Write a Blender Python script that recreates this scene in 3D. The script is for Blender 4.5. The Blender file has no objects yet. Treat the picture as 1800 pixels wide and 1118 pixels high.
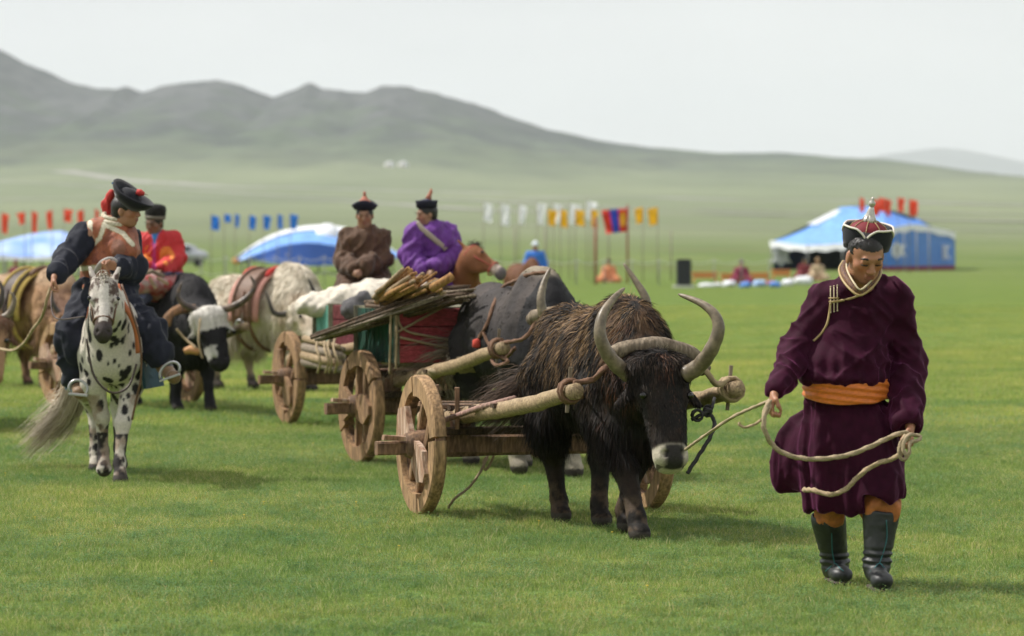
import bpy, math, random
import numpy as np
from mathutils import Vector, Matrix
import openvdb

sc = bpy.context.scene
COL = sc.collection
# ------------------------------------------------------------------ camera
FX, CX, HY, CH = 6500.0, 900.0, 427.0, 1.7
cam_data = bpy.data.cameras.new("camera")
cam = bpy.data.objects.new("camera", cam_data)
COL.objects.link(cam)
cam.location = (0, 0, CH)
cam.rotation_euler = (math.radians(90), 0, 0)
cam_data.sensor_width = 36
cam_data.lens = FX / 1800 * 36
cam_data.shift_y = -(559 - HY) / 1800
cam_data.clip_start = 0.5
cam_data.clip_end = 60000
cam_data.dof.use_dof = True
cam_data.dof.focus_distance = 20.6
cam_data.dof.aperture_fstop = 3.5
sc.camera = cam
# ------------------------------------------------------------------ light
SUN_EL, SUN_AZ = 52.0, -72.0          # azimuth from +Y (away from camera), negative = left
sd = Vector((math.sin(math.radians(SUN_AZ)) * math.cos(math.radians(SUN_EL)),
             math.cos(math.radians(SUN_AZ)) * math.cos(math.radians(SUN_EL)),
             math.sin(math.radians(SUN_EL))))
sun_data = bpy.data.lights.new("sun", 'SUN')
sun_data.energy = 5.0
sun_data.angle = math.radians(1.2)
sun_data.color = (1.0, 0.955, 0.88)
sun = bpy.data.objects.new("sun", sun_data)
COL.objects.link(sun)
sun.rotation_euler = sd.to_track_quat('Z', 'Y').to_euler()
world = bpy.data.worlds.new("World")
sc.world = world
world.use_nodes = True
wn, wl = world.node_tree.nodes, world.node_tree.links
wn.clear()
w_out = wn.new('ShaderNodeOutputWorld'); w_bg = wn.new('ShaderNodeBackground')
w_sky = wn.new('ShaderNodeTexSky'); w_sky.sky_type = 'NISHITA'; w_sky.sun_disc = False
w_sky.sun_elevation = math.radians(SUN_EL); w_sky.sun_rotation = math.radians(SUN_AZ)
w_sky.air_density = 1.0; w_sky.dust_density = 2.0
w_geo = wn.new('ShaderNodeTexCoord'); w_map = wn.new('ShaderNodeMapping'); w_map.inputs['Scale'].default_value = (1.0, 1.0, 3.2)
w_no = wn.new('ShaderNodeTexNoise'); w_no.inputs['Scale'].default_value = 5.0; w_no.inputs['Detail'].default_value = 5; w_no.inputs['Roughness'].default_value = 0.5
w_rmp = wn.new('ShaderNodeValToRGB')
w_rmp.color_ramp.elements[0].position = 0.32; w_rmp.color_ramp.elements[0].color = (7.6, 7.65, 7.75, 1)
w_rmp.color_ramp.elements[1].position = 0.68; w_rmp.color_ramp.elements[1].color = (9.5, 9.45, 9.4, 1)
w_mix = wn.new('ShaderNodeMix'); w_mix.data_type = 'RGBA'; w_mix.inputs[0].default_value = 0.93
w_bg.inputs['Strength'].default_value = 0.1
wl.new(w_geo.outputs['Generated'], w_map.inputs['Vector']); wl.new(w_map.outputs[0], w_no.inputs['Vector'])
wl.new(w_no.outputs['Fac'], w_rmp.inputs['Fac'])
wl.new(w_sky.outputs[0], w_mix.inputs[6]); wl.new(w_rmp.outputs[0], w_mix.inputs[7])
wl.new(w_mix.outputs[2], w_bg.inputs['Color']); wl.new(w_bg.outputs[0], w_out.inputs['Surface'])
sc.view_settings.view_transform = 'Standard'
sc.view_settings.look = 'None'
sc.view_settings.gamma = 1
sc.view_settings.use_curve_mapping = False
sc.view_settings.exposure = 0.0
sc.cycles.use_denoising = True
sc.cycles.max_bounces = 5
sc.cycles.diffuse_bounces = 3
sc.cycles.volume_bounces = 1
sc.cycles.transparent_max_bounces = 8
sc.cycles.use_adaptive_sampling = True
sc.cycles.adaptive_threshold = 0.02

# ------------------------------------------------------------------ helpers
rng = np.random.default_rng(7)
A = lambda *v: np.array(v, float)

def W(px, py, Y):
    return np.array([(px - CX) / FX * Y, Y, CH - (py - HY) / FX * Y])

def nrm(v):
    v = np.asarray(v, float); return v / (np.linalg.norm(v) + 1e-12)

class Frame:
    """heading frame: x forward, y to the animal's left, z up"""
    def __init__(s, bx, by, psi, z=0.0, scale=1.0):
        p = math.radians(psi)
        s.o = A(bx, by, z); s.sc = scale
        s.R = np.array([[math.sin(p), math.cos(p), 0], [-math.cos(p), math.sin(p), 0], [0, 0, 1]])
    def w(s, P):
        return s.o + (np.asarray(P, float) * s.sc) @ s.R.T
    def d(s, P):
        return np.asarray(P, float) @ s.R.T
    def inv(s, P):
        return ((np.asarray(P, float) - s.o) @ s.R) / s.sc

ORI = {}
def mesh_data(name, V, F, smooth=True, col=None):
    me = bpy.data.meshes.new(name)
    V = np.asarray(V, np.float32)
    if isinstance(F, np.ndarray):
        F = F.astype(np.int32)
        me.vertices.add(len(V)); me.vertices.foreach_set('co', V.ravel())
        me.loops.add(F.size); me.loops.foreach_set('vertex_index', F.ravel())
        me.polygons.add(len(F)); me.polygons.foreach_set('loop_start', np.arange(len(F), dtype=np.int32) * F.shape[1])
        me.update(calc_edges=True)
    else:
        me.from_pydata(V.tolist(), [], F)
    if smooth:
        me.polygons.foreach_set('use_smooth', np.ones(len(me.polygons), bool))
    if col is not None:
        c = np.ones((len(V), 4), np.float32); c[:, :3] = col
        a = me.color_attributes.new('Col', 'FLOAT_COLOR', 'POINT')
        a.data.foreach_set('color', c.ravel())
    return me

def tag(o, label=None, cat=None, group=None, kind=None):
    if label: o['label'] = label
    if cat: o['category'] = cat
    if group: o['group'] = group
    if kind: o['kind'] = kind
    return o

def root(name, label, cat, loc, group=None):
    o = bpy.data.objects.new(name, None)
    o.empty_display_size = 0.2
    COL.objects.link(o)
    o.location = tuple(float(v) for v in loc)
    ORI[o.name] = np.array([float(v) for v in loc])
    return tag(o, label, cat, group)

def obj(name, V, F, mat, parent=None, col=None, smooth=True, origin=None, label=None):
    V = np.asarray(V, float)
    org = ORI[parent.name] if parent is not None else (np.array(origin, float) if origin is not None else np.zeros(3))
    me = mesh_data(name, V - org, F, smooth, col)
    o = bpy.data.objects.new(name, me)
    COL.objects.link(o)
    if mat is not None: me.materials.append(mat)
    if parent is not None:
        o.parent = parent
    else:
        o.location = tuple(org)
    ORI[o.name] = org
    if label: o['label'] = label
    return o

def copy_tree(o, parent=None):
    c = o.copy(); COL.objects.link(c)
    if parent is not None: c.parent = parent
    for ch in [x for x in o.children]:
        copy_tree(ch, c)
    return c

# numpy value noise
def _hash(ix, iy, iz, seed):
    n = (ix * 374761393 + iy * 668265263 + iz * 2147483647 + seed * 1274126177) & 0xffffffff
    n = ((n ^ (n >> 13)) * 1274126177) & 0xffffffff
    return ((n ^ (n >> 16)) & 0xffff) / 65535.0
def noise3(P, scale=1.0, seed=0):
    P = np.asarray(P, float) * scale + 1000.0
    I = np.floor(P).astype(np.int64); f = P - I; f = f * f * (3 - 2 * f)
    x, y, z = I[..., 0], I[..., 1], I[..., 2]
    r = 0
    for dx in (0, 1):
        for dy in (0, 1):
            for dz in (0, 1):
                w = (f[..., 0] if dx else 1 - f[..., 0]) * (f[..., 1] if dy else 1 - f[..., 1]) * (f[..., 2] if dz else 1 - f[..., 2])
                r = r + w * _hash(x + dx, y + dy, z + dz, seed)
    return r
def fbm(P, scale=1.0, seed=0, octv=4):
    r, a, t = 0, 1.0, 0
    for i in range(octv):
        r = r + a * noise3(P, scale * 2 ** i, seed + i * 17); t += a; a *= 0.5
    return r / t
def sstep(a, b, x):
    t = np.clip((x - a) / (b - a), 0, 1); return t * t * (3 - 2 * t)
def mixc(a, b, t):
    t = np.asarray(t)[..., None]; return np.asarray(a) * (1 - t) + np.asarray(b) * t
def rotm(ax, deg):
    return np.array(Matrix.Rotation(math.radians(deg), 3, ax))
def basis(d, up=(0, 0, 1)):
    """columns: x=d, y, z"""
    x = nrm(d); u = np.asarray(up, float)
    if abs(x @ nrm(u)) > 0.98: u = A(0, 1, 0) if abs(x[1]) < 0.9 else A(1, 0, 0)
    y = nrm(np.cross(u, x)); z = np.cross(x, y)
    return np.stack([x, y, z], 1)

# ------------------------------------------------------------------ SDF sculpting
class SDF:
    def __init__(s, lo, hi, h):
        s.h = h; s.lo = np.asarray(lo, float)
        n = np.ceil((np.asarray(hi, float) - s.lo) / h).astype(int) + 1
        s.ax = [s.lo[i] + np.arange(n[i]) * h for i in range(3)]
        s.f = np.full(tuple(n), 1.0, np.float32)
    def _box(s, lo, hi):
        sl = []
        for i in range(3):
            a = max(0, int(np.floor((lo[i] - s.lo[i]) / s.h))); b = min(s.f.shape[i], int(np.ceil((hi[i] - s.lo[i]) / s.h)) + 1)
            if b <= a: return None, None
            sl.append(slice(a, b))
        g = [s.ax[0][sl[0]][:, None, None], s.ax[1][sl[1]][None, :, None], s.ax[2][sl[2]][None, None, :]]
        return tuple(sl), g
    def _op(s, sl, d, k, op):
        f = s.f[sl]; d = d.astype(np.float32)
        if op == 'u':
            if k > 0:
                h = np.clip(0.5 + 0.5 * (f - d) / k, 0, 1); r = f * (1 - h) + d * h - k * h * (1 - h)
            else: r = np.minimum(f, d)
        else:
            if k > 0:
                h = np.clip(0.5 - 0.5 * (f + d) / k, 0, 1); r = f * (1 - h) - d * h + k * h * (1 - h)
            else: r = np.maximum(f, -d)
        s.f[sl] = r
    def cone(s, a, b, ra, rb=None, k=0.03, op='u', flat=None):
        """tapered capsule; flat=(axis vector, factor) squashes it along an axis"""
        a = np.asarray(a, float); b = np.asarray(b, float); rb = ra if rb is None else rb
        m = max(ra, rb) + k + 2 * s.h
        sl, g = s._box(np.minimum(a, b) - m, np.maximum(a, b) + m)
        if sl is None: return s
        ab = b - a; L2 = ab @ ab + 1e-12
        t = np.clip(((g[0] - a[0]) * ab[0] + (g[1] - a[1]) * ab[1] + (g[2] - a[2]) * ab[2]) / L2, 0, 1)
        dx = g[0] - a[0] - t * ab[0]; dy = g[1] - a[1] - t * ab[1]; dz = g[2] - a[2] - t * ab[2]
        if flat is not None:
            n = nrm(flat[0]); c = (dx * n[0] + dy * n[1] + dz * n[2]) * (1 / flat[1] - 1)
            dx = dx + c * n[0]; dy = dy + c * n[1]; dz = dz + c * n[2]
        s._op(sl, np.sqrt(dx * dx + dy * dy + dz * dz) - (ra + (rb - ra) * t), k, op); return s
    def chain(s, pts, rad, k=0.03, **kw):
        for i in range(len(pts) - 1): s.cone(pts[i], pts[i + 1], rad[i], rad[i + 1], k, **kw)
        return s
    def ell(s, c, r, R=None, k=0.03, op='u'):
        c = np.asarray(c, float); r = np.asarray(r, float) * np.ones(3); m = r.max() + k + 2 * s.h
        sl, g = s._box(c - m, c + m)
        if sl is None: return s
        x, y, z = g[0] - c[0], g[1] - c[1], g[2] - c[2]
        if R is not None:
            R = np.asarray(R)
            x, y, z = (x * R[0, 0] + y * R[1, 0] + z * R[2, 0], x * R[0, 1] + y * R[1, 1] + z * R[2, 1], x * R[0, 2] + y * R[1, 2] + z * R[2, 2])
        k0 = np.sqrt((x / r[0]) ** 2 + (y / r[1]) ** 2 + (z / r[2]) ** 2)
        k1 = np.sqrt((x / r[0] ** 2) ** 2 + (y / r[1] ** 2) ** 2 + (z / r[2] ** 2) ** 2) + 1e-9
        s._op(sl, k0 * (k0 - 1) / k1, k, op); return s
    def halfspace(s, p, n, k=0.005):
        """removes everything on the side n points to"""
        n = nrm(n); g = [s.ax[0][:, None, None], s.ax[1][None, :, None], s.ax[2][None, None, :]]
        d = (g[0] - p[0]) * n[0] + (g[1] - p[1]) * n[1] + (g[2] - p[2]) * n[2]
        s._op((slice(None),) * 3, -d + 0 * s.f, k, 's'); return s
    def sample(s, P):
        P = (np.atleast_2d(P) - s.lo) / s.h; n = np.array(s.f.shape) - 2
        I = np.clip(np.floor(P).astype(int), 0, n); f = np.clip(P - I, 0, 1); r = 0
        for a in (0, 1):
            for b in (0, 1):
                for c in (0, 1):
                    r = r + s.f[I[:, 0] + a, I[:, 1] + b, I[:, 2] + c] * (f[:, 0] if a else 1 - f[:, 0]) * (f[:, 1] if b else 1 - f[:, 1]) * (f[:, 2] if c else 1 - f[:, 2])
        return r
    def front(s, px, py, Y0, Y1, off=.006):
        """first surface point met from the front at a height and side given by a sight line"""
        Y = np.linspace(Y0, Y1, 400); P = np.stack([(px - CX) / FX * Y, Y, CH - (py - HY) / FX * Y], 1)
        v = s.sample(P) < 0
        i = int(np.argmax(v)) if v.any() else 200
        return P[i] - A(0, off, 0)
    def mesh(s):
        f = s.f.copy()
        f[0], f[-1] = 1, 1; f[:, 0], f[:, -1] = 1, 1; f[:, :, 0], f[:, :, -1] = 1, 1
        f = np.clip(f / s.h, -3, 3)
        g = openvdb.FloatGrid(background=3.0); g.copyFromArray(np.ascontiguousarray(f))
        P, Q = g.convertToQuads(isovalue=0.0)
        P = np.asarray(P, float); Q = np.asarray(Q, np.int64)
        # orientation
        a, b, c = P[Q[:, 0]], P[Q[:, 1]], P[Q[:, 2]]
        vol = np.einsum('ij,ij->i', a, np.cross(b, c)).sum() + np.einsum('ij,ij->i', a, np.cross(c, P[Q[:, 3]])).sum()
        if vol < 0: Q = Q[:, ::-1]
        return s.lo + P * s.h, Q

def vnormals(V, F):
    N = np.zeros_like(V)
    n = np.cross(V[F[:, 2]] - V[F[:, 0]], V[F[:, 3 if F.shape[1] > 3 else 1]] - V[F[:, 1 if F.shape[1] > 3 else 0]])
    for i in range(F.shape[1]): np.add.at(N, F[:, i], n)
    return N / (np.linalg.norm(N, axis=1, keepdims=True) + 1e-12)

def hitter(V, F, off=.004):
    from mathutils.bvhtree import BVHTree
    bv = BVHTree.FromPolygons(V.tolist(), F.tolist())
    def f(px, py, o=off):
        d = Vector(((px - CX) / FX, 1, -(py - HY) / FX)).normalized()
        h = bv.ray_cast(Vector((0, 0, CH)), d)
        if h[0] is None:
            h = bv.find_nearest(Vector(tuple(W(px, py, V[:, 1].mean()))))
        return np.array(h[0]) - np.array(d) * o
    return f
def biggest(V, F):
    """keep the largest connected piece of a mesh"""
    lab = np.arange(len(V))
    for _ in range(400):
        m = lab[F].min(1); new = lab.copy()
        for i in range(F.shape[1]): np.minimum.at(new, F[:, i], m)
        new = new[new]
        if (new == lab).all(): break
        lab = new
    ids, cnt = np.unique(lab, return_counts=True)
    keep = lab == ids[cnt.argmax()]
    idx = -np.ones(len(V), int); idx[keep] = np.arange(keep.sum())
    return V[keep], idx[F[keep[F[:, 0]]]]

def hair(V, F, n, length, width, dirf, colf, seed=1, weight=None, clump=0.0):
    """hair strands grown from a quad mesh -> V, F(tris), col"""
    r = np.random.default_rng(seed)
    T = np.concatenate([F[:, [0, 1, 2]], F[:, [0, 2, 3]]]) if F.shape[1] == 4 else F
    a, b, c = V[T[:, 0]], V[T[:, 1]], V[T[:, 2]]
    cr = np.cross(b - a, c - a); ar = np.linalg.norm(cr, axis=1)
    cen = (a + b + c) / 3
    w = ar * (weight(cen) if weight is not None else 1.0)
    w = np.maximum(w, 0); p = w / w.sum()
    i = r.choice(len(T), n, p=p)
    u, v = r.random(n), r.random(n); s_ = u + v > 1; u[s_] = 1 - u[s_]; v[s_] = 1 - v[s_]
    P = a[i] + (b[i] - a[i]) * u[:, None] + (c[i] - a[i]) * v[:, None]
    N = cr[i] / (ar[i][:, None] + 1e-12)
    L = length(P) * (0.6 + 0.7 * r.random(n))
    D = dirf(P, N)
    if clump > 0:
        cl = np.stack([noise3(P, 14, 5), noise3(P, 14, 6), noise3(P, 14, 7)], 1) - 0.5
        D = D + clump * cl
    D = D + 0.16 * r.normal(size=(n, 3))
    D /= np.linalg.norm(D, axis=1, keepdims=True) + 1e-9
    D2 = D + A(0, 0, -0.5) * (0.4 + r.random(n)[:, None]); D2 /= np.linalg.norm(D2, axis=1, keepdims=True)
    S = np.cross(D, N + 0.7 * r.normal(size=(n, 3))); S /= np.linalg.norm(S, axis=1, keepdims=True) + 1e-9
    wd = width * (0.6 + 0.8 * r.random(n))[:, None]
    R0 = P - N * 0.004
    M_ = R0 + D * (L * 0.5)[:, None]; Tp = M_ + D2 * (L * 0.5)[:, None]
    VV = np.stack([R0 - S * wd / 2, R0 + S * wd / 2, M_ - S * wd * 0.4, M_ + S * wd * 0.4, Tp], 1).reshape(-1, 3)
    k = np.arange(n)[:, None] * 5
    FF = np.concatenate([k + A(0, 1, 3).astype(int), k + A(0, 3, 2).astype(int), k + A(2, 3, 4).astype(int)])
    cb = colf(P, r.random(n))
    CC = np.repeat(cb[:, None, :], 5, 1).reshape(-1, 3)
    return VV, FF, CC

# ------------------------------------------------------------------ plain mesh builder
class MB:
    def __init__(s): s.V = []; s.F = []
    def add(s, V, F):
        k = len(s.V); s.V.extend([tuple(float(c) for c in v) for v in V]); s.F.extend([tuple(int(i) + k for i in f) for f in F]); return s
    def box(s, c, size, R=None, jit=0.0):
        c = np.asarray(c, float); h = np.asarray(size, float) / 2
        P = np.array([[x, y, z] for x in (-1, 1) for y in (-1, 1) for z in (-1, 1)], float) * h
        if jit: P = P + rng.normal(0, jit, P.shape)
        if R is not None: P = P @ np.asarray(R).T
        return s.add(P + c, [(0, 1, 3, 2), (4, 6, 7, 5), (0, 4, 5, 1), (2, 3, 7, 6), (0, 2, 6, 4), (1, 5, 7, 3)])
    def beam(s, a, b, w, h, up=(0, 0, 1), jit=0.0, n=1, wob=0.0):
        """rectangular timber from a to b with slightly bevelled edges"""
        a = np.asarray(a, float); b = np.asarray(b, float); B = basis(b - a, up)
        c = 0.16 * min(w, h)
        sec = [(-w/2 + c, -h/2), (w/2 - c, -h/2), (w/2, -h/2 + c), (w/2, h/2 - c), (w/2 - c, h/2), (-w/2 + c, h/2), (-w/2, h/2 - c), (-w/2, -h/2 + c)]
        V = []
        for i in range(n + 1):
            o = a + (b - a) * i / n + (rng.normal(0, wob, 3) if 0 < i < n else 0)
            for (y, z) in sec: V.append(o + B[:, 1] * (y + rng.normal(0, jit)) + B[:, 2] * (z + rng.normal(0, jit)))
        F = [tuple(range(7, -1, -1)), tuple(n * 8 + j for j in range(8))]
        for i in range(n):
            for j in range(8): F.append((i*8 + j, i*8 + (j+1) % 8, (i+1)*8 + (j+1) % 8, (i+1)*8 + j))
        return s.add(V, F)
    def tube(s, pts, rad, seg=8, cap=True, twist=None, jit=0.0, flat=1.0, up=(0, 0, 1)):
        pts = [np.asarray(p, float) for p in pts]; n = len(pts)
        if np.isscalar(rad): rad = [rad] * n
        V = []; prev = None; sl = 0.0
        for i, p in enumerate(pts):
            d = nrm(pts[min(i+1, n-1)] - pts[max(i-1, 0)])
            if prev is None:
                B = basis(d, up); y = B[:, 1]
            else:
                y = nrm(prev - d * (prev @ d)); sl += np.linalg.norm(p - pts[i-1])
            z = np.cross(d, y); prev = y
            for j in range(seg):
                t = 2 * math.pi * j / seg; r = rad[i]
                if twist: r = r * (1 + 0.22 * math.cos(3 * t - sl * twist))
                if jit: r = r * (1 + rng.normal(0, jit))
                V.append(p + y * math.cos(t) * r + z * math.sin(t) * r * flat)
        F = []
        for i in range(n - 1):
            for j in range(seg): F.append((i*seg + j, i*seg + (j+1) % seg, (i+1)*seg + (j+1) % seg, (i+1)*seg + j))
        if cap: F.append(tuple(range(seg - 1, -1, -1))); F.append(tuple((n-1)*seg + j for j in range(seg)))
        return s.add(V, F)
    def lathe(s, c, prof, seg=16, axis=(0, 0, 1), cap=True):
        """prof: (height, radius) list along axis"""
        B = basis(axis, (0, 1, 0)); n = len(prof); V = []
        for (h, r) in prof:
            for j in range(seg):
                t = 2 * math.pi * j / seg
                V.append(np.asarray(c, float) + B[:, 0] * h + (B[:, 1] * math.cos(t) + B[:, 2] * math.sin(t)) * r)
        F = []
        for i in range(n - 1):
            for j in range(seg): F.append((i*seg + j, i*seg + (j+1) % seg, (i+1)*seg + (j+1) % seg, (i+1)*seg + j))
        if cap: F.append(tuple(range(seg - 1, -1, -1))); F.append(tuple((n-1)*seg + j for j in range(seg)))
        return s.add(V, F)
    def build(s, name, mat, parent=None, smooth=False, col=None, origin=None, label=None):
        return obj(name, np.array(s.V), s.F, mat, parent, col, smooth, origin, label)

def spline(P, n=12):
    P = np.asarray(P, float); out = []
    for i in range(len(P) - 1):
        p0, p1, p2, p3 = P[max(i-1, 0)], P[i], P[i+1], P[min(i+2, len(P)-1)]
        for k in range(n):
            t = k / n
            out.append(0.5 * (2*p1 + (p2-p0)*t + (2*p0-5*p1+4*p2-p3)*t*t + (-p0+3*p1-3*p2+p3)*t**3))
    out.append(P[-1]); return np.array(out)

def rope(name, pts, r, mat, parent=None, n=14, twist=None, label=None, origin=None):
    P = spline(pts, n)
    return MB().tube(P, r, 9, twist=(0.9 / r if twist is None else twist), jit=0.05).build(name, mat, parent, True, label=label, origin=origin)

# ------------------------------------------------------------------ materials
def mat(name, col=(0.5, 0.5, 0.5), rough=0.8, attr=False, var=0.0, vscale=8.0, vstretch=(1, 1, 1), col2=None,
        bump=0.0, bscale=30.0, bdist=0.01, metal=0.0, sheen=0.0, sheen_tint=(1, 1, 1), spec=0.5, sss=0.0, alpha=None, detail=5, trans=0.0, coord='Object'):
    m = bpy.data.materials.new(name); m.use_nodes = True
    nt = m.node_tree; N, L = nt.nodes, nt.links
    b = N['Principled BSDF']
    b.inputs['Roughness'].default_value = rough
    b.inputs['Metallic'].default_value = metal
    b.inputs['Specular IOR Level'].default_value = spec
    if sheen: b.inputs['Sheen Weight'].default_value = sheen; b.inputs['Sheen Tint'].default_value = (*sheen_tint, 1); b.inputs['Sheen Roughness'].default_value = 0.35
    if sss: b.inputs['Subsurface Weight'].default_value = sss; b.inputs['Subsurface Radius'].default_value = (0.012, 0.005, 0.003)
    tc = N.new('ShaderNodeTexCoord'); mp = N.new('ShaderNodeMapping'); mp.inputs['Scale'].default_value = vstretch
    L.new(tc.outputs[coord], mp.inputs['Vector'])
    if attr:
        at = N.new('ShaderNodeVertexColor'); at.layer_name = 'Col'; src = at.outputs['Color']
    else:
        rgb = N.new('ShaderNodeRGB'); rgb.outputs[0].default_value = (*col, 1); src = rgb.outputs[0]
    if var > 0 or col2 is not None:
        no = N.new('ShaderNodeTexNoise'); no.inputs['Scale'].default_value = vscale; no.inputs['Detail'].default_value = detail
        L.new(mp.outputs[0], no.inputs['Vector'])
        if col2 is not None:
            rp = N.new('ShaderNodeValToRGB'); rp.color_ramp.elements[0].position = 0.38; rp.color_ramp.elements[1].position = 0.62
            L.new(no.outputs['Fac'], rp.inputs['Fac'])
            mx = N.new('ShaderNodeMix'); mx.data_type = 'RGBA'; L.new(rp.outputs[0], mx.inputs[0]); L.new(src, mx.inputs[6]); mx.inputs[7].default_value = (*col2, 1)
            src = mx.outputs[2]
        if var > 0:
            no2 = N.new('ShaderNodeTexNoise'); no2.inputs['Scale'].default_value = vscale * 2.7; no2.inputs['Detail'].default_value = detail
            L.new(mp.outputs[0], no2.inputs['Vector'])
            mr = N.new('ShaderNodeMapRange'); mr.inputs[1].default_value = 0.3; mr.inputs[2].default_value = 0.7
            mr.inputs[3].default_value = 1 - var; mr.inputs[4].default_value = 1 + var
            L.new(no2.outputs['Fac'], mr.inputs[0])
            ml = N.new('ShaderNodeVectorMath'); ml.operation = 'SCALE'; L.new(src, ml.inputs[0]); L.new(mr.outputs[0], ml.inputs['Scale'])
            src = ml.outputs[0]
    L.new(src, b.inputs['Base Color'])
    if bump > 0:
        nb = N.new('ShaderNodeTexNoise'); nb.inputs['Scale'].default_value = bscale; nb.inputs['Detail'].default_value = 6
        L.new(mp.outputs[0], nb.inputs['Vector'])
        bp = N.new('ShaderNodeBump'); bp.inputs['Strength'].default_value = bump; bp.inputs['Distance'].default_value = bdist
        L.new(nb.outputs['Fac'], bp.inputs['Height']); L.new(bp.outputs[0], b.inputs['Normal'])
    if trans > 0:
        tr = N.new('ShaderNodeBsdfTranslucent'); L.new(src, tr.inputs['Color'])
        ms = N.new('ShaderNodeMixShader'); ms.inputs[0].default_value = trans
        L.new(b.outputs[0], ms.inputs[1]); L.new(tr.outputs[0], ms.inputs[2]); L.new(ms.outputs[0], N['Material Output'].inputs['Surface'])
    return m
# ================================================================== TERRAIN
RIDGE = np.array([(-2600,250),(-1800,190),(-1200,215),(-700,150),(-300,70),(-100,62),(0,88),(40,108),(100,136),(175,158),(205,158),(222,150),(250,162),(300,149),(350,142),(405,143),(430,150),(480,170),(515,157),(545,145),(565,154),(600,155),(640,164),(670,153),(705,149),(740,158),(830,180),(900,206),(960,226),(1050,246),(1150,260),(1280,269),(1370,267),(1480,277),(1560,280),(1650,292),(1800,314),(2200,345),(2800,330),(4000,300)], float)
YR = 5200.0
def terrain_h(X, Y):
    P = np.stack([X, Y, 0 * X], -1)
    pl = np.where(Y > 320, 44.0 * np.clip((Y - 320) / 2900.0, 0, None) ** 1.35, 0)
    px = CX + X / YR * FX
    rz = (HY - np.interp(px, RIDGE[:, 0], RIDGE[:, 1])) / FX * YR + CH
    base = 44.0 * ((YR - 320) / 2900.0) ** 1.35
    t = (Y - 2300) / (YR - 2300)
    g = np.where(t < 0, 0, np.where(t < 1, 0.42 * np.clip(t, 0, 1) ** 1.5 + 0.58 * np.clip(t, 0, 1) ** 3.2, np.clip(1 - (t - 1) * 0.9, -0.3, 1)))
    # spurs and gullies grow with height and vanish at the crest line
    q = np.stack([X / 230.0, Y / 700.0, 0 * X], -1)
    gul = (fbm(q, 1.0, 3, 5) - 0.5) * 56 + (fbm(q, 3.6, 13, 4) - 0.5) * 30
    amp = np.clip(g, 0, 1) * (1 - 0.93 * np.clip(g, 0, 1) ** 6) * np.clip((rz - 60) / 120, 0.12, 1)
    pl = np.minimum(pl, base)
    far = np.where(t > 1, np.clip(1 - (t - 1) * 0.9, 0.15, 1), 1)
    rough = (fbm(np.stack([X, Y, 0 * X], -1), 1 / 26.0, 31, 3) - 0.5) * 7 * np.clip(g, 0, 1) * np.clip((rz - 100) / 120, 0, 1)
    h = pl * far + (rz - base) * g + gul * amp + rough
    und = (fbm(P, 1 / 60.0, 9, 3) - 0.5) * 0.5 * sstep(60, 400, Y)
    near = (fbm(P, 1 / 1.7, 21, 3) - 0.5) * 0.035 * (1 - sstep(60, 200, Y))
    return h + und + near
gy = np.concatenate([np.linspace(-300, 8, 12), np.arange(8.5, 60, 0.35), 60 * (400 / 60.0) ** np.linspace(0.01, 1, 60), np.linspace(420, 2300, 60), np.linspace(2320, 5500, 150), np.linspace(5600, 9000, 20)])
a_ = np.linspace(0, 1, 130)
gx_pos = 5 * a_ + 2600 * a_ ** 3.2
gx = np.concatenate([-gx_pos[::-1][:-1], gx_pos])
gx = np.unique(np.concatenate([gx, np.linspace(-900, 900, 260), np.arange(-8, 8, 0.3)]))
GX, GY = np.meshgrid(gx, gy, indexing='ij')
GZ = terrain_h(GX, GY)
TV = np.stack([GX, GY, GZ], -1).reshape(-1, 3)
ni, nj = GX.shape
ii, jj = np.meshgrid(np.arange(ni - 1), np.arange(nj - 1), indexing='ij')
q0 = (ii * nj + jj).ravel()
TF = np.stack([q0, q0 + nj, q0 + nj + 1, q0 + 1], 1)

def ground_z(x, y):
    return float(terrain_h(np.array([float(x)]), np.array([float(y)]))[0])

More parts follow.
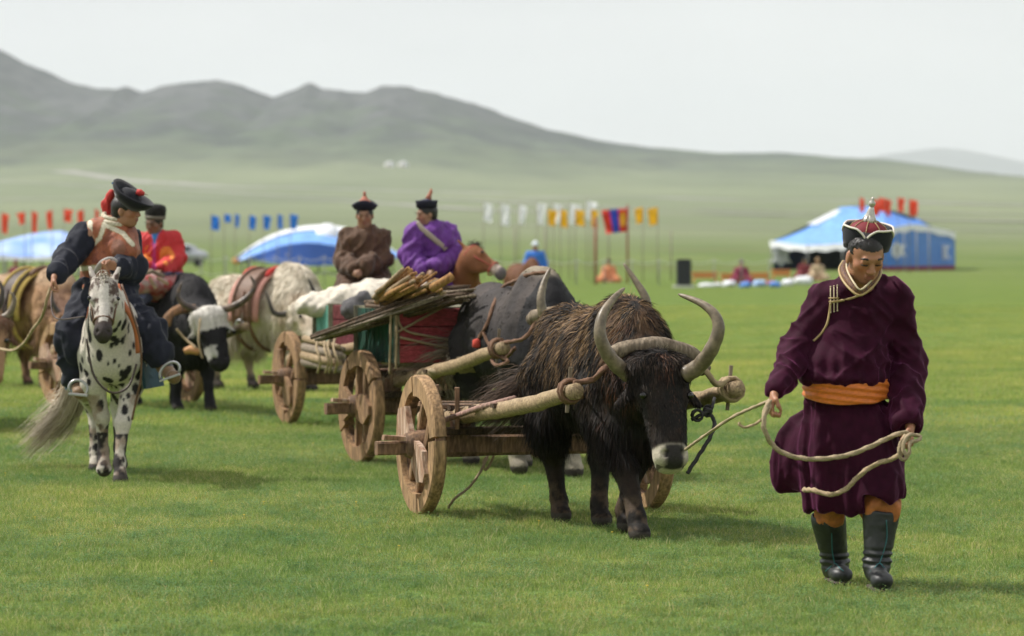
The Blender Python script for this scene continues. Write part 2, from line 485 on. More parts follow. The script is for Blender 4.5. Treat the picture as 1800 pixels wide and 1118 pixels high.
def ground_mat():
    m = bpy.data.materials.new('steppe_turf'); m.use_nodes = True
    N, L = m.node_tree.nodes, m.node_tree.links; b = N['Principled BSDF']
    b.inputs['Roughness'].default_value = 0.95; b.inputs['Specular IOR Level'].default_value = 0.1
    geo = N.new('ShaderNodeNewGeometry'); sep = N.new('ShaderNodeSeparateXYZ'); L.new(geo.outputs['Position'], sep.inputs[0])
    def noise(sc_, det=5, sy=1.0, vec=None):
        mp = N.new('ShaderNodeMapping'); mp.inputs['Scale'].default_value = (sc_, sc_ * sy, sc_)
        L.new(geo.outputs['Position'], mp.inputs['Vector'])
        n = N.new('ShaderNodeTexNoise'); n.inputs['Scale'].default_value = 1; n.inputs['Detail'].default_value = det; L.new(mp.outputs[0], n.inputs['Vector']); return n.outputs['Fac']
    def ramp(f, a, ca, b_, cb):
        r = N.new('ShaderNodeValToRGB'); e = r.color_ramp.elements; e[0].position = a; e[0].color = (*ca, 1); e[1].position = b_; e[1].color = (*cb, 1); L.new(f, r.inputs['Fac']); return r.outputs[0]
    def mr(f, a, b_, c=0.0, d=1.0):
        r = N.new('ShaderNodeMapRange'); r.interpolation_type = 'SMOOTHSTEP'; r.inputs[1].default_value = a; r.inputs[2].default_value = b_; r.inputs[3].default_value = c; r.inputs[4].default_value = d; L.new(f, r.inputs[0]); return r.outputs[0]
    def mix(f, a, b_, mode='MIX'):
        x = N.new('ShaderNodeMix'); x.data_type = 'RGBA'; x.blend_type = mode
        if isinstance(f, float): x.inputs[0].default_value = f
        else: L.new(f, x.inputs[0])
        for s_, v in ((6, a), (7, b_)):
            if isinstance(v, tuple): x.inputs[s_].default_value = (*v, 1)
            else: L.new(v, x.inputs[s_])
        return x.outputs[2]
    near = ramp(noise(0.9, 6), 0.32, (0.085, 0.14, 0.024), 0.66, (0.145, 0.205, 0.046))
    near = mix(mr(noise(0.33, 4), 0.45, 0.62), near, (0.13, 0.18, 0.034))
    fine = ramp(noise(14.0, 4), 0.3, (0.62, 0.62, 0.62), 0.7, (1.35, 1.35, 1.3))
    near = mix(1.0, near, fine, 'MULTIPLY')
    mid = ramp(noise(0.06, 5, 0.25), 0.35, (0.095, 0.145, 0.036), 0.65, (0.145, 0.185, 0.056))
    mid = mix(mr(noise(0.012, 4, 0.5), 0.5, 0.66), mid, (0.125, 0.14, 0.05))
    plain = ramp(noise(0.006, 5, 0.3), 0.35, (0.14, 0.168, 0.09), 0.65, (0.185, 0.21, 0.12))
    hill = ramp(noise(0.012, 6, 0.45), 0.38, (0.030, 0.038, 0.034), 0.6, (0.066, 0.088, 0.055))
    rock = ramp(noise(0.03, 6, 0.6), 0.4, (0.042, 0.046, 0.05), 0.6, (0.082, 0.084, 0.088))
    c = mix(mr(sep.outputs['Y'], 70, 300), near, mid)
    c = mix(mr(sep.outputs['Y'], 250, 900), c, plain)
    # height mixed with noise gives the ragged limit between green foot and grey slope
    ad = N.new('ShaderNodeMath'); ad.operation = 'MULTIPLY_ADD'; L.new(noise(0.008, 4, 0.4), ad.inputs[0]); ad.inputs[1].default_value = 90.0; L.new(sep.outputs['Z'], ad.inputs[2])
    c = mix(mr(ad.outputs[0], 85, 185), c, hill)
    ad2 = N.new('ShaderNodeMath'); ad2.operation = 'MULTIPLY_ADD'; L.new(noise(0.014, 5), ad2.inputs[0]); ad2.inputs[1].default_value = 220.0; L.new(sep.outputs['Z'], ad2.inputs[2])
    c = mix(mr(ad2.outputs[0], 235, 320), c, rock)
    L.new(c, b.inputs['Base Color'])
    bp = N.new('ShaderNodeBump'); bp.inputs['Strength'].default_value = 0.7; bp.inputs['Distance'].default_value = 0.04
    L.new(noise(18.0, 6), bp.inputs['Height']); L.new(bp.outputs[0], b.inputs['Normal'])
    return m
ground = obj('ground', TV, TF, ground_mat()); tag(ground, kind='structure')

# far blue range behind the right shoulder
FRID = np.array([(900,330),(1300,300),(1480,282),(1510,272),(1560,262),(1610,256),(1650,253),(1690,257),(1740,268),(1800,279),(1880,270),(2000,288),(2400,320)], float)
YF = 21000.0
mx_ = np.linspace((900 - CX) / FX * YF, (2400 - CX) / FX * YF, 160); my_ = np.linspace(YF - 5000, YF + 2500, 26)
MX, MY = np.meshgrid(mx_, my_, indexing='ij')
rzz = (HY - np.interp(CX + MX / YF * FX, FRID[:, 0], FRID[:, 1])) / FX * YF
tt = np.clip(1 - np.abs(MY - YF) / np.where(MY < YF, 5000, 2500), 0, 1)
MZ = rzz * tt ** 1.2 + (fbm(np.stack([MX / 900, MY / 900, 0 * MX], -1), 1, 5, 4) - 0.5) * 130 * tt * (1 - tt ** 4) + (fbm(np.stack([MX / 300, MY / 900, 0 * MX], -1), 1, 8, 3) - 0.5) * 26 * tt
ni2, nj2 = MX.shape
i2, j2 = np.meshgrid(np.arange(ni2 - 1), np.arange(nj2 - 1), indexing='ij'); k2 = (i2 * nj2 + j2).ravel()
mo = obj('mountains', np.stack([MX, MY, MZ], -1).reshape(-1, 3), np.stack([k2, k2 + nj2, k2 + nj2 + 1, k2 + 1], 1), mat('far_rock', (0.07, 0.075, 0.07), 0.95, var=0.3, vscale=0.001), None)
tag(mo, kind='structure')
# distant valley floor between the ranges
vf = MB(); vf.add([(-9000, 8000, -40), (12000, 8000, -40), (16000, 30000, -40), (-14000, 30000, -40)], [(0, 1, 2, 3)])
tag(vf.build('terrain', mat('far_plain', (0.1, 0.11, 0.06), 0.95)), kind='structure')

# dirt tracks across the plain: thin sheets that follow the ground
track_m = mat('pale_dirt', (0.26, 0.25, 0.22), 0.95, var=0.15, vscale=0.05)
def track(pts, w):
    P = spline(pts, 10); V = []
    for i, p in enumerate(P):
        d = nrm(np.append((P[min(i+1, len(P)-1)] - P[max(i-1, 0)])[:2], 0)); n = A(-d[1], d[0], 0)
        for s_ in (-1, -0.33, 0.33, 1):
            q = A(p[0], p[1], 0) + n * s_ * w / 2; V.append((q[0], q[1], ground_z(q[0], q[1]) + 0.35))
    F = [(i*4 + j, i*4 + j + 1, (i+1)*4 + j + 1, (i+1)*4 + j) for i in range(len(P)-1) for j in range(3)]
    tag(obj('path', V, F, track_m), kind='structure')
def hit(px, py):
    """point of the terrain seen at a pixel"""
    Y = np.concatenate([np.linspace(15, 400, 400), np.linspace(402, 5200, 2400)])
    X = (px - CX) / FX * Y; z = terrain_h(X, Y); p = HY - (z - CH) / Y * FX
    i = int(np.argmax(p <= py)) if (p <= py).any() else len(Y) - 1
    return A(X[i], Y[i], z[i])
for pts, w in (([(110,301),(230,318),(370,327),(520,331),(700,336),(900,341)], 26),
               ([(900,350),(1100,347),(1300,352),(1500,353),(1850,362)], 24),
               ([(-60,352),(200,347),(430,350),(640,356),(900,372),(1300,378),(1850,392)], 14),
               ([(-60,318),(300,332),(520,345),(830,352),(1150,368),(1850,378)], 12),
               ([(-60,398),(500,392),(1000,399),(1850,408)], 5)):
    track([hit(*p) for p in pts], w)

ORD = ['first', 'second', 'third', 'fourth', 'fifth', 'sixth', 'seventh', 'eighth', 'ninth', 'tenth']
pole_m = mat('thin_wood_pole', (0.24, 0.21, 0.17), 0.8, var=0.2)
redpole_m = mat('red_painted_pole', (0.25, 0.07, 0.05), 0.7)
def cloth(w, h, seed, sway=0.35, nx=6, nz=9, taper=0.0):
    r = np.random.default_rng(seed); V = []; ph = r.random() * 6; r0 = r.random()
    for j in range(nz + 1):
        for i in range(nx + 1):
            u, v = i / nx, j / nz
            x = u * w * (.72 + .4 * r0) * (1 - taper * v) * (1 - 0.1 * math.sin(3 * v + ph)); z = -v * h - 0.12 * h * u * (0.6 + sway)
            y = (math.sin(u * 7 + ph + v * 2.2) * 0.26 + 0.16 * math.sin(v * 6 + ph * 2)) * w * (0.3 + u)
            V.append((x, y, z))
    F = [(j*(nx+1)+i, j*(nx+1)+i+1, (j+1)*(nx+1)+i+1, (j+1)*(nx+1)+i) for j in range(nz) for i in range(nx)]
    return np.array(V), F
def flag(px, ytop, Y, w, h, m, label, group, seed, side=1, taper=0.0, tilt=0.0, pole=None):
    b = W(px, HY, Y); gz = ground_z(b[0], Y); top = CH + (HY - ytop) / FX * Y
    t = root('flag', label, 'flag', (b[0], Y, gz), group)
    MB().tube([(b[0], Y, gz - 0.05), (b[0] + tilt, Y, top + 0.12)], [0.021, 0.014], 6).build('pole', pole or pole_m, t, True)
    V, F = cloth(w, h, seed, taper=taper); V[:, 0] *= side
    obj('cloth', V + A(b[0] + tilt, Y, top), F, m, t)
cl = lambda n, c: mat(n, c, 0.8, trans=0.35, var=0.08)
redm, bluem, whitem, yelm = cl('red_cloth', (0.85, 0.09, 0.045)), cl('blue_cloth', (0.03, 0.2, 0.72)), cl('white_cloth', (0.85, 0.85, 0.9)), cl('yellow_cloth', (0.85, 0.47, 0.02))
for k, (px, y0, h, w) in enumerate([(7,374,34,12),(38,373,20,14),(60,371,36,11),(86,369,32,13),(116,367,22,20),(141,368,32,11),(171,367,30,9),(203,370,26,11)]):
    flag(px + (6 if k % 2 else -4), y0, 172, w / FX * 172, h / FX * 172, redm, 'red flag, %s from the left in the row at the left border' % ORD[k], 'red flags in a row at the left', 40 + k, -1 if k % 2 else 1, 0.2)
for k, (px, y0, h, w) in enumerate([(377,378,25,15),(400,376,14,14),(419,376,22,11),(444,378,24,14),(469,378,24,14),(494,376,25,12),(516,376,26,12)]):
    flag(px - 6, y0, 178, w / FX * 178, h / FX * 178, bluem, 'blue flag, %s from the left in the blue row' % ORD[k], 'blue flags in a row', 70 + k, 1, 0.15)
for k, px in enumerate([857,887,919,951,980,1008,1038]):
    flag(px - 7, 356 + (k % 3) * 2 - (3 if k in (5, 6) else 0), 168, 17 / FX * 168, (32 + (k % 2) * 4) / FX * 168, whitem, 'white flag, %s from the left in the white row' % ORD[k], 'white flags in a row', 90 + k, 1, 0.25)
for k, px in enumerate([970,992,1018,1046,1122,1148]):
    flag(px - 7 if k < 4 else px + 8, 368 - (4 if k > 3 else 0), 160, 17 / FX * 160, (27 + k % 2 * 3) / FX * 160, yelm, 'yellow flag, %s from the left in the yellow row' % ORD[k], 'yellow flags in a row', 110 + k, 1 if k < 4 else -1, 0.1)
for k, px in enumerate([1516,1538,1549,1562,1583,1603]):
    flag(px - 5, 347 + (k % 2) * 3, 196, (11 + 3 * (k % 3)) / FX * 196, (24 + (k % 2) * 4) / FX * 196, redm, 'orange red flag above the big blue tent, %s from the left' % ORD[k], 'orange red flags by the big tent', 130 + k, 1, 0.1)
# three-striped flag with yellow emblem
b = W(1103, HY, 155); t = root('striped_flag', 'large red and blue striped flag with yellow emblem on a red pole', 'flag', (b[0], 155, 0))
topz = CH + (HY - 366) / FX * 155
MB().tube([(b[0], 155, -0.05), (b[0], 155, topz + 0.15)], 0.045, 8).build('pole', redpole_m, t, True)
Vc, Fc = cloth(40 / FX * 155, 41 / FX * 155, 5, 0.2, 18, 10); Vc[:, 0] *= -1
cu = np.tile(np.linspace(0, 1, 19), 11); cv = np.repeat(np.linspace(0, 1, 11), 19)
cc = np.where(((cu > 0.36) & (cu < 0.68))[:, None], A(0.02, 0.05, 0.42), A(0.66, 0.03, 0.02))
em = (cu < 0.28) & (cu > 0.08) & (((cv > 0.3) & (cv < 0.8) & (np.abs(np.sin(cv * 22)) > 0.25)) | (np.hypot((cu - 0.18) * 1.2, cv - 0.22) < 0.08))
cc = np.where(em[:, None], A(0.85, 0.45, 0.03), cc)
obj('cloth', Vc + A(b[0], 155, topz), Fc, mat('striped_cloth', attr=True, rough=0.8, trans=0.3), t, cc)
b = W(1047, HY, 150)
tag(MB().tube([(b[0], 150, -0.05), (b[0], 150, CH + (HY - 382) / FX * 150)], 0.06, 8).build('flagpole', redpole_m, None, True, origin=(b[0], 150, 0)), 'bare reddish pole standing left of the striped flag', 'pole')
for k, (px, y0, Y) in enumerate([(1070, 385, 172), (905, 398, 150), (1180, 405, 165), (958, 400, 152)]):
    b = W(px, HY, Y); tag(MB().tube([(b[0], Y, -0.05), (b[0], Y, CH + (HY - y0) / FX * Y)], 0.03, 6).build('flagpole', pole_m, None, True, origin=(b[0], Y, 0)), 'bare grey pole among the flags, %s' % ['just left of the striped flag', 'under the second white flag', 'right of the last yellow flag', 'under the fourth white flag'][k], 'pole', 'bare poles among the flags')

# ---- rope fences round the arena
fence_rope = mat('pale_cord', (0.6, 0.6, 0.58), 0.8); post_m = mat('grey_post', (0.3, 0.3, 0.3), 0.7)
def fence(x0, x1, Y, zr, label, n):
    a, b_ = W(x0, HY, Y), W(x1, HY, Y)
    t = root('rope_fence', label, 'fence', ((a[0] + b_[0]) / 2, Y, 0))
    xs = np.linspace(a[0], b_[0], n)
    for z in zr:
        P = []
        for i in range(n - 1):
            for s_ in np.linspace(0, 1, 7)[:-1]: P.append((xs[i] + (xs[i+1] - xs[i]) * s_, Y, z - 0.12 * math.sin(math.pi * s_)))
        P.append((xs[-1], Y, z)); MB().tube(P, 0.012, 5).build('rope', fence_rope, t, True)
    for x in xs: MB().tube([(x, Y, -0.05), (x, Y, max(zr) + 0.08)], 0.018, 6).build('post', post_m, t, True)
fence(-80, 700, 140, (1.15, 0.6), 'rope fence on grey posts crossing the field behind the left riders', 19)
fence(820, 1352, 146, (1.0,), 'single rope fence on grey posts behind the flags in the middle', 12)

# ---- blue marquee on the right
blue_t = mat('blue_tarpaulin', (0.05, 0.2, 0.62), 0.5, var=0.12, vscale=1.2, bump=0.3, bscale=3, bdist=0.05)
pale_t = mat('white_tarpaulin', (0.78, 0.8, 0.85), 0.5, var=0.08, vscale=2, bump=0.2, bscale=3, bdist=0.05)
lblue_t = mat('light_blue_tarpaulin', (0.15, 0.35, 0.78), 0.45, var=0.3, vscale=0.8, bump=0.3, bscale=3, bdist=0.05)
shade_t = mat('interior_shade_cloth', (0.06, 0.065, 0.075), 0.9)
maroon_t = mat('maroon_cloth', (0.22, 0.03, 0.07), 0.9)
YT = 225.0
def T(px, py, Y=YT): return W(px, py, Y)
tent = root('marquee', 'large blue marquee with white knot ornaments and open front at the right', 'tent', (T(1520, HY)[0], 228, 0))
A1, A2 = T(1353, 426, 226), T(1482, 431, 220); B1, B2 = T(1566, 404, 219), T(1679, 412, 228)
Bk1, Bk2 = T(1420, 412, 236), T(1660, 405, 237)
R1, R2 = T(1478, 364, 229), T(1612, 384, 230)
def strip(P, Q, n, sag=0.0, m=4):
    """sagging sheet between two polylines"""
    P = spline(P, n) if len(P) > 2 else np.linspace(P[0], P[1], n + 1); Q = spline(Q, n) if len(Q) > 2 else np.linspace(Q[0], Q[1], n + 1)
    k = min(len(P), len(Q)); P, Q = P[np.linspace(0, len(P) - 1, k).astype(int)], Q[np.linspace(0, len(Q) - 1, k).astype(int)]
    V = [P[i] * (1 - j / m) + Q[i] * (j / m) - A(0, 0, sag * math.sin(math.pi * j / m)) for i in range(k) for j in range(m + 1)]
    F = [(i*(m+1)+j, i*(m+1)+j+1, (i+1)*(m+1)+j+1, (i+1)*(m+1)+j) for i in range(k-1) for j in range(m)]
    return V, F
eaveL = [A1, T(1415, 434, 222), A2]; eaveM = [A2, T(1520, 414, 219), B1]; eaveR = [B1, T(1615, 398, 222), B2]
mid_ridge = T(1540, 363, 229.5)
V_, F_ = strip(eaveL + [], [R1, R1 + A(0.05, 0, 0), R1 + A(0.1, 0, 0)], 8, 0.25); mb = MB().add(V_, F_)
mb.build('roof_panel', lblue_t, tent, True, label='pale sunlit roof slope over the open front')  # sun on the left slopes put into a paler tarpaulin colour
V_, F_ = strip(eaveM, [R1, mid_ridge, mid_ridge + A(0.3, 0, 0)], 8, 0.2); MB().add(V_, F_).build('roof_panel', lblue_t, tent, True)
V_, F_ = strip(eaveR, [mid_ridge, R2 - A(.5, 0, 0), R2], 8, 0.18); MB().add(V_, F_).build('roof_panel', blue_t, tent, True)
V_, F_ = strip([B2, (B2 + Bk2) / 2, Bk2], [R2, R2, R2 + A(0, .1, 0)], 4, 0.1); MB().add(V_, F_).build('roof_panel', blue_t, tent, True)
V_, F_ = strip([Bk2, (Bk1 + Bk2) / 2, Bk1], [R2, mid_ridge, R1], 6, 0.1); MB().add(V_, F_).build('roof_panel', blue_t, tent, True)
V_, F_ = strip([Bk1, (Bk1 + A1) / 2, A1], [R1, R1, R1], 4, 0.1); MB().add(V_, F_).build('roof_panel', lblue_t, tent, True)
# white valance bands
for pl in (eaveL, eaveM, eaveR):
    P = spline(pl, 8); V_, F_ = strip(list(P + A(0, -0.05, 0.06)), list(P + A(0, -0.12, -0.3)), 1, 0, 1)
    P2 = [p + A(0, -0.05, 0.12) for p in P]; Q2 = [p + A(0, -0.1, -0.27 - 0.06 * math.sin(i * 1.7)) for i, p in enumerate(P)]
    V_ = [v for a, b_ in zip(P2, Q2) for v in (a, b_)]; F_ = [(2*i, 2*i+1, 2*i+3, 2*i+2) for i in range(len(P2) - 1)]
    MB().add(V_, F_).build('valance', pale_t, tent, True)
P = spline([A1 * .45 + R1 * .55 + A(0, -.5, 0), A1 * .25 + R1 * .75 + A(0, -.45, 0), A1 * .03 + R1 * .97 + A(0, -.3, 0)], 6)
V_ = [v for p in P for v in (p + A(-0.2, -.03, -.1), p + A(0.4, -.06, -.1))]
MB().add(V_, [(2*i, 2*i+1, 2*i+3, 2*i+2) for i in range(len(P) - 1)]).build('roof_stripe', pale_t, tent, True)
# right wall with knots, dark skirting
wl_top = spline([A2 * .2 + B1 * .8, B1, T(1615, 400, 222), B2], 6); wl_bot = np.array([(p[0], p[1], 0.32) for p in wl_top])
V_ = [v for a, b_ in zip(wl_top - A(0, -.05, .1), wl_bot) for v in (a, b_)]
MB().add(V_, [(2*i, 2*i+1, 2*i+3, 2*i+2) for i in range(len(wl_top) - 1)]).build('wall_panel', blue_t, tent, True)
V_ = [v for a, b_ in zip(wl_bot + A(0, .02, .05), wl_bot - A(0, 0, .34)) for v in (a, b_)]
MB().add(V_, [(2*i, 2*i+1, 2*i+3, 2*i+2) for i in range(len(wl_top) - 1)]).build('skirting', maroon_t, tent, True)
MB().add([B2 - A(0, 0, .1), (B2[0], B2[1], 0), (Bk2[0], Bk2[1], 0), Bk2], [(0, 1, 2, 3)]).build('wall_panel', blue_t, tent)
MB().add([Bk1, (Bk1[0], Bk1[1], 0), (Bk2[0], Bk2[1], 0), Bk2], [(0, 1, 2, 3)]).build('wall_panel', shade_t, tent)  # back wall coloured near black to stand for the shade inside
MB().add([A1 + A(.25, .3, -.1), (A1[0] + .25, A1[1] + .3, 0), (Bk1[0], Bk1[1], 0), Bk1], [(0, 1, 2, 3)]).build('wall_panel', blue_t, tent)
for c, n in ((T(1373, 450, 225.6), 1), (T(1652, 443, 226.0), 1), (T(1576, 440, 219.3), .8)):
    k = MB()
    for a in (-.22, 0, .22):
        for s_ in (1, -1):
            k.tube([c + A(-.36 * n + a, -.16, -.42 * n * s_), c + A(.36 * n + a, -.16, .42 * n * s_)], 0.07, 5)
    k.tube([c + A(-.42*n, -.2, 0), c + A(0, -.2, .6*n), c + A(.42*n, -.2, 0), c + A(0, -.2, -.6*n), c + A(-.42*n, -.2, 0)], .07, 5)
    k.build('knot_ornament', pale_t, tent)
for px, Y in ((1356, 226), (1420, 221.7), (1481, 220), (1531, 219.5), (1678, 228)):
    b = W(px, HY, Y); MB().tube([(b[0], Y, -.05), (b[0], Y, 1.62 if px < 1490 else 2.3)], .04, 6).build('tent_pole', post_m, tent, True)
for k, px in enumerate([1590, 1612, 1634]):
    b = W(px, HY, 214); 
    tag(MB().tube([(b[0], 214, -.05), (b[0] - .05, 214, 2.5)], .035, 6).build('flagpole', post_m, None, True, origin=(b[0], 214, 0)), '%s thin pole standing before the blue wall of the big tent' % ['leftmost', 'middle', 'rightmost'][k], 'pole', 'thin poles before the big tent')
# ---- middle canopy
YM = 200.0
cp = root('canopy', 'arched blue and white tarpaulin canopy on posts behind the white yak', 'canopy', (W(560, HY, YM)[0], YM + 2, 0))
def M2(px, py, dy=0.0): return W(px, py, YM + dy)
rid = [M2(414, 456, 0), M2(455, 425, 1.5), M2(505, 404, 2.5), M2(560, 396, 3), M2(610, 401, 3), M2(655, 418, 3), M2(700, 446, 2)]
rim = [M2(414, 460, -.2), M2(462, 443, -1), M2(505, 430, -1.5), M2(555, 427, -1.7), M2(605, 436, -1.5), M2(655, 447, -1), M2(703, 452, 0)]
V_, F_ = strip(rid, rim, 5, -0.12, 5); MB().add(V_, F_).build('roof_sheet', lblue_t, cp, True)
bb = [M2(414, 460, 6), M2(455, 440, 6.5), M2(505, 427, 7), M2(560, 424, 7.5), M2(610, 430, 7), M2(655, 440, 7), M2(700, 450, 6)]
V_, F_ = strip(bb, rid, 5, -0.12, 5); MB().add(V_, F_).build('roof_sheet', blue_t, cp, True)
low = [M2(440, 458, -.3), M2(470, 461, -1.3), M2(512, 465, -1.8), M2(556, 467, -2), M2(605, 464, -1.6), M2(655, 455, -1), M2(700, 455, 0)]
V_, F_ = strip(rim, low, 5, 0.05, 3); MB().add(V_, F_).build('valance', mat('deep_blue_tarpaulin', (0.03, 0.11, 0.48), 0.5, var=0.1, bump=0.3, bscale=3, bdist=0.05), cp, True)
V_, F_ = strip([p + A(0, -.1, 0.02) for p in rid], [p * .62 + q * .38 + A(0, -.25, .12) for p, q in zip(rid, rim)], 5, -0.05, 3); MB().add(V_, F_).build('roof_stripe', pale_t, cp, True)
MB().lathe(M2(575, 409, .2), [(0, 0.02), (0.02, .62), (0.06, .6), (.07, 0.02)], 16, (0, -.8, .6)).build('round_emblem', pale_t, cp, True)
MB().tube([M2(411, 455, -.2), M2(418, 463, -.25)], .16, 6).build('corner_tassel', mat('orange_cloth', (0.8, 0.3, 0.06), 0.8), cp, True)
for px, dy in ((425, -.2), (435, 5.8), (505, -1.6), (512, 6.5), (560, 6.8), (640, -1), (690, 5.8)):
    b = W(px, HY, YM + dy); MB().tube([(b[0], YM + dy, -.05), (b[0], YM + dy, 1.0 if px < 450 else 1.15)], .045, 6).build('post', post_m, cp, True)
# ---- left canopy
YL = 190.0
cl_ = root('canopy', 'pale blue canopy with a wavy white edge at the left border', 'canopy', (W(60, HY, YL)[0], YL + 2, 0))
def M3(px, py, dy=0.0): return W(px, py, YL + dy)
rid = [M3(-60, 432, 1), M3(0, 424, 2), M3(50, 412, 2.5), M3(100, 406, 3), M3(118, 409, 3), M3(134, 424, 2), M3(146, 440, 1)]
rim = [M3(-60, 455, -1), M3(0, 449, -1), M3(50, 452, -1), M3(100, 449, -1), M3(118, 451, -1), M3(134, 453, -.6), M3(148, 456, 0)]
V_, F_ = strip(rid, rim, 5, -0.15, 6); MB().add(V_, F_).build('roof_sheet', mat('washed_blue_tarpaulin', (0.16, 0.32, 0.78), 0.5, col2=(0.45, 0.58, 0.86), vscale=0.5, bump=0.4, bscale=2, bdist=.08), cl_, True)
V_, F_ = strip(rid, [p + A(0, 5, -.7) for p in rid], 5, -0.1, 3); MB().add(V_, F_).build('roof_sheet', lblue_t, cl_, True)
V_, F_ = strip(rim, [p + A(0, -.08, -.2 - .06 * (i % 2)) for i, p in enumerate(rim)], 5, 0, 1); MB().add(V_, F_).build('valance', pale_t, cl_, True)
for px, dy in ((10, -.8), (40, 4.5), (74, -.8), (118, 4.8), (140, -.5)):
    b = W(px, HY, YL + dy); MB().tube([(b[0], YL + dy, -.05), (b[0], YL + dy, 1.15)], .05, 6).build('post', post_m, cl_, True)
# ---- loudspeaker
YS = 140.0
b = W(1202, HY, YS); sp = root('loudspeaker', 'tall black loudspeaker standing alone on the grass', 'speaker', (b[0], YS, 0))
MB().beam((b[0], YS, .1), (b[0], YS, 1.07), .56, .5, (0, 1, 0)).build('cabinet', mat('black_speaker', (0.012, 0.013, 0.02), 0.5), sp)
MB().box((b[0], YS - .255, .62), (.48, .02, .82)).build('grille', mat('speaker_grille', (0.02, 0.022, 0.03), 0.7, bump=.6, bscale=90), sp)
MB().box((b[0], YS, .05), (.8, .62, .1)).build('base', mat('pale_board', (0.6, 0.6, 0.55), 0.7), sp)
MB().beam((b[0] - .2, YS - .01, 1.075), (b[0] + .2, YS - .01, 1.075), .05, .03).build('handle', mat('speaker_handle', (0.02, 0.02, 0.02), 0.5), sp)
# ---- benches, boxes and bright goods by the tent
orange_m = mat('orange_paint', (0.75, 0.28, 0.09), 0.6, var=.15)
for k, (x0, x1, y0, Y, nm) in enumerate([(1216, 1262, 478, 158, 'low orange bench beside the loudspeaker'), (1266, 1292, 480, 160, 'short orange bench left of the seated maroon figure'), (1318, 1352, 479, 160, 'low orange bench right of the seated maroon figure'), (1356, 1390, 474, 160, 'taller orange box at the tent corner')]):
    a, b_ = W(x0, y0, Y), W(x1, y0, Y); t = root('bench', nm, 'bench', ((a[0] + b_[0]) / 2, Y, 0), 'orange benches by the tent')
    MB().box(((a[0] + b_[0]) / 2, Y, a[2] - .04), (b_[0] - a[0], .4, .07)).build('seat', orange_m, t)
    MB().box(((a[0] + b_[0]) / 2, Y - .12, a[2] - .17), (b_[0] - a[0] - .1, .03, .18)).build('side_board', orange_m, t)
    for x in (a[0] + .08, b_[0] - .08): MB().box((x, Y, (a[2] - .08) / 2), (.05, .34, a[2] - .08)).build('leg', orange_m, t)
gc = [(0.75, 0.77, 0.8), (0.1, 0.25, 0.65), (0.7, 0.72, 0.78), (0.35, 0.5, 0.8), (0.5, 0.1, 0.12)]
for k, (px, w, h, Y, c, nm) in enumerate([(1248, 40, 5, 143, 0, 'long white cloth spread on the grass'), (1282, 22, 9, 144, 2, 'white bundle on the grass left of the maroon figure'), (1310, 18, 8, 141, 1, 'blue bundle in front of the maroon figure'), (1335, 22, 10, 144, 3, 'light blue bundle right of the maroon figure'), (1362, 20, 9, 142, 1, 'dark blue bundle before the tent corner'), (1385, 20, 10, 146, 2, 'white bundle before the open tent'), (1412, 30, 14, 150, 0, 'large white sheet heap beside the man in purple'), (1350, 34, 5, 150, 4, 'flat red cloth behind the bundles')]):
    b = W(px, HY, Y); s_ = SDF((b[0] - 1, Y - .8, -.1), (b[0] + 1, Y + .8, .8), .05); ww = w / FX * Y / 2; hh = h / FX * Y
    for q in range(3): s_.ell((b[0] + (q - 1) * ww * .5, Y + rng.normal(0, .08), hh * .45), (ww * .6, .3, hh * .55 + .03), k=.08)
    V_, F_ = s_.mesh(); V_ += (fbm(V_, 4, k)[:, None] - .5) * .12
    tag(obj('cloth_bundle', V_, F_, mat('bundle_cloth', gc[c], .8), None, origin=(b[0], Y, 0)), nm, 'bundle', 'goods laid out by the tent')
# ---- gers far on the slope, van
ger_m = mat('white_felt', (0.85, 0.85, 0.85), 0.8); ger_r = mat('grey_felt_roof', (0.7, 0.7, 0.72), .8)
for k, px in enumerate((685, 709)):
    p = hit(px, 293); s_ = p[1] / FX; t = root('ger', '%s white ger far off on the hill slope' % ['left', 'right'][k], 'tent', p, 'two gers on the slope')
    MB().lathe(p - A(0, 0, 1), [(0, 9 * s_), (1 + 5 * s_, 9 * s_)], 20).build('wall', ger_m, t, True)
    MB().lathe(p, [(5 * s_, 9.4 * s_), (9 * s_, 3 * s_), (9.6 * s_, .4 * s_)], 20).build('roof', ger_r, t, True)
    MB().box(p + A(-2 * s_, -9 * s_, 2.2 * s_), (2.4 * s_, .4 * s_, 4.2 * s_)).build('door', mat('ger_door', (.3, .1, .05), .7), t)
YV = 260.0; b = W(325, HY, YV)
van = root('parked_van', 'silver van parked far behind the man in the red jacket', 'van', (b[0], YV, 0))
s_ = SDF((b[0] - 2.3, YV - 1.4, 0), (b[0] + 2.3, YV + 1.4, 2.2), .06)
s_.cone((b[0] - 1.1, YV, .8), (b[0] + 1.1, YV, .78), .5, .48, .05, flat=((0, 0, 1), .8)).ell((b[0], YV, .8), (1.7, .8, .5), k=.1).ell((b[0] - .2, YV, 1.25), (1.1, .7, .4), k=.15)
V_, F_ = s_.mesh(); obj('body', V_, F_, mat('silver_paint', (.45, .47, .5), .3, metal=.5), van)
MB().box((b[0] - .2, YV - .66, 1.3), (1.3, .06, .34)).build('window', mat('dark_glass', (.03, .04, .05), .1), van)
for x in (-1, 1): MB().lathe((b[0] + x, YV - .8, .33), [(0, .1), (0, .33), (.2, .33), (.2, .1)], 14, (0, 1, 0)).build('wheel', mat('tyre', (.02, .02, .02), .8), van)
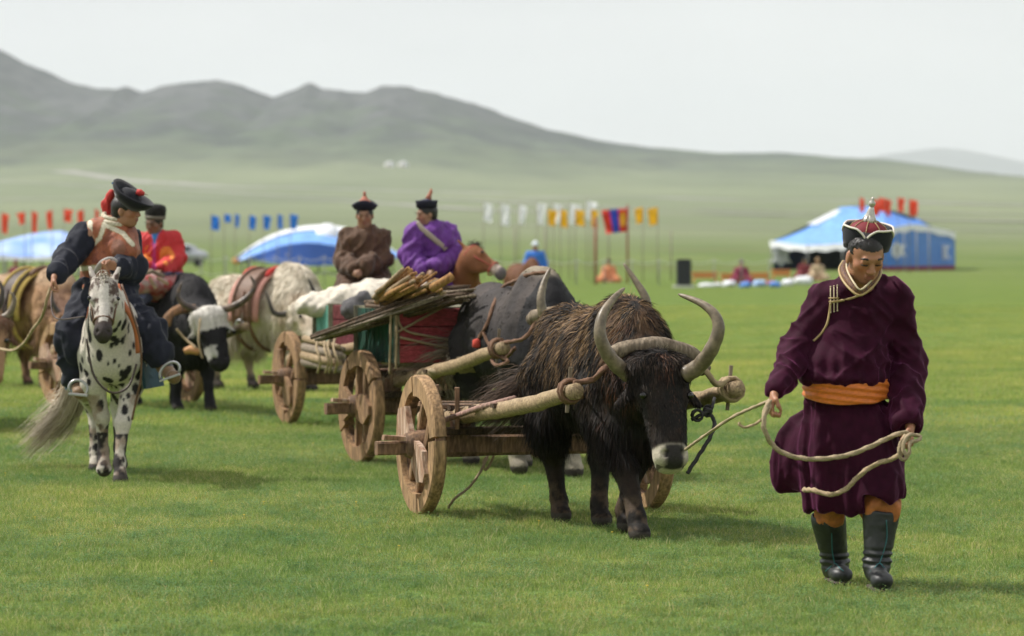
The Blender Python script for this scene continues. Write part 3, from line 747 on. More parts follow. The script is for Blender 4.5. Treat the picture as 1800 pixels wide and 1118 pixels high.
# ================================================================== GRASS (stuff, geometry nodes)
def tuft(name, n, h, wd, seed, spread, colr, leafy=False):
    r = np.random.default_rng(seed); V, F, C = [], [], []
    for i in range(n):
        a = r.random() * 6.283; d = spread * math.sqrt(r.random()); p = A(math.cos(a) * d, math.sin(a) * d, -.004)
        L = h * (0.45 + 0.75 * r.random()); ln = r.normal(0, .38, 2); w = wd * (.7 + .6 * r.random()); t = r.random() * 3.14
        s_ = A(math.cos(t), math.sin(t), 0) * w / 2
        k = len(V); top = A(ln[0] * L, ln[1] * L, L); m = p + A(ln[0] * L * .3, ln[1] * L * .3, L * .55)
        if leafy:
            for q in range(3):
                o = p + top * (.4 + .3 * q) ; a2 = r.random() * 6.28; e = A(math.cos(a2), math.sin(a2), .25) * w * 2.2; f_ = A(-math.sin(a2), math.cos(a2), .1) * w * 1.1
                k = len(V); V += [o, o + e * .5 + f_, o + e, o + e * .5 - f_]; F += [(k, k+1, k+2), (k, k+2, k+3)]
                c = np.array(colr[int(r.random() * len(colr))]) * (.8 + .4 * r.random()); C += [c] * 4
        else:
            V += [p - s_, p + s_, m + s_ * .7, m - s_ * .7, p + top]; F += [(k, k+1, k+2), (k, k+2, k+3), (k+3, k+2, k+4)]
            c = np.array(colr[int(r.random() * len(colr))]) * (.8 + .4 * r.random()); C += [c] * 5
    me = mesh_data(name, np.array(V), [tuple(f) for f in F], False, np.array(C))
    me.materials.append(grass_m); return me
grass_m = mat('grass_blade', attr=True, rough=0.6, spec=0.25, trans=0.4)
def grass_patches(m):
    N, L = m.node_tree.nodes, m.node_tree.links
    vc = [n for n in N if n.type == 'VERTEX_COLOR'][0]; geo = N.new('ShaderNodeNewGeometry'); src = vc.outputs['Color']
    for sc_, ca, cb, lo, hi in ((0.16, (.84, .9, .85), (1.14, 1.06, 1.0), .38, .62), (0.55, (.74, .86, .8), (1.25, 1.12, 1.05), .35, .65), (2.6, (.8, .86, .8), (1.2, 1.14, 1.1), .32, .68)):
        n = N.new('ShaderNodeTexNoise'); n.inputs['Scale'].default_value = sc_; n.inputs['Detail'].default_value = 4; L.new(geo.outputs['Position'], n.inputs['Vector'])
        r = N.new('ShaderNodeValToRGB'); r.color_ramp.elements[0].position = lo; r.color_ramp.elements[1].position = hi; r.color_ramp.elements[0].color = (*[v / 1.3 for v in ca], 1); r.color_ramp.elements[1].color = (*[v / 1.3 for v in cb], 1); L.new(n.outputs['Fac'], r.inputs['Fac'])
        x = N.new('ShaderNodeMix'); x.data_type = 'RGBA'; x.blend_type = 'MULTIPLY'; x.inputs[0].default_value = 1; L.new(src, x.inputs[6]); L.new(r.outputs[0], x.inputs[7])
        v = N.new('ShaderNodeVectorMath'); v.operation = 'SCALE'; v.inputs['Scale'].default_value = 1.35; L.new(x.outputs[2], v.inputs[0]); src = v.outputs[0]
    for n in N:
        if n.type == 'BSDF_PRINCIPLED': L.new(src, n.inputs['Base Color'])
        if n.type == 'BSDF_TRANSLUCENT': L.new(src, n.inputs['Color'])
grass_patches(grass_m)
gG = [(0.24, 0.33, 0.09), (0.19, 0.28, 0.08), (0.32, 0.375, 0.13), (0.5, 0.46, 0.28), (0.13, 0.21, 0.06)]
gB = [(0.28, 0.365, 0.09), (0.24, 0.335, 0.08), (0.34, 0.4, 0.13), (0.42, 0.42, 0.2)]
gD = [(0.1, 0.2, 0.085), (0.14, 0.25, 0.11), (0.17, 0.27, 0.1)]
def hidden_coll(name):
    c = bpy.data.collections.new(name); return c
def grass_layer(name, kind, region, dens, tufts, smin, smax, seed, patch=None, label=None):
    """region = (y0, y1) trapezoid seen by the lens and a little more"""
    y0, y1 = region; n = max(2, int((y1 - y0) / 1.0)); V = []
    nx = 14
    for j in range(n + 1):
        y = y0 + (y1 - y0) * j / n; hw = .24 * y + 2.5
        for i in range(nx + 1):
            x = -hw + 2 * hw * i / nx; V.append((x, y, 0))
    V = np.array(V); V[:, 2] = terrain_h(V[:, 0], V[:, 1]) - .006
    F = np.array([(j*(nx+1)+i, j*(nx+1)+i+1, (j+1)*(nx+1)+i+1, (j+1)*(nx+1)+i) for j in range(n) for i in range(nx)])
    o = obj(name, V, F, None, None, smooth=True); tag(o, kind='stuff')
    coll = bpy.data.collections.new(name + '_source')
    for me in tufts:
        so = bpy.data.objects.new('tuft', me); coll.objects.link(so)
    ng = bpy.data.node_groups.new(name, 'GeometryNodeTree')
    ng.interface.new_socket('Geometry', in_out='INPUT', socket_type='NodeSocketGeometry'); ng.interface.new_socket('Geometry', in_out='OUTPUT', socket_type='NodeSocketGeometry')
    N, L = ng.nodes, ng.links; gi = N.new('NodeGroupInput'); go = N.new('NodeGroupOutput')
    d = N.new('GeometryNodeDistributePointsOnFaces'); d.inputs['Density'].default_value = dens; d.inputs['Seed'].default_value = seed
    L.new(gi.outputs[0], d.inputs['Mesh'])
    if patch:
        pos = N.new('GeometryNodeInputPosition'); no = N.new('ShaderNodeTexNoise'); no.inputs['Scale'].default_value = patch[0]; no.inputs['Detail'].default_value = 4; L.new(pos.outputs[0], no.inputs['Vector'])
        mr = N.new('ShaderNodeMapRange'); mr.inputs[1].default_value = patch[1]; mr.inputs[2].default_value = patch[2]; mr.inputs[3].default_value = 0; mr.inputs[4].default_value = dens
        L.new(no.outputs['Fac'], mr.inputs[0]); L.new(mr.outputs[0], d.inputs['Density'])
    ci = N.new('GeometryNodeCollectionInfo'); ci.inputs['Collection'].default_value = coll; ci.inputs['Separate Children'].default_value = True; ci.inputs['Reset Children'].default_value = True
    io = N.new('GeometryNodeInstanceOnPoints'); io.inputs['Pick Instance'].default_value = True
    L.new(d.outputs['Points'], io.inputs['Points']); L.new(ci.outputs[0], io.inputs['Instance'])
    rr = N.new('FunctionNodeRandomValue'); rr.data_type = 'FLOAT_VECTOR'; rr.inputs[0].default_value = (-.15, -.15, 0); rr.inputs[1].default_value = (.15, .15, 6.28); L.new(rr.outputs[0], io.inputs['Rotation'])
    rs = N.new('FunctionNodeRandomValue'); rs.data_type = 'FLOAT'; rs.inputs[2].default_value = smin; rs.inputs[3].default_value = smax; L.new(rs.outputs[1], io.inputs['Scale'])
    L.new(io.outputs[0], go.inputs[0])
    md = o.modifiers.new('scatter', 'NODES'); md.node_group = ng
    return o
tA = [tuft('tuft', 38, .044, .003, s_, .075, gG) for s_ in range(6)]
tD = [tuft('tuft', 22, .05, .005, 20 + s_, .07, gD, True) for s_ in range(4)]
tF = [tuft('tuft', 26, .05, .007, 40 + s_, .2, gB) for s_ in range(4)]
grass_layer('grass', 'stuff', (14.5, 34), 250, tA, .6, 1.15, 1)
grass_layer('grass_weeds', 'stuff', (14.5, 40), 300, tD, .5, 1.0, 2, patch=(1.1, .49, .62))
fl = MB().tube([(0, 0, 0), (0, 0, .05)], .0012, 4); fl.lathe((0, 0, .05), [(0, .002), (.003, .009), (.006, .008), (.007, .001)], 7)
fme = mesh_data('flower_head', np.array(fl.V), fl.F, True); fme.materials.append(mat('yellow_petal', (.7, .5, .05), .7))
grass_layer('grass_flowers', 'stuff', (14.5, 34), .35, [fme], .5, .9, 9)
grass_layer('grass_behind', 'stuff', (34, 60), 60, tF, .6, 1.1, 3)
grass_layer('grass_beyond', 'stuff', (60, 100), 22, tF, .5, .9, 4)
# ================================================================== ANIMALS
hair_m = mat('animal_hair', attr=True, rough=0.6, spec=0.15)
skin_m = mat('animal_hide', attr=True, rough=0.75, spec=0.25, var=0.15, vscale=30, bump=0.35, bscale=60, bdist=0.01)
def horn_mat(name, c1, c2): return mat(name, c1, 0.42, var=0.3, vscale=14, vstretch=(1, 1, 1), col2=c2, bump=0.25, bscale=45, bdist=.004, spec=.5)
horn_pale = horn_mat('pale_horn', (0.21, 0.165, 0.11), (0.13, 0.10, 0.065))
horn_dark = horn_mat('dark_horn', (0.07, 0.055, 0.045), (0.03, 0.025, 0.02))
eye_m = mat('dark_eye', (0.008, 0.006, 0.006), 0.08, spec=0.6)

def ribbons(paths, width, cols, seed=3):
    """paths (n,k,3) -> tapering ribbons"""
    r = np.random.default_rng(seed); n, k, _ = paths.shape
    T = np.gradient(paths, axis=1); T /= np.linalg.norm(T, axis=2, keepdims=True) + 1e-9
    S = np.cross(T, np.repeat(r.normal(size=(n, 1, 3)), k, 1)); S /= np.linalg.norm(S, axis=2, keepdims=True) + 1e-9
    w = width * (0.7 + .6 * r.random((n, 1, 1))) * (1 - np.linspace(0, 1, k) ** 2 * .9)[None, :, None]
    V = np.stack([paths - S * w / 2, paths + S * w / 2], 2).reshape(-1, 3)
    b = (np.arange(n)[:, None] * 2 * k + np.arange(k - 1)[None, :] * 2).reshape(-1, 1)
    return V, b + np.array([[0, 1, 3, 2]]), np.repeat(cols[:, None, :], 2 * k, 1).reshape(-1, 3) if cols.ndim == 2 else np.repeat(cols, 2, 1).reshape(-1, 3)

def tail(name, pts, n, r0, r1, width, colf, parent, seed=3, frizz=.02):
    r = np.random.default_rng(seed); C = spline(pts, 5); k = len(C); t = np.linspace(0, 1, k)
    off = r.normal(size=(n, 3)); fr = r.normal(size=(n, k, 3)).cumsum(1) * frizz / math.sqrt(k)
    end = (0.6 + .4 * r.random(n))[:, None, None]
    idx = (t[None, :] * end[:, :, 0]) * (k - 1); i0 = np.floor(idx).astype(int); i1 = np.minimum(i0 + 1, k - 1); f = (idx - i0)[..., None]
    P = C[i0] * (1 - f) + C[i1] * f
    P = P + off[:, None, :] * (r0 + (r1 - r0) * (t ** .7))[None, :, None] + fr
    cols = colf(np.repeat(t[None], n, 0), r.random((n, 1)) * np.ones((1, k)))
    V, F, Cc = ribbons(P, width, cols, seed)
    return obj(name, V, F, hair_m, parent, Cc, False)

def hoof_leg(s, pts, rad, toes=True, k=.05, hoof=.06):
    s.chain(pts, rad, k)
    f = pts[-1]
    s.ell(A(f[0] + .03, f[1], .045), (hoof * 1.25, hoof, .06), k=.03)

def yak(label, fr, colf, hairf, feet, head=None, horns=None, horn_m=None, h=.018, nhair=14000, group=None, muzzle_white=True, hairw=.006,
        hairlen=1.0, tail_pts=None, tail_col=None, name='yak', dark_band=None, seed=1, eyes=True, haircol_seed=0, headgear=True, hump=1.0, width=1.0, fluff=0.0, coatlen=1.0, lump=.035, longtop=0.0, clump=.5):
    """fr: heading frame; feet: hind right, hind left, front right, front left as (x, y, lift)"""
    t = root(name, label, 'yak', fr.o, group)
    H = dict(poll=A(.95, 0, 1.0), nose=A(1.2, 0, .47), side=A(0, 1, 0)); H.update(head or {})
    P0, P1 = A(*H['poll']), A(*H['nose']); ax = nrm(P1 - P0); sd_ = nrm(H['side']); sd_ = nrm(sd_ - ax * (sd_ @ ax)); fw = np.cross(ax, sd_) if False else np.cross(sd_, ax)
    if fw[0] < 0 and abs(fw[0]) > abs(fw[1]) * .2: fw = -fw
    # head frame: ax towards nose, sd_ to the left, fw out of the face
    hp = lambda a, b, c: P0 + ax * a + sd_ * b + fw * c
    s = SDF((-1.25, -.62, -.02), (1.75, .62, 1.6), h)
    w = width
    s.ell((-.72, 0, 1.03), (.28, .24 * w, .30), k=.0)
    s.ell((-.25, 0, .93), (.6, .325 * w, .36), k=.1)
    s.ell((-.45, 0, 1.14), (.4, .15, .14), k=.12)
    s.ell((.30, 0, .92), (.36, .29 * w, .40), k=.12)
    s.ell((.28, 0, 1.17 + .03 * hump), (.33, .15, .16 + .03 * hump), k=.14)
    s.ell((.42, 0, .62), (.3, .2, .2), k=.12)
    s.cone((.42, 0, 1.0), (.68, P0[1] * .4, P0[2] - .12), .26, .19, .12, flat=((0, 1, 0), .85))
    s.cone((.55, 0, .9), hp(.08, 0, -.12), .24, .15, .1, flat=((0, 1, 0), .85))
    # head
    s.ell(hp(.07, 0, -.03), (.16, .158, .12), np.stack([ax, sd_, fw], 1), k=.05)
    s.cone(hp(.05, 0, -.02), hp(.5, 0, -.02), .14, .092, .05, flat=(sd_, 1.08))
    s.cone(hp(.2, 0, -.1), hp(.5, 0, -.05), .1, .06, .05, flat=(sd_, .75))
    L = np.linalg.norm(P1 - P0)
    s.ell(hp(L - .045, 0, -.02), (.066, .102, .074), np.stack([ax, sd_, fw], 1), k=.03)
    s.ell(hp(L - .012, 0, -.06), (.042, .082, .052), np.stack([ax, sd_, fw], 1), k=.02)
    s.cone(hp(.02, -.12, 0), hp(.02, .12, 0), .075, .075, .04)
    for q in (-1, 1):
        s.ell(hp(.19, q * .105, .03), (.06, .03, .03), np.stack([ax, sd_, fw], 1), k=.03)
        s.ell(hp(L - .05, q * .052, .046), (.022, .02, .018), np.stack([ax, sd_, fw], 1), k=.01, op='s')
        e0 = hp(.1, q * .13, -.06); e1 = hp(.2, q * .25, -.1)
        s.cone(e0, e1, .045, .02, .03, flat=(fw, .4))
    s.cone(hp(L - .012, -.055, -.035), hp(L - .012, .055, -.035), .007, .007, .008, 's')
    # legs
    for i, (fx_, fy_, lift) in enumerate(feet):
        q = -1 if i % 2 == 0 else 1
        if i < 2:
            hip = A(-.62, q * .15, .88); sti = A(-.50 + (fx_ + .65) * .35, q * .19, .62); hock = A(fx_ - .05 + (fx_ + .6) * -.12, (fy_ * .7 + q * .16 * .3), .40)
            hoof_leg(s, [hip, sti, hock, A(fx_ - .01, fy_, .13 + lift), A(fx_ + .01, fy_, .06 + lift)], [.2, .135, .06, .044, .052])
        else:
            sh = A(.34, q * .17, .8); kn = A(.37 + (fx_ - .37) * .62, fy_ * .7 + q * .15 * .3, .40)
            hoof_leg(s, [sh, A(.36 + (fx_ - .37) * .3, q * .15, .6), kn, A(fx_ - .015, fy_, .13 + lift), A(fx_ + .01, fy_, .06 + lift)], [.17, .12, .066, .046, .054])
    V, F = s.mesh(); V, F = biggest(V, F)
    V = V + vnormals(V, F) * ((fbm(V, 9, seed)[:, None] - .5) * (lump + fluff) * (1 - np.exp(-((V - P1) ** 2).sum(1) / .04))[:, None])
    def muz(P):
        d = (P - P1) @ ax + .085
        c = (P - P1) @ fw; b = np.abs((P - P1) @ sd_)
        near = (np.linalg.norm(P - P1, axis=1) < .19)
        ring = sstep(-.03, .0, d) * near
        nose = ring * sstep(-.03, .0, c) * (1 - sstep(.055, .085, b + .03 * fbm(P, 30, 2))) * sstep(-.03, .0, d)
        lipline = (np.abs(d - .085) < .011) & (c < -.01) & near
        return ring, nose, lipline
    def cf(P):
        c = colf(P, H)
        if muzzle_white:
            r_, n_, l_ = muz(P)
            c = mixc(c, A(.46, .41, .32) * (.7 + .6 * fbm(P, 25, 6))[:, None], r_); c = mixc(c, A(.03, .026, .025), np.clip(n_ * 1.1, 0, 1)); c = np.where(l_[:, None], A(.12, .1, .08), c)
        hoofs = (P[:, 2] < .06)
        return np.where(hoofs[:, None], A(.05, .042, .035), c)
    obj('body', fr.w(V), F, skin_m, t, cf(V))
    # coat
    def length(P):
        z, x = P[:, 2], P[:, 0]
        hd = ((P - P0) @ ax > -.05) & (x > P0[0] - .2)
        belly = sstep(.85, .55, z) * (x < .75)
        leg = z < .5
        l = .045 + .10 * belly * hairlen + longtop * sstep(.7, .9, z)
        l = np.where(leg, .03 + .10 * sstep(.36, .55, z) * hairlen, l)
        da = (P - P0) @ ax
        l = np.where(hd, np.where(da > .14, .03, .055), l)
        l = np.where(hd & (da > L - .12), .006, l)
        return l * coatlen
    def dirf(P, N):
        down = A(-.12, 0, -1.0); d = np.repeat(down[None], len(P), 0)
        top = sstep(.9, 1.2, P[:, 2])[:, None]
        d = d * (1 - .35 * top) + A(-.35, 0, 0) * top * .6
        hd = (((P - P0) @ ax > -.02) & (P[:, 0] > P0[0] - .15))[:, None]
        d = np.where(hd, ax * .9 - fw * .1, d)
        tg = d - N * (d * N).sum(1, keepdims=True)
        return tg / (np.linalg.norm(tg, axis=1, keepdims=True) + .05) + N * np.where(hd, .2, .13)
    def wt(P): return np.where(P[:, 2] < .07, 0, 1.0) * np.where(P[:, 0] > P0[0] - .2, 2.2, 1.0) * np.minimum(1, np.minimum(np.linalg.norm(P - hp(.2, .138, .05), axis=1), np.linalg.norm(P - hp(.2, -.138, .05), axis=1)) / .04) ** 3
    hv, hf, hc = hair(V, F, nhair, length, hairw, dirf, lambda P, r: (lambda c: mixc(c, cf(P), np.where(muz(P)[0] > .3, 1.0, 0.0)) if muzzle_white else c)(hairf(P, r, H)), seed, wt, clump=clump)
    obj('coat', fr.w(hv), hf, hair_m, t, hc, False)
    if eyes:
        for q in (-1, 1):
            c = fr.w(hp(.2, q * .138, .05)); MB().lathe(c - A(0, 0, .022), [(0, .002), (.008, .018), (.022, .024), (.036, .018), (.044, .002)], 12).build('eye', eye_m, t, True)
    horns = horns or [(.0, .1, -.01), (.02, .2, .0), (.0, .29, .02), (-.1, .35, .04), (-.22, .34, .05), (-.33, .27, .05)]
    if len(horns) == 2 and len(np.shape(horns[0])) == 2: sets = [np.array(horns[0]), np.array(horns[1])]
    else: sets = [fr.w([hp(a, q * b, c) for a, b, c in horns]) for q in (-1, 1)]
    for P in sets:
        C = spline(P, 6); n = len(C); u = np.linspace(0, 1, n); L_ = np.linalg.norm(np.diff(C, axis=0), axis=1).sum()
        rr = .048 * (1 - u) ** .55 * (1 + .05 * np.sin(u * 60) * (u < .4)) + .003
        if L_ < .6: rr = rr * .8
        MB().tube(C, list(rr), 12).build('horn', horn_m or horn_pale, t, True)
    if tail_pts is not None:
        tail('tail', fr.w(tail_pts) if not isinstance(tail_pts, np.ndarray) else tail_pts, 900 if h > .012 else 2000, .015, .075, .006, tail_col, t, seed)
    t['_tmp'] = 1; del t['_tmp']
    return t, dict(hp=hp, fr=fr, V=V, F=F, L=L)

def horse(label, fr, colf, hairf, feet, poll=(.92, 0, 1.45), nose=(1.12, 0, 1.05), h=.02, nhair=6000, mane=(.1, .07, .05), tail_pts=None, tail_col=None, group=None, seed=1, hair_len=.014, crest=1.0, bridle_m=None, side=(0, 1, 0), hs=1.0):
    t = root('horse', label, 'horse', fr.o, group)
    P0, P1 = A(*poll), A(*nose); ax = nrm(P1 - P0); sd_ = nrm(A(*side) - ax * (A(*side) @ ax)); fw = np.cross(sd_, ax)
    if fw[2] < 0: fw = -fw
    hp = lambda a, b, c: P0 + ax * a + sd_ * b + fw * c
    R = np.stack([ax, sd_, fw], 1); L = np.linalg.norm(P1 - P0)
    s = SDF((-1.1, -.5, -.02), (1.7, .75, 1.75), h)
    s.ell((-.1, 0, .97), (.56, .26, .27), k=.05); s.ell((-.55, 0, 1.04), (.3, .25, .25), k=.1); s.ell((.36, 0, .98), (.28, .225, .3), k=.1)
    s.ell((.2, 0, 1.2), (.28, .09, .1), k=.1); s.ell((.5, 0, .9), (.16, .19, .2), k=.08)
    s.cone((.42, 0, 1.08), (.62, P0[1] * .35, 1.2), .24, .19, .1, flat=((0, 1, 0), .72)); s.cone((.6, P0[1] * .35, 1.2), hp(.05, 0, -.09), .19, .115, .08, flat=((0, 1, 0), .7))
    s.ell(hp(.07, 0, -.03), (.12, .085 * hs, .1), R, k=.05); s.cone(hp(.06, 0, -.03), hp(L - .05, 0, -.02), .088 * hs, .052 * hs, .05, flat=(sd_, .85))
    s.ell(hp(.14, 0, -.1), (.11, .06 * hs, .075), R, k=.05)
    s.ell(hp(L - .05, 0, -.025), (.06, .056 * hs, .056), R, k=.03); s.ell(hp(L - .02, 0, -.06), (.035, .04, .035), R, k=.02)
    for q in (-1, 1):
        s.cone(hp(-.0, q * .05 * hs, -.03), hp(-.13, q * .085 * hs, -.01), .034, .016, .015, flat=(fw, .7))
        s.ell(hp(.15, q * .07 * hs, .02), (.035, .02, .02), R, k=.02)
        s.ell(hp(L - .035, q * .035, .02), (.013, .012, .018), R, k=.01, op='s')
    for i, (fx_, fy_, lift) in enumerate(feet):
        q = -1 if i % 2 == 0 else 1
        if i < 2: pts = [A(-.55, q * .13, .95), A(-.45 + (fx_ + .6) * .3, q * .16, .72), A(fx_ - .08 * (1), fy_, .46 + lift * .5), A(fx_ - .02, fy_, .14 + lift), A(fx_ + .02, fy_, .06 + lift)]; rad = [.19, .13, .055, .036, .044]
        else: pts = [A(.36, q * .13, .9), A(.38, q * .14, .7), A(.38 + (fx_ - .38) * .6, q * .1 + (fy_ - q * .1) * .6, .42 + lift * .6), A(fx_ - .02, fy_, .14 + lift), A(fx_ + .02, fy_, .06 + lift)]; rad = [.13, .085, .05, .034, .043]
        s.chain(pts, rad, .05); s.cone(A(fx_ + .02, fy_, .07 + lift), A(fx_ + .035, fy_, .02 + lift), .045, .058, .01)
    V, F = s.mesh(); V, F = biggest(V, F)
    obj('body', fr.w(V), F, skin_m, t, colf(V, hp, L))
    length = lambda P: np.where(P[:, 0] > P0[0] - .1, .008, hair_len) * np.ones(len(P))
    def dirf(P, N):
        d = A(-.6, 0, -.8); tg = d - N * (N @ d)[:, None]; return tg / (np.linalg.norm(tg, axis=1, keepdims=True) + .05) + N * .2
    if nhair:
        hv, hf, hc = hair(V, F, nhair, length, .005, dirf, lambda P, r: hairf(P, r, hp, L), seed, lambda P: (P[:, 2] > .08) * 1.0)
        obj('coat', fr.w(hv), hf, hair_m, t, hc, False)
    # mane
    r = np.random.default_rng(seed); n = 700; u = r.random(n)
    A0, A1_, A2_ = A(.3, 0, 1.29), A(.6, P0[1] * .35 , 1.2) + A(-.02, 0, .19 * .95), hp(-.06, 0, -.02)
    B = (1 - u[:, None]) ** 2 * A0 + 2 * u[:, None] * (1 - u[:, None]) * (A1_ + A(0, 0, .02)) + u[:, None] ** 2 * A2_
    sdv = np.where(r.random(n) < .75, 1, -1)[:, None] * sd_
    k = np.linspace(0, 1, 5)[None, :, None]; Ln = (.12 + .12 * r.random(n))[:, None, None] * crest
    D = A(-.1, 0, .35) + sdv * .35 + r.normal(size=(n, 3)) * .15
    P = B[:, None, :] - A(0, 0, .03) + D[:, None, :] * Ln * k + A(0, 0, -1.1) * Ln * k ** 2
    mc = A(*mane)[None] * (.6 + .8 * r.random((n, 1))); mv, mf, mcc = ribbons(P, .007, mc, seed)
    obj('mane', fr.w(mv), mf, hair_m, t, mcc, False)
    n = 160; P = hp(-.02, 0, .0) + r.normal(size=(n, 1, 3)) * .018 + (ax * .6 + fw * .25 + A(0, 0, .0)) * (.10 + .08 * r.random((n, 1, 1))) * crest * k + r.normal(size=(n, 1, 3)) * .03 * k + fw * .05 * np.sin(k * 3)
    mv, mf, mcc = ribbons(P, .007, A(*mane)[None] * (.6 + .8 * r.random((n, 1))), seed); obj('forelock', fr.w(mv), mf, hair_m, t, mcc, False)
    for q in (-1, 1):
        c = fr.w(hp(.15, q * .083 * hs, .028)); MB().lathe(c - A(0, 0, .015), [(0, .002), (.007, .013), (.016, .016), (.026, .012), (.032, .002)], 10).build('eye', eye_m, t, True)
    if tail_pts is not None: tail('tail', fr.w(tail_pts) if not isinstance(tail_pts, np.ndarray) else tail_pts, 1300, .02, .07, .006, tail_col, t, seed)
    if bridle_m:
        b = MB(); 
        def ring(a, ry, rz, c0, r=.008): b.tube([fr.w(hp(a, ry * math.cos(x), c0 + rz * math.sin(x))) for x in np.linspace(0, 2 * math.pi, 17)], r, 6)
        ring(L - .14, .068, .075, -.03); ring(.02, .092, .11, -.04)
        for q in (-1, 1): b.tube([fr.w(hp(.02, q * .09, -.04)), fr.w(hp(.15, q * .087, -.05)), fr.w(hp(L - .14, q * .068, -.03))], .007, 6)
        b.build('bridle', bridle_m, t, True)
    return t, dict(hp=hp, fr=fr, L=L)
# ------------------------------------------------------------------ leading dark brown yak
fr1 = Frame(.57, 21.9, 17.5)
def c_front(P, H):
    n = fbm(P * A(1.2, 1.2, .5), 11, 3, 4); top = sstep(.95, 1.25, P[:, 2]) * (P[:, 0] < .75)
    c = mixc(A(.010, .008, .007), A(.024, .015, .011), sstep(.4, .7, n))
    c = mixc(c, A(.10, .055, .028), top * sstep(.42, .62, n) * .8)
    mud = sstep(.34, .16, P[:, 2]) * sstep(.4, .6, fbm(P, 18, 5))
    return mixc(c, A(.075, .05, .032), mud)
def h_front(P, r, H):
    n = fbm(np.stack([P[:, 0] + .25 * P[:, 2], P[:, 1] * .25, P[:, 2] * .06], 1), 34, 8, 2); top = sstep(.72, 1.12, P[:, 2]) * sstep(.75, .45, P[:, 0])
    c = mixc(A(.007, .006, .006), A(.022, .014, .011), sstep(.35, .8, r * .6 + n * .5))
    c = mixc(c, A(.40, .25, .13), np.clip(top * sstep(.47, .6, n * .85 + r * .15), 0, 1) * (.45 + .45 * r))
    rust = sstep(.5, .66, fbm(P, 6, 11)) * (P[:, 0] > .55) * sstep(.5, .9, r)
    c = mixc(c, A(.14, .05, .022), rust * .7)
    P0, P1 = A(*H['poll']), A(*H['nose']); ax = nrm(P1 - P0); da = (P - P0) @ ax; hd = (da > -.06) * (P[:, 0] > P0[0] - .12); b = np.abs(P[:, 1] - P0[1] - .1 * da)
    c = mixc(c, A(.085, .06, .045), hd * sstep(.12, -.02, da) * sstep(.3, .7, r))
    c = mixc(c, A(.13, .055, .03), hd * sstep(.045, .015, b) * (da < .42) * sstep(.35, .7, r + .3 * n - .15) * .8)
    c = mixc(c, A(.06, .05, .042), hd * (da > .1) * sstep(.55, .9, r) * .7)
    c = mixc(c, A(.16, .12, .09), hd * np.exp(-((da - .17) / .03) ** 2 - ((b - .13) / .03) ** 2) * .8)
    mud = sstep(.36, .16, P[:, 2]) * sstep(.4, .6, fbm(P, 18, 5))
    return mixc(c, A(.085, .055, .035), mud * .8)
hl = [W(1122,664,21.0), W(1096,652,20.97), W(1070,625,20.9), W(1055,590,20.87), W(1059,555,20.9), W(1077,527,20.97), W(1098,506,21.05)]
hr = [W(1205,658,20.93), W(1228,644,20.88), W(1250,615,20.8), W(1263,580,20.78), W(1256,553,20.8), W(1232,533,20.86), W(1192,517,20.95)]
tl = np.array([fr1.w((-.95, -.02, 1.1)), W(945,668,23.0), W(915,690,23.05), W(885,712,23.05), W(850,742,23.0)])
yk1, y1 = yak('large dark brown yak with tan streaked back and cream muzzle pulling the nearest cart', fr1, c_front, h_front,
    [(-.74, -.06, 0), (-.30, .05, 0), (.8, -.1, 0), (.17, .05, 0)],
    head=dict(poll=(.95, -.02, 1.0), nose=(1.2, -.03, .455)), horns=[hl, hr], h=.0095, lump=.012, longtop=.03, clump=.25, nhair=80000, hairw=.0035,
    tail_pts=tl, tail_col=lambda t, r: mixc(A(.03, .02, .015), A(.2, .13, .09), sstep(.3, 1, t) * r), width=.95)
# ================================================================== PEOPLE
skin_p = mat('tanned_skin', attr=True, rough=0.5, spec=.4, var=.06, vscale=40, bump=.12, bscale=180, bdist=.002, sss=.08)
hairblack = mat('black_hair', (.012, .01, .01), .45, var=.3, vscale=60, vstretch=(1, 1, .2), bump=.8, bscale=90, bdist=.006)
def headbasis(fwd, up=(0, 0, 1)):
    f = nrm(fwd); l = nrm(np.cross(up, f)); u = np.cross(f, l); return np.stack([f, l, u], 1)
def sdf_head(s, c, B, sc_=1.0, detail=True):
    c = np.asarray(c, float); q = lambda x, y, z: c + B @ (A(x, y, z) * sc_); E = lambda p, r, k=.012, op='u': s.ell(q(*p), A(*r) * sc_, B, k * sc_, op)
    E((-.012, 0, .035), (.097, .078, .085), 0); E((.02, 0, -.03), (.068, .06, .085), .03)
    E((.042, 0, -.092), (.034, .032, .024), .03)
    for y in (-1, 1):
        E((.0, y * .047, -.062), (.04, .02, .035), .03); E((.048, y * .042, -.016), (.03, .026, .023), .02)
        if detail:
            E((.098, y * .033, .008), (.02, .019, .011), .012, 's'); E((.073, y * .032, .006), (.017, .018, .0125), .006)
            E((.093, y * .0135, -.034), (.011, .0085, .008), .008)
        E((-.005, y * .082, -.004), (.02, .009, .032), .01)
    s.cone(q(.084, -.034, .026), q(.084, .034, .026), .011 * sc_, .011 * sc_, .016 * sc_)
    s.cone(q(.084, 0, .016), q(.104, 0, -.028), .008 * sc_, .0135 * sc_, .012 * sc_)
    if detail:
        s.cone(q(.084, -.018, -.056), q(.084, .018, -.056), .0075 * sc_, .0075 * sc_, .006 * sc_)
        s.cone(q(.083, -.014, -.068), q(.083, .014, -.068), .0085 * sc_, .0085 * sc_, .006 * sc_)
        s.cone(q(.094, -.02, -.062), q(.094, .02, -.062), .003 * sc_, .003 * sc_, .004 * sc_, 's')
    return q
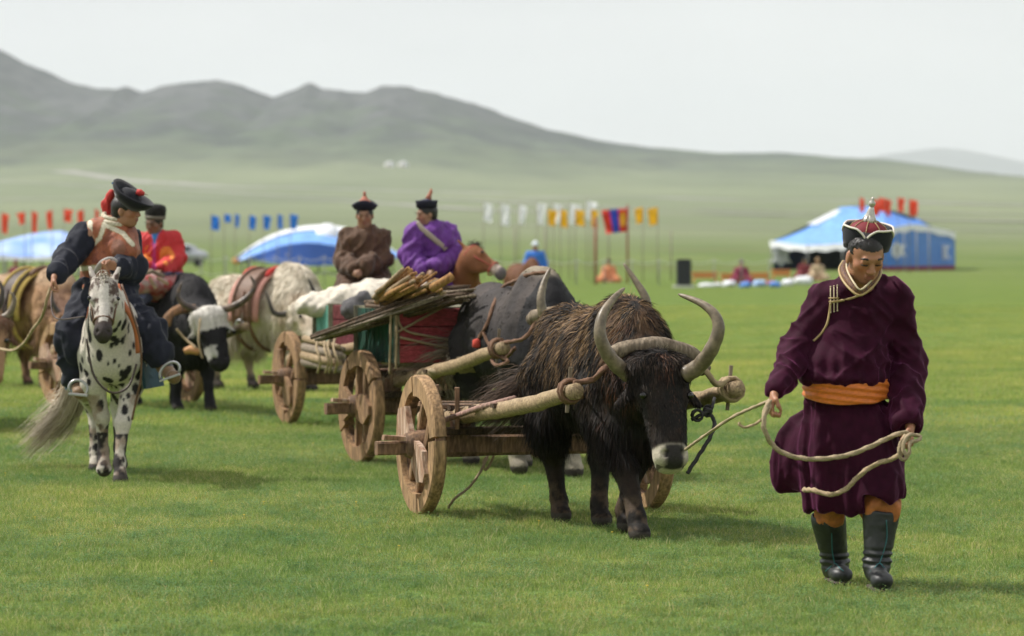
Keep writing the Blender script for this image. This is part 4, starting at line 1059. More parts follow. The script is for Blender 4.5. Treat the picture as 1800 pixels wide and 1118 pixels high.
def face_color(V, c, B, sc_=1.0, tone=(.36, .19, .115), hairline=.05, capback=True):
    P = ((V - c) @ B) / sc_; x, y, z = P.T
    col = np.repeat(A(*tone)[None], len(V), 0)
    ck = np.exp(-(((np.abs(y) - .042) / .024) ** 2 + ((z + .022) / .026) ** 2)) * (x > .02)
    col = mixc(col, A(tone[0] * 1.15, tone[1] * .78, tone[2] * .72), ck * .75)
    lip = np.exp(-((y / .022) ** 4 + ((z + .062) / .0125) ** 4)) * (x > .07) * (x < .12)
    col = mixc(col, A(.26, .075, .07), lip * .95)
    eye = np.exp(-(((np.abs(y) - .032) / .02) ** 4 + ((z - .004) / .011) ** 4)) * (x > .04)
    col = mixc(col, A(tone[0] * .72, tone[1] * .62, tone[2] * .6), eye * .6)
    chin = np.exp(-((y / .04) ** 2 + ((z + .09) / .02) ** 2)) * (x > .03) * .25
    col = mixc(col, A(.14, .09, .07), chin)
    inhead = (z > -.13) & (np.abs(x) < .14) & (np.abs(y) < .12) & (z < .16)
    hair_ = inhead & ((z > hairline + .02 - x * .1) | ((x < -.012) & (z > -.055) & (np.abs(y) < .078 + .02 * (z > .035)))) & (x < .095)
    return np.where(hair_[:, None], A(.014, .011, .01), col)
def face_marks(t, c, B, mtl, sc_=1.0, closed=True, thick=1.0):
    q = lambda x, y, z: c + B @ (A(x, y, z) * sc_)
    for y in (-1, 1):
        MB().tube([q(.088, y * .016, .024), q(.093, y * .028, .031), q(.085, y * .045, .031), q(.074, y * .055, .025)], [.0025 * sc_ * thick, .0038 * sc_ * thick, .0034 * sc_ * thick, .0014 * sc_ * thick], 6).build('eyebrow', mtl, t, True)
        z0 = -.002 if closed else .006
        MB().tube([q(.0865, y * .018, z0), q(.0905, y * .028, z0 + .001), q(.087, y * .040, z0 + .0015), q(.0795, y * .050, z0 + .001)], [.0012 * sc_ * thick, .0022 * sc_ * thick, .0022 * sc_ * thick, .0010 * sc_ * thick], 6).build('eyelash', mtl, t, True)
def sdf_hand(s, w, d, palm, side, curl=.9, sc_=1.0, k=.006):
    """w wrist, d direction to the fingers, palm direction the palm faces, side towards the thumb"""
    d, side = nrm(d), nrm(side); palm = nrm(np.cross(d, side)) * (1 if np.cross(d, side) @ np.asarray(palm, float) > 0 else -1); w = np.asarray(w, float)
    kn = []
    for i, (off, L) in enumerate(((.030, .072), (.010, .08), (-.010, .074), (-.029, .058))):
        base = w + d * .088 * sc_ + side * off * sc_
        s.cone(w + d * .015 * sc_ + side * off * .7 * sc_, base, .0165 * sc_, .0125 * sc_, .012, )
        a = 0; p = base; r = .0095
        for j, f in enumerate((.45, .32, .23)):
            a += curl * (.55 + .25 * j + .05 * i)
            dd = d * math.cos(a) + palm * math.sin(a); p2 = p + dd * L * f * sc_
            s.cone(p, p2, r * sc_, (r - .0012) * sc_, k); p = p2; r -= .0012
    p = w + d * .025 * sc_ + side * .024 * sc_; p1 = p + (d * .6 + side * .6 + palm * .3) * .04 * sc_; p2 = p1 + (d * .8 + palm * .55 - side * .1) * .032 * sc_; p3 = p2 + (d * .6 + palm * .7 - side * .35) * .024 * sc_
    s.cone(p, p1, .015 * sc_, .012 * sc_, .012).cone(p1, p2, .0115 * sc_, .0105 * sc_, k).cone(p2, p3, .0105 * sc_, .008 * sc_, k)
def body_sdf(J, h, hands=None, detail=True):
    pts = np.array([v for k, v in J.items() if len(np.shape(v)) == 1 and k not in ('face', 'up')])
    s = SDF(pts.min(0) - .2, pts.max(0) + .2, h)
    B = headbasis(J['face'], J.get('up', (0, 0, 1)))
    s.cone(J['neck'], J['head'] - B[:, 2] * .05 - B[:, 0] * .02, .062, .056, .03)
    ch = (J['shR'] + J['shL']) / 2
    s.cone(ch - A(0, 0, .06), J['pelvis'], .13, .125, .03, flat=((0, 1, 0), .8))
    s.cone(J['shR'] - A(0, 0, .01), J['shL'] - A(0, 0, .01), .075, .075, .05).cone(ch, J['neck'], .08, .06, .05)
    for q in 'RL':
        s.cone(J['sh' + q], J['el' + q], .052, .04, .03).cone(J['el' + q], J['wr' + q], .04, .026, .02)
        s.cone(J['pelvis'], J['hip' + q], .12, .1, .04).cone(J['hip' + q], J['kn' + q], .085, .055, .04).cone(J['kn' + q], J['an' + q], .055, .036, .03)
        toe = J.get('toe' + q, J['an' + q] + A(0, -.16, -.05)); s.cone(J['an' + q] - A(0, 0, .03), toe, .04, .025, .03)
        hd = (hands or {}).get(q)
        if hd is None:
            d = nrm(J['wr' + q] - J['el' + q]); hd = dict(d=d, palm=A(0, 0, -1), side=nrm(np.cross(d, A(0, 0, -1))) * (1 if q == 'R' else -1), curl=.9)
        sdf_hand(s, J['wr' + q], hd['d'], hd['palm'], hd['side'], hd.get('curl', .9))
    q = sdf_head(s, J['head'], B, (hands or {}).get('hs', 1.0), detail)
    return s, B, q
def coat_sdf(J, h, torso=(.19, .17), arm=(.095, .08, .075), skirt=True, knee=.12, pad=.0, sk=.0):
    pts = np.array([v for k, v in J.items() if len(np.shape(v)) == 1 and k not in ('face', 'up')])
    s = SDF(pts.min(0) - .28, pts.max(0) + .25, h)
    ch = (J['shR'] + J['shL']) / 2
    s.cone(ch - A(0, 0, .1), J['pelvis'] + A(0, 0, .06), torso[0], torso[1], .03, flat=((0, 1, 0), .78))
    s.cone(J['shR'] - A(0, 0, .02), J['shL'] - A(0, 0, .02), .078, .078, .06).cone(ch - A(0, 0, .02), J['neck'], .1, .07, .06)
    for q in 'RL':
        s.cone(J['sh' + q], J['el' + q], arm[0], arm[1], .05).cone(J['el' + q], J['wr' + q] - nrm(J['wr' + q] - J['el' + q]) * .01, arm[1], arm[2], .03)
        if skirt: s.cone(J['hip' + q], J['kn' + q], .14, knee, .07)
    if skirt: s.ell(J['pelvis'], (.22, .2, .17), k=.06)
    s.ell(J['wrR'] + nrm(J['wrR'] - J['elR']) * .03, (.045,) * 3, k=.0, op='s').ell(J['wrL'] + nrm(J['wrL'] - J['elL']) * .03, (.045,) * 3, k=.0, op='s')
    s.cone(J['neck'] + A(0, 0, .0), J['neck'] + (J['head'] - J['neck']) * .9, .062, .075, .0, 's')
    return s
def folds(V, F, amp, seed, sc=(9, 9, 3.2), ridge=True):
    n = fbm(V * A(*sc), 1.0, seed, 3); n = 1 - np.abs(2 * n - 1) * 1.6 if ridge else n - .5
    q = fbm(np.stack([V[:, 0] * .7 + V[:, 2] * .7, V[:, 1], V[:, 2] * .7 - V[:, 0] * .7], 1) * A(3, 5, 11), 1.0, seed + 5, 2); q = np.clip(1 - np.abs(q - .5) * 6, 0, 1)
    return V + vnormals(V, F) * ((n - .4) * amp + q * amp * .55)[:, None]
def garment(name, s, m, t, amp=.018, seed=1, sc=(9, 9, 3.2), colf=None, label=None):
    V, F = s.mesh(); V, F = biggest(V, F); V = folds(V, F, amp, seed, sc)
    o = obj(name, V, F, m, t, colf(V) if colf is not None else None, label=label); return o, V, F
def leg_garments(J, t, h, trm, btm, trr=(.125, .085, .075), boot_top=.55, seed=2, foot=None):
    pts = np.array([J[k + q] for k in ('hip', 'kn', 'an') for q in 'RL'])
    s = SDF(pts.min(0) - .25, pts.max(0) + .22, h)
    for q in 'RL':
        s.cone(J['hip' + q], J['kn' + q], trr[0], trr[1], .05).cone(J['kn' + q], J['kn' + q] * .4 + J['an' + q] * .6, trr[1], trr[2], .03)
    garment('trousers', s, trm, t, .02, seed)
    for q in 'RL':
        k, a = J['kn' + q], J['an' + q]; toe = J.get('toe' + q, a + A(0, -.18, -.05)); b = k + (a - k) * (1 - boot_top)
        s = SDF(np.minimum.reduce([k, a, toe]) - .14, np.maximum.reduce([k, a, toe]) + .14, h * .8)
        s.cone(b, a, .07, .052, .02).cone(a - A(0, 0, .02), toe, .05, .038, .03).ell(toe + A(0, 0, .012), (.042, .05, .034), k=.02)
        s.ell(b + (b - a) * .12, (.058,) * 3, k=.0, op='s')
        garment('boot', s, btm, t, .008, seed + 3, (14, 14, 14))
def torus_band(C, B, rx, ry, r, a0=0, a1=2 * math.pi, n=30, dz=None, seg=8):
    """loop in the x-y plane of basis B (x forward, y left)"""
    P = []
    for a in np.linspace(a0, a1, n): P.append(C + B @ A(rx * math.cos(a), ry * math.sin(a), dz(a) if dz else 0))
    return P
# ================================================================== CARTS
def wood(name, c1, c2, st=(3, 3, .6), rough=.8, var=.4, vs=9): return mat(name, c1, rough, col2=c2, var=var, vscale=vs, vstretch=st, bump=.5, bscale=26, bdist=.008, spec=.25)
rim_w = wood('cart_rim_wood', (.40, .25, .13), (.25, .16, .088)); rim_w2 = wood('weathered_rim_wood', (.33, .2, .105), (.2, .125, .07))
board_w = wood('bleached_board', (.5, .37, .28), (.3, .17, .11)); spoke_w = wood('spoke_wood', (.32, .2, .11), (.2, .12, .07))
hub_w = wood('axle_wood', (.25, .15, .09), (.12, .075, .05)); dark_w = wood('dark_old_wood', (.085, .055, .035), (.05, .034, .024))
birch = wood('birch_pole_wood', (.38, .28, .165), (.24, .17, .1), (4, 4, 4), .65); birch2 = wood('old_birch_wood', (.3, .25, .19), (.17, .13, .1), (5, 5, 5))
grey_w = wood('grey_split_wood', (.28, .225, .165), (.15, .115, .08)); stick_w = wood('bark_stick', (.13, .085, .055), (.07, .05, .035)); pole_w = wood('honey_pole_wood', (.42, .24, .09), (.26, .13, .05))
rope_tan = mat('hemp_rope', (.36, .27, .16), .9, var=.3, vscale=60, bump=.6, bscale=200, bdist=.002)
rope_brown = mat('brown_rope', (.16, .085, .05), .9, var=.3, vscale=60, bump=.6, bscale=200, bdist=.002)
rope_black = mat('black_cord', (.02, .018, .017), .8)
rope_pale = mat('straw_rope', (.34, .265, .165), .9, var=.3, vscale=50, bump=.5, bscale=180, bdist=.002)

def wheel(cart, c, n, f, R=.437, th=.085, ang=0.0, mats=None, rim_m=None):
    """c centre, n outward axle dir, f forward dir; felloes, hourglass board, spokes, hub"""
    n, f = nrm(n), nrm(f); u = nrm(np.cross(n, f)); 
    if u[2] < 0: u = -u
    wp = obj('wheel', *ring_part(c, n, f, u, R * .985, R * .745, th * .5, -th * .22, 0, 2 * math.pi, 48, closed=True), hub_w, cart, smooth=False)  # inner band behind the felloes
    rm = rim_m or rim_w
    e = [(-.05, .24), (.26, .52), (.54, .77), (.79, .93)]
    e = [(0, .235), (.25, .485), (.5, .735), (.75, .985)]
    for k, (a0, a1) in enumerate(e):
        a0 = (a0 + .0035) * 2 * math.pi + ang; a1 = (a1 + .009) * 2 * math.pi + ang
        V, F = ring_part(c, n, f, u, R, R * .735, th, 0, a0, a1, 14, wob=.006, lens=True)
        obj('felloe', V, F, rm, wp, smooth=False)
    # hourglass board
    ba = -.57 + 1.3 * (ang - .15); d1 = f * math.cos(ba) + u * math.sin(ba); d2 = np.cross(n, d1)
    V = []; m = 12
    for i in range(m + 1):
        s_ = -1 + 2 * i / m; w = (.05 + .10 * (abs(s_) ** .9) if abs(s_) < .62 else .106 * (1.02 - abs(s_)) / .4 + .03)
        for (a, b) in ((-1, .5), (1, .5), (1, -.5), (-1, -.5)): V.append(c + d1 * s_ * R * .8 + d2 * w * a * (1 + .1 * math.sin(i)) + n * (th * .62 + b * .035))
    F = [(i*4+j, i*4+(j+1) % 4, (i+1)*4+(j+1) % 4, (i+1)*4+j) for i in range(m) for j in range(4)] + [(0, 1, 2, 3)[::-1], tuple(m*4 + j for j in range(4))]
    obj('spoke_board', np.array(V), F, board_w if mats is None else mats, wp, smooth=False)
    for off in (-.085, .085):
        a = c + d1 * off; e1 = a + d2 * R * .8; e0 = a - d2 * R * .8
        MB().beam(e0 - n * .012, e1 - n * .012, .05, .05, n, jit=.002, n=3).build('spoke', spoke_w, wp)
    a = c; MB().tube([c - n * .10, c - n * .03, c + n * .06, c + n * .10], [.085, .1, .09, .075], 14).build('hub', hub_w, wp, True)
    return wp

def ring_part(c, n, f, u, R, r, th, off, a0, a1, m, closed=False, wob=0.0, lens=False):
    V = []; F = []
    k = m if closed else m + 1
    ph = rng.random() * 6
    for i in range(k):
        a = a0 + (a1 - a0) * i / m; d = f * math.cos(a) + u * math.sin(a)
        Ro = R * (1 + wob * math.sin(a * 5 + ph)); ri = r * (1 + (.05 * math.cos(2 * (a - a0)) if lens else 0))
        b = .012
        for (q, t_) in ((Ro, -th/2 + b), (Ro - b, -th/2), (ri, -th/2), (ri, th/2), (Ro - b, th/2), (Ro, th/2 - b)): V.append(c + d * q + n * (t_ + off))
    for i in range(k if closed else k - 1):
        j = (i + 1) % k
        for s_ in range(6): F.append((i*6 + s_, i*6 + (s_+1) % 6, j*6 + (s_+1) % 6, j*6 + s_))
    if not closed: F += [tuple(range(5, -1, -1)), tuple((k-1)*6 + s_ for s_ in range(6))]
    return np.array(V), F

def cart(label, c, psi, hw=.72, ztip=.86, zax=.44, tip=2.25, tail_=-.85, sh_off=.49, R=.437, ang=.3, shaft_m=None, group='ox carts in the caravan', zmid=.6, board=None, rim_m=None, right=True, stub=.27):
    fr = Frame(c[0], c[1], psi); t = root('ox_cart', label, 'cart', fr.o, group)
    f, n = fr.d((1, 0, 0)), fr.d((0, 1, 0))            # n points to the viewer's right
    for q in ((-1, 1) if right else (-1,)):
        wheel(t, fr.w((0, q * hw, R)), n * q, f, R, ang=ang + (0 if q < 0 else 1.1), mats=board, rim_m=rim_m)
        w_ = t.children[-1]
        # axle stub with wedge sticking out of the hub
    MB().beam(fr.w((0, -hw - .04, R)), fr.w((0, hw + .04, R)), .13, .14, jit=.004, n=6).build('axle_beam', hub_w, t)
    for q in (-1, 1):
        stub_ = stub if q < 0 else stub * .5
        MB().beam(fr.w((-.005, q * (hw + .02), R - .015)), fr.w((-.005, q * (hw + .02 + stub_), R - .015)), .075, .085, jit=.003, n=2).build('axle_stub', hub_w, t)
        MB().beam(fr.w((.045, q * (hw + .12), R + .045)), fr.w((.05, q * (hw + stub_ - .01), R + .055)), .05, .03, jit=.002).build('wedge', board_w, t)
        sh_pts = [fr.w((tail_, q * sh_off * .97, zmid - .04)), fr.w((tail_ * .3, q * sh_off, zmid - .01)), fr.w((.6, q * sh_off, zmid + .07)), fr.w((1.4, q * sh_off * .99, zmid + .55 * (ztip - zmid))), fr.w((tip, q * sh_off, ztip))]
        P = spline(sh_pts, 6); P += rng.normal(0, .004, P.shape)
        MB().tube(P, list(np.linspace(.06, .047, len(P))), 12, jit=.02).build('shaft', shaft_m or birch, t, True)
        MB().beam(fr.w((tip - .13, q * sh_off - .01, ztip - .13)), fr.w((tip - .12, q * sh_off + .01, ztip + .13)), .022, .026, (0, 1, 0)).build('peg', grey_w, t)
        # bolster between axle and shaft
        MB().beam(fr.w((-.02, q * (sh_off), R + .05)), fr.w((.0, q * sh_off, zmid + .04)), .2, .13, (1, 0, 0), jit=.004).build('bolster', hub_w, t)
        for x in (-.32, .14):
            MB().beam(fr.w((x, q * (sh_off + .065), zmid - .06)), fr.w((x + .01, q * (sh_off + .07), zmid + .2)), .03, .045, (0, 1, 0)).build('stake', hub_w, t)
    MB().beam(fr.w((.1, -hw + .05, R + .09)), fr.w((.1, hw - .05, R + .09)), .06, .05).build('cross_beam', dark_w, t)
    for i, x in enumerate(np.linspace(tail_ + .1, .85, 8)):
        z = zmid + .06 + (.05 if x > .2 else 0) * (x / .8)
        MB().beam(fr.w((x, -sh_off - .06, z)), fr.w((x + rng.normal(0, .02), sh_off + .06, z)), .07, .03, jit=.003, n=2).build('bed_slat', dark_w if i % 2 else hub_w, t)
    # yoke: a bent beam over the neck, lashed to both shaft tips
    return t, fr
ct1, cf1 = cart('empty ox cart nearest the camera with pale birch shafts, behind the dark brown yak', (.147, 23.33), 17.5, hw=.75, tip=2.27, ang=.15)
for k, (a, b_) in enumerate(((( 784,738), (905,700)), ((800,742), (940,706)))):
    MB().tube([W(a[0], a[1], 23.0 + .1 * k), W((a[0]+b_[0]) / 2, (a[1]+b_[1]) / 2 - 3, 22.6 + .1 * k), W(b_[0], b_[1], 22.2 + .1 * k)], .018, 7).build('side_pole', wood('pink_bark_pole' , (.36, .22, .18), (.25, .16, .13)) if k == 0 else birch2, ct1, True)
# yoke of cart 1
def yoke(label, pts, r, m, group=None):
    P = spline(pts, 7); t = root('yoke', label, 'yoke', P[len(P) // 2], group)
    MB().tube(P, [r * (1 + .1 * math.sin(i * .5)) for i in range(len(P))], 12, jit=.015, flat=1.0).build('beam', m, t, True)
    for q in (.1, .9):
        p = P[int(q * (len(P) - 1))]; MB().beam(p - A(0, .06, .02), p + A(0, .02, .05), .03, .02).build('wedge', dark_w, t)
    return t
yoke('curved grey wooden yoke beam lying across the neck of the dark brown yak', [W(1072,628,21.25), W(1100,612,21.2), W(1140,607,21.2), W(1180,609,21.25), W(1215,624,21.3), W(1240,652,21.35)], .046, grey_w)
cf1L, cf1R = cf1.w((2.17, -.49, .853)), cf1.w((2.17, .49, .853))
def lash(name, p, ax_, r, turns, rr, m, parent=None, label=None, spread=.05):
    ax_ = nrm(ax_); B = basis(ax_); P = []
    for i in range(turns * 10 + 1):
        a = 2 * math.pi * i / 10; P.append(np.asarray(p) + ax_ * spread * (i / (turns * 10) - .5 + .15 * math.sin(a * .7)) + (B[:, 1] * math.cos(a) + B[:, 2] * math.sin(a)) * (r + .003 * math.sin(i)))
    return MB().tube(P, rr, 6).build(name, m, parent, True)
def tie(label, knots, cords, m, origin):
    t = root('rope', label, 'rope', origin)
    for (p, ax_, r, turns, rr) in knots: lash('lashing', p, ax_, r, turns, rr, m, t, spread=.07)
    for pts, rr in cords: rope('cord', pts, rr, m, t, 10)
    return t
fdir = cf1.d((1, 0, .1))
tie('brown twisted rope lashing the left shaft tip to the yoke, left of the yak head', [(cf1L - fdir * .0, fdir, .066, 5, .011)],
    [([cf1L + A(.02, -.05, .05), W(1040,668,21.1), W(1058,652,21.1), W(1072,640,21.2)], .017), ([cf1L + A(-.05, .05, -.06), W(1020,690,21.3), W(1028,715,21.5)], .007)], rope_brown, cf1L)
tie('tan rope lashing the right shaft tip to the yoke, right of the yak head', [(cf1R, fdir, .066, 6, .012), (cf1R - fdir * .03, nrm(fdir + A(.4, 0, .5)), .07, 2, .012)],
    [([cf1R + A(-.02, -.05, .06), W(1262,676,21.3), W(1245,658,21.3), W(1232,645,21.3)], .017)], rope_tan, cf1R)
tie('black halter cord with knots dangling beside the yak head under the right shaft tip', [(W(1226,730,20.95), (0, 1, 0), .03, 3, .008), (W(1244,722,21.0), (0, 1, .5), .018, 5, .01)],
    [([W(1256,700,21.1), W(1252,715,21.0), W(1246,728,21.0)], .009), ([W(1246,726,21.0), W(1256,742,20.95), W(1250,765,20.85), W(1232,795,20.8), W(1208,832,20.75)], .011), ([W(1215,738,20.95), W(1235,728,20.95), W(1250,722,21.0)], .01)], rope_black, W(1240,730,21))
rr_ = root('rope', 'pale rope hanging from the nearest cart down to the grass right of its wheel', 'rope', W(830, 870, 23.4))
rope('cord', [W(868,800,23.4), W(862,815,23.4), W(853,826,23.4), W(850,812,23.4), W(858,800,23.4)], .008, rope_pale, rr_)
rope('cord', [W(858,800,23.4), W(845,828,23.3), W(825,856,23.3), W(800,876,23.3), W(788,893,23.35)], .008, rope_pale, rr_)
cf2 = Frame(-.47, 28.88, 22)
# ------------------------------------------------------------------ grey black yak of the second cart
#cf2 = Frame(-.47, 28.88, 22)
b2 = cf2.w((1.52, -.0, 0)); fr2 = Frame(b2[0], b2[1], 20, scale=1.05)
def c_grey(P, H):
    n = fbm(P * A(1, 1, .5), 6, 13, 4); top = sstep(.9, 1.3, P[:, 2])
    c = mixc(A(.016, .015, .017), A(.07, .057, .052), (.45 + .55 * sstep(.35, .7, n)) * (.15 + .85 * top) * (P[:, 0] < .5))  # grey sheen of the upper back put into the coat colour
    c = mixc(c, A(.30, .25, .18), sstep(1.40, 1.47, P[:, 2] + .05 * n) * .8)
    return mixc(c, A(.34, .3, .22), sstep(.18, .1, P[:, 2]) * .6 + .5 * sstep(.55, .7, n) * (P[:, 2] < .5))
h_grey = lambda P, r, H: c_grey(P, H) * (.85 + .3 * r)[:, None]
i2_ = lambda px, py, Y: tuple(fr2.inv(W(px, py, Y)))
hl2 = [W(1012,592,26.2), W(985,583,26.15), W(960,562,26.1), W(951,530,26.1), W(956,498,26.15), W(968,470,26.2)]
hr2 = [W(1078,590,26.2), W(1108,580,26.15), W(1134,558,26.1), W(1136,528,26.1), W(1118,495,26.15), W(1096,463,26.2)]
tl2 = np.array([fr2.w((-.93, .0, 1.08)), W(800,608,28.4), W(765,615,28.4), W(730,628,28.4), W(695,648,28.35)])
f1, f2_, f3, f4 = i2_(905,832,27.2), i2_(958,826,27.7), i2_(1012,840,26.75), i2_(1040,830,27.2)
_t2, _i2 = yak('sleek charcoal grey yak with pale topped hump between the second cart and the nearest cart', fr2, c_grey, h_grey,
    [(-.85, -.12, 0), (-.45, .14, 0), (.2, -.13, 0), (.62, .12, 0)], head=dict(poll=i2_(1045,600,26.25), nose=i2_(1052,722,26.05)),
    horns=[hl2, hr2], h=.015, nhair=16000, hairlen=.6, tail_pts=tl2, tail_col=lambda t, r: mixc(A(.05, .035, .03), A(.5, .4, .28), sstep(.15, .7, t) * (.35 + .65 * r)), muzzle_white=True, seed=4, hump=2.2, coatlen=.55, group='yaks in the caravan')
tail('pale_tail', np.array([fr2.w((-.9, -.05, .9)), W(812,660,28.2), W(835,690,28.1), W(845,720,28.1)]), 500, .02, .12, .008, lambda t, r: mixc(A(.12, .09, .05), A(.5, .42, .3), r), bpy.data.objects['yak.001'], 8)
har = root('harness', 'brown rope harness round the rump of the charcoal grey yak', 'harness', fr2.w((-.6, -.3, 1.0)))
hy2 = hitter(fr2.w(_i2['V']), _i2['F'], .012)
for pts in ([hy2(925,484), hy2(905,488), hy2(884,505), hy2(868,535), hy2(856,570), hy2(838,600)], [hy2(850,585), hy2(864,612), hy2(885,630), W(905,612,26.75)], [hy2(925,484), hy2(945,480), hy2(965,480)]):
    rope('strap', pts, .014, rope_brown, har, 8)
for pts in () and ([W(905,480,27.9), W(880,500,27.75), W(862,530,27.7), W(845,575,27.65), W(824,608,27.9)], [W(845,580,27.55), W(862,612,27.4), W(885,632,27.2), W(905,612,26.75)], [W(905,480,27.9), W(940,474,27.7), W(975,470,27.5)]):
    rope('strap', pts, .014, rope_brown, har, 8)
MB().lathe(hy2(838,600) - A(0, .03, .05), [(0, .01), (.01, .035), (.06, .03), (.07, .01)], 8).build('tassel', mat('red_wool', (.5, .06, .04), .9), har, True)

# ------------------------------------------------------------------ black yak with white forehead, ridden
fr3 = Frame(-3.42, 37.7, 27)
def c_bw(P, H):
    c = np.repeat(A(.014, .013, .015)[None], len(P), 0); P0, P1 = A(*H['poll']), A(*H['nose']); ax = nrm(P1 - P0)
    d = (P - P0) @ ax; n = fbm(P, 8, 3)
    inhead = (P[:, 0] > P0[0] - .16) & (np.linalg.norm(P - (P0 + P1) / 2, axis=1) < .52)
    c = mixc(c, A(.09, .085, .088), sstep(1.0, 1.3, P[:, 2]) * (P[:, 0] < .25) * (.5 + .5 * n))
    c = np.where((inhead & (d < .15 + .05 * n) & (d > -.12))[:, None], A(.58, .55, .5), c)
    c = np.where((inhead & (d > .34) & (d < .46) & (P[:, 1] < P1[1] - .055))[:, None], A(.5, .48, .45), c)
    return c
h_bw = lambda P, r, H: c_bw(P, H) * (.75 + .5 * r)[:, None]
i3 = lambda px, py, Y: tuple(fr3.inv(W(px, py, Y)))
Y3 = 36.4
yak('black yak with white forehead and cheek patch, ridden by the man in the red jacket', fr3, c_bw, h_bw, [(-.8, -.14, 0), (-.4, .14, 0), (.3, -.12, 0), (.6, .12, 0)],
    head=dict(poll=i3(366,553,Y3), nose=i3(388,640,Y3 - .15), side=fr3.R.T @ nrm(A(1, .25, -.02))),
    horns=[[W(350,547,Y3), W(335,541,Y3), W(320,532,Y3), W(313,516,Y3), W(320,496,Y3)], [W(392,545,Y3), W(412,538,Y3), W(430,527,Y3), W(444,512,Y3), W(447,498,Y3), W(439,484,Y3)]],
    h=.02, nhair=9000, hairlen=.7, muzzle_white=False, seed=6, group='yaks in the caravan', hairw=.009, horn_m=horn_mat('brown_horn', (.16, .11, .07), (.05, .035, .028)), tail_pts=[(-.95, 0, 1.1), (-1.02, 0, .8), (-1.0, 0, .4)], tail_col=lambda t, r: mixc(A(.02, .018, .018), A(.08, .07, .06), r))
ct3, cf3 = cart('ox cart almost hidden behind the black yak with the white forehead', tuple(fr3.w((-1.5, 0, 0))[:2]), 27, hw=.75, tip=2.15, zmid=.58)
yoke('curved brown wooden yoke on the neck of the black yak with the white forehead', [W(292,572,36.6), W(297,556,36.6), W(312,545,36.7), W(340,542,36.9), W(372,548,37.0)], .045, wood('orange_yoke_wood', (.3, .16, .08), (.17, .1, .06)))
hl_ = root('bridle', 'thin rope and wooden toggle on the face of the black yak with white forehead', 'bridle', W(340,620,36.3))
rope('cord', [W(310,578,36.2), W(325,595,36.2), W(345,612,36.1)], .012, rope_tan, hl_, 6); rope('cord', [W(352,560,36.1), W(349,600,36.0), W(356,630,36.0)], .01, rope_tan, hl_, 6)
MB().tube([W(324,618,36.15), W(335,614,36.15), W(349,619,36.1)], [.03, .045, .03], 8).build('toggle', mat('orange_wood_toggle', (.5, .25, .1), .6), hl_, True)

# ------------------------------------------------------------------ white pack yak and brown pack yak
def pack(t_label, fr, cols, g):
    """saddle pad, cloth, straps and stirrup on a pack animal"""
    t = root('pack_saddle', t_label, 'saddle', fr.w((-.05, 0, 1.2)), g)
    for nm, x0, x1, off, c in (('saddle_cloth', -.35, .12, .05, cols[0]), ('saddle_pad', -.27, .04, .08, cols[1])):
        V, F = [], []
        for i, x in enumerate(np.linspace(x0, x1, 6)):
            for j, a in enumerate(np.linspace(-1.75, 1.75, 19)):
                r_ = off; V.append(fr.w((x, math.sin(a) * (.34 + r_), .93 + math.cos(a) * (.37 + r_) - (abs(a) > 1.4) * .06)))
        F = [(i*19+j, i*19+j+1, (i+1)*19+j+1, (i+1)*19+j) for i in range(5) for j in range(18)]
        o = obj(nm, np.array(V), F, c, t); so = o.modifiers.new('thick', 'SOLIDIFY'); so.thickness = .02
    for x in (-.24, .0):
        MB().tube([fr.w((x, math.sin(a) * .44, .93 + math.cos(a) * .48)) for a in np.linspace(-3.0, 3.0, 25)], .022, 6).build('girth_strap', cols[2], t, True)
    for q in (-1, 1):
        MB().tube([fr.w((-.1, q * .40, 1.15)), fr.w((-.09, q * .47, .95)), fr.w((-.08, q * .48, .82))], .016, 6).build('stirrup_leather', cols[3], t, True)
        MB().tube([fr.w((-.08 + .07 * math.cos(a), q * .49, .74 + .08 * math.sin(a))) for a in np.linspace(0, 6.283, 15)], .012, 6).build('stirrup', mat('dull_iron', (.4, .4, .42), .4, metal=.6), t, True)
    for x, hh in ((.07, .1), (-.3, .08)):
        MB().tube([fr.w((x, math.sin(a) * .2, 1.27 + math.cos(a) * (.1 + hh * .4))) for a in np.linspace(-1.3, 1.3, 9)], .03, 7).build('pommel', cols[4], t, True)
    return t
fr4 = Frame(W(482,0,42.6)[0], 42.6, 50)
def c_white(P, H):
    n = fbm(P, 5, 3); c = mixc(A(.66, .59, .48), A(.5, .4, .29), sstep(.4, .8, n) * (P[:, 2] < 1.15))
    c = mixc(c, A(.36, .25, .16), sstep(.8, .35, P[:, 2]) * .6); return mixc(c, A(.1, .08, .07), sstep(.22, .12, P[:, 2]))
i4 = lambda px, py, Y: tuple(fr4.inv(W(px, py, Y)))
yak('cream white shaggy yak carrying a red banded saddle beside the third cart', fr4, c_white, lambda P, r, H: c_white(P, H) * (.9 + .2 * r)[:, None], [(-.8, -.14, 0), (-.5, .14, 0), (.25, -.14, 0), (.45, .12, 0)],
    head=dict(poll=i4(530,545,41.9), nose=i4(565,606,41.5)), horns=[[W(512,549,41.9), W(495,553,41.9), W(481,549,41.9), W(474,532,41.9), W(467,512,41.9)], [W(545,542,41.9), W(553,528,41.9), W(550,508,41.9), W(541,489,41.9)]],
    horn_m=horn_dark, h=.022, nhair=30000, hairlen=2.3, hairw=.007, longtop=.05, clump=.3, muzzle_white=False, seed=9, group='yaks in the caravan', hump=2.4, fluff=.01, tail_pts=[(-.95, 0, 1.1), (-1.05, 0, .7), (-1.02, 0, .35)], tail_col=lambda t, r: mixc(A(.5, .42, .32), A(.7, .62, .5), r))
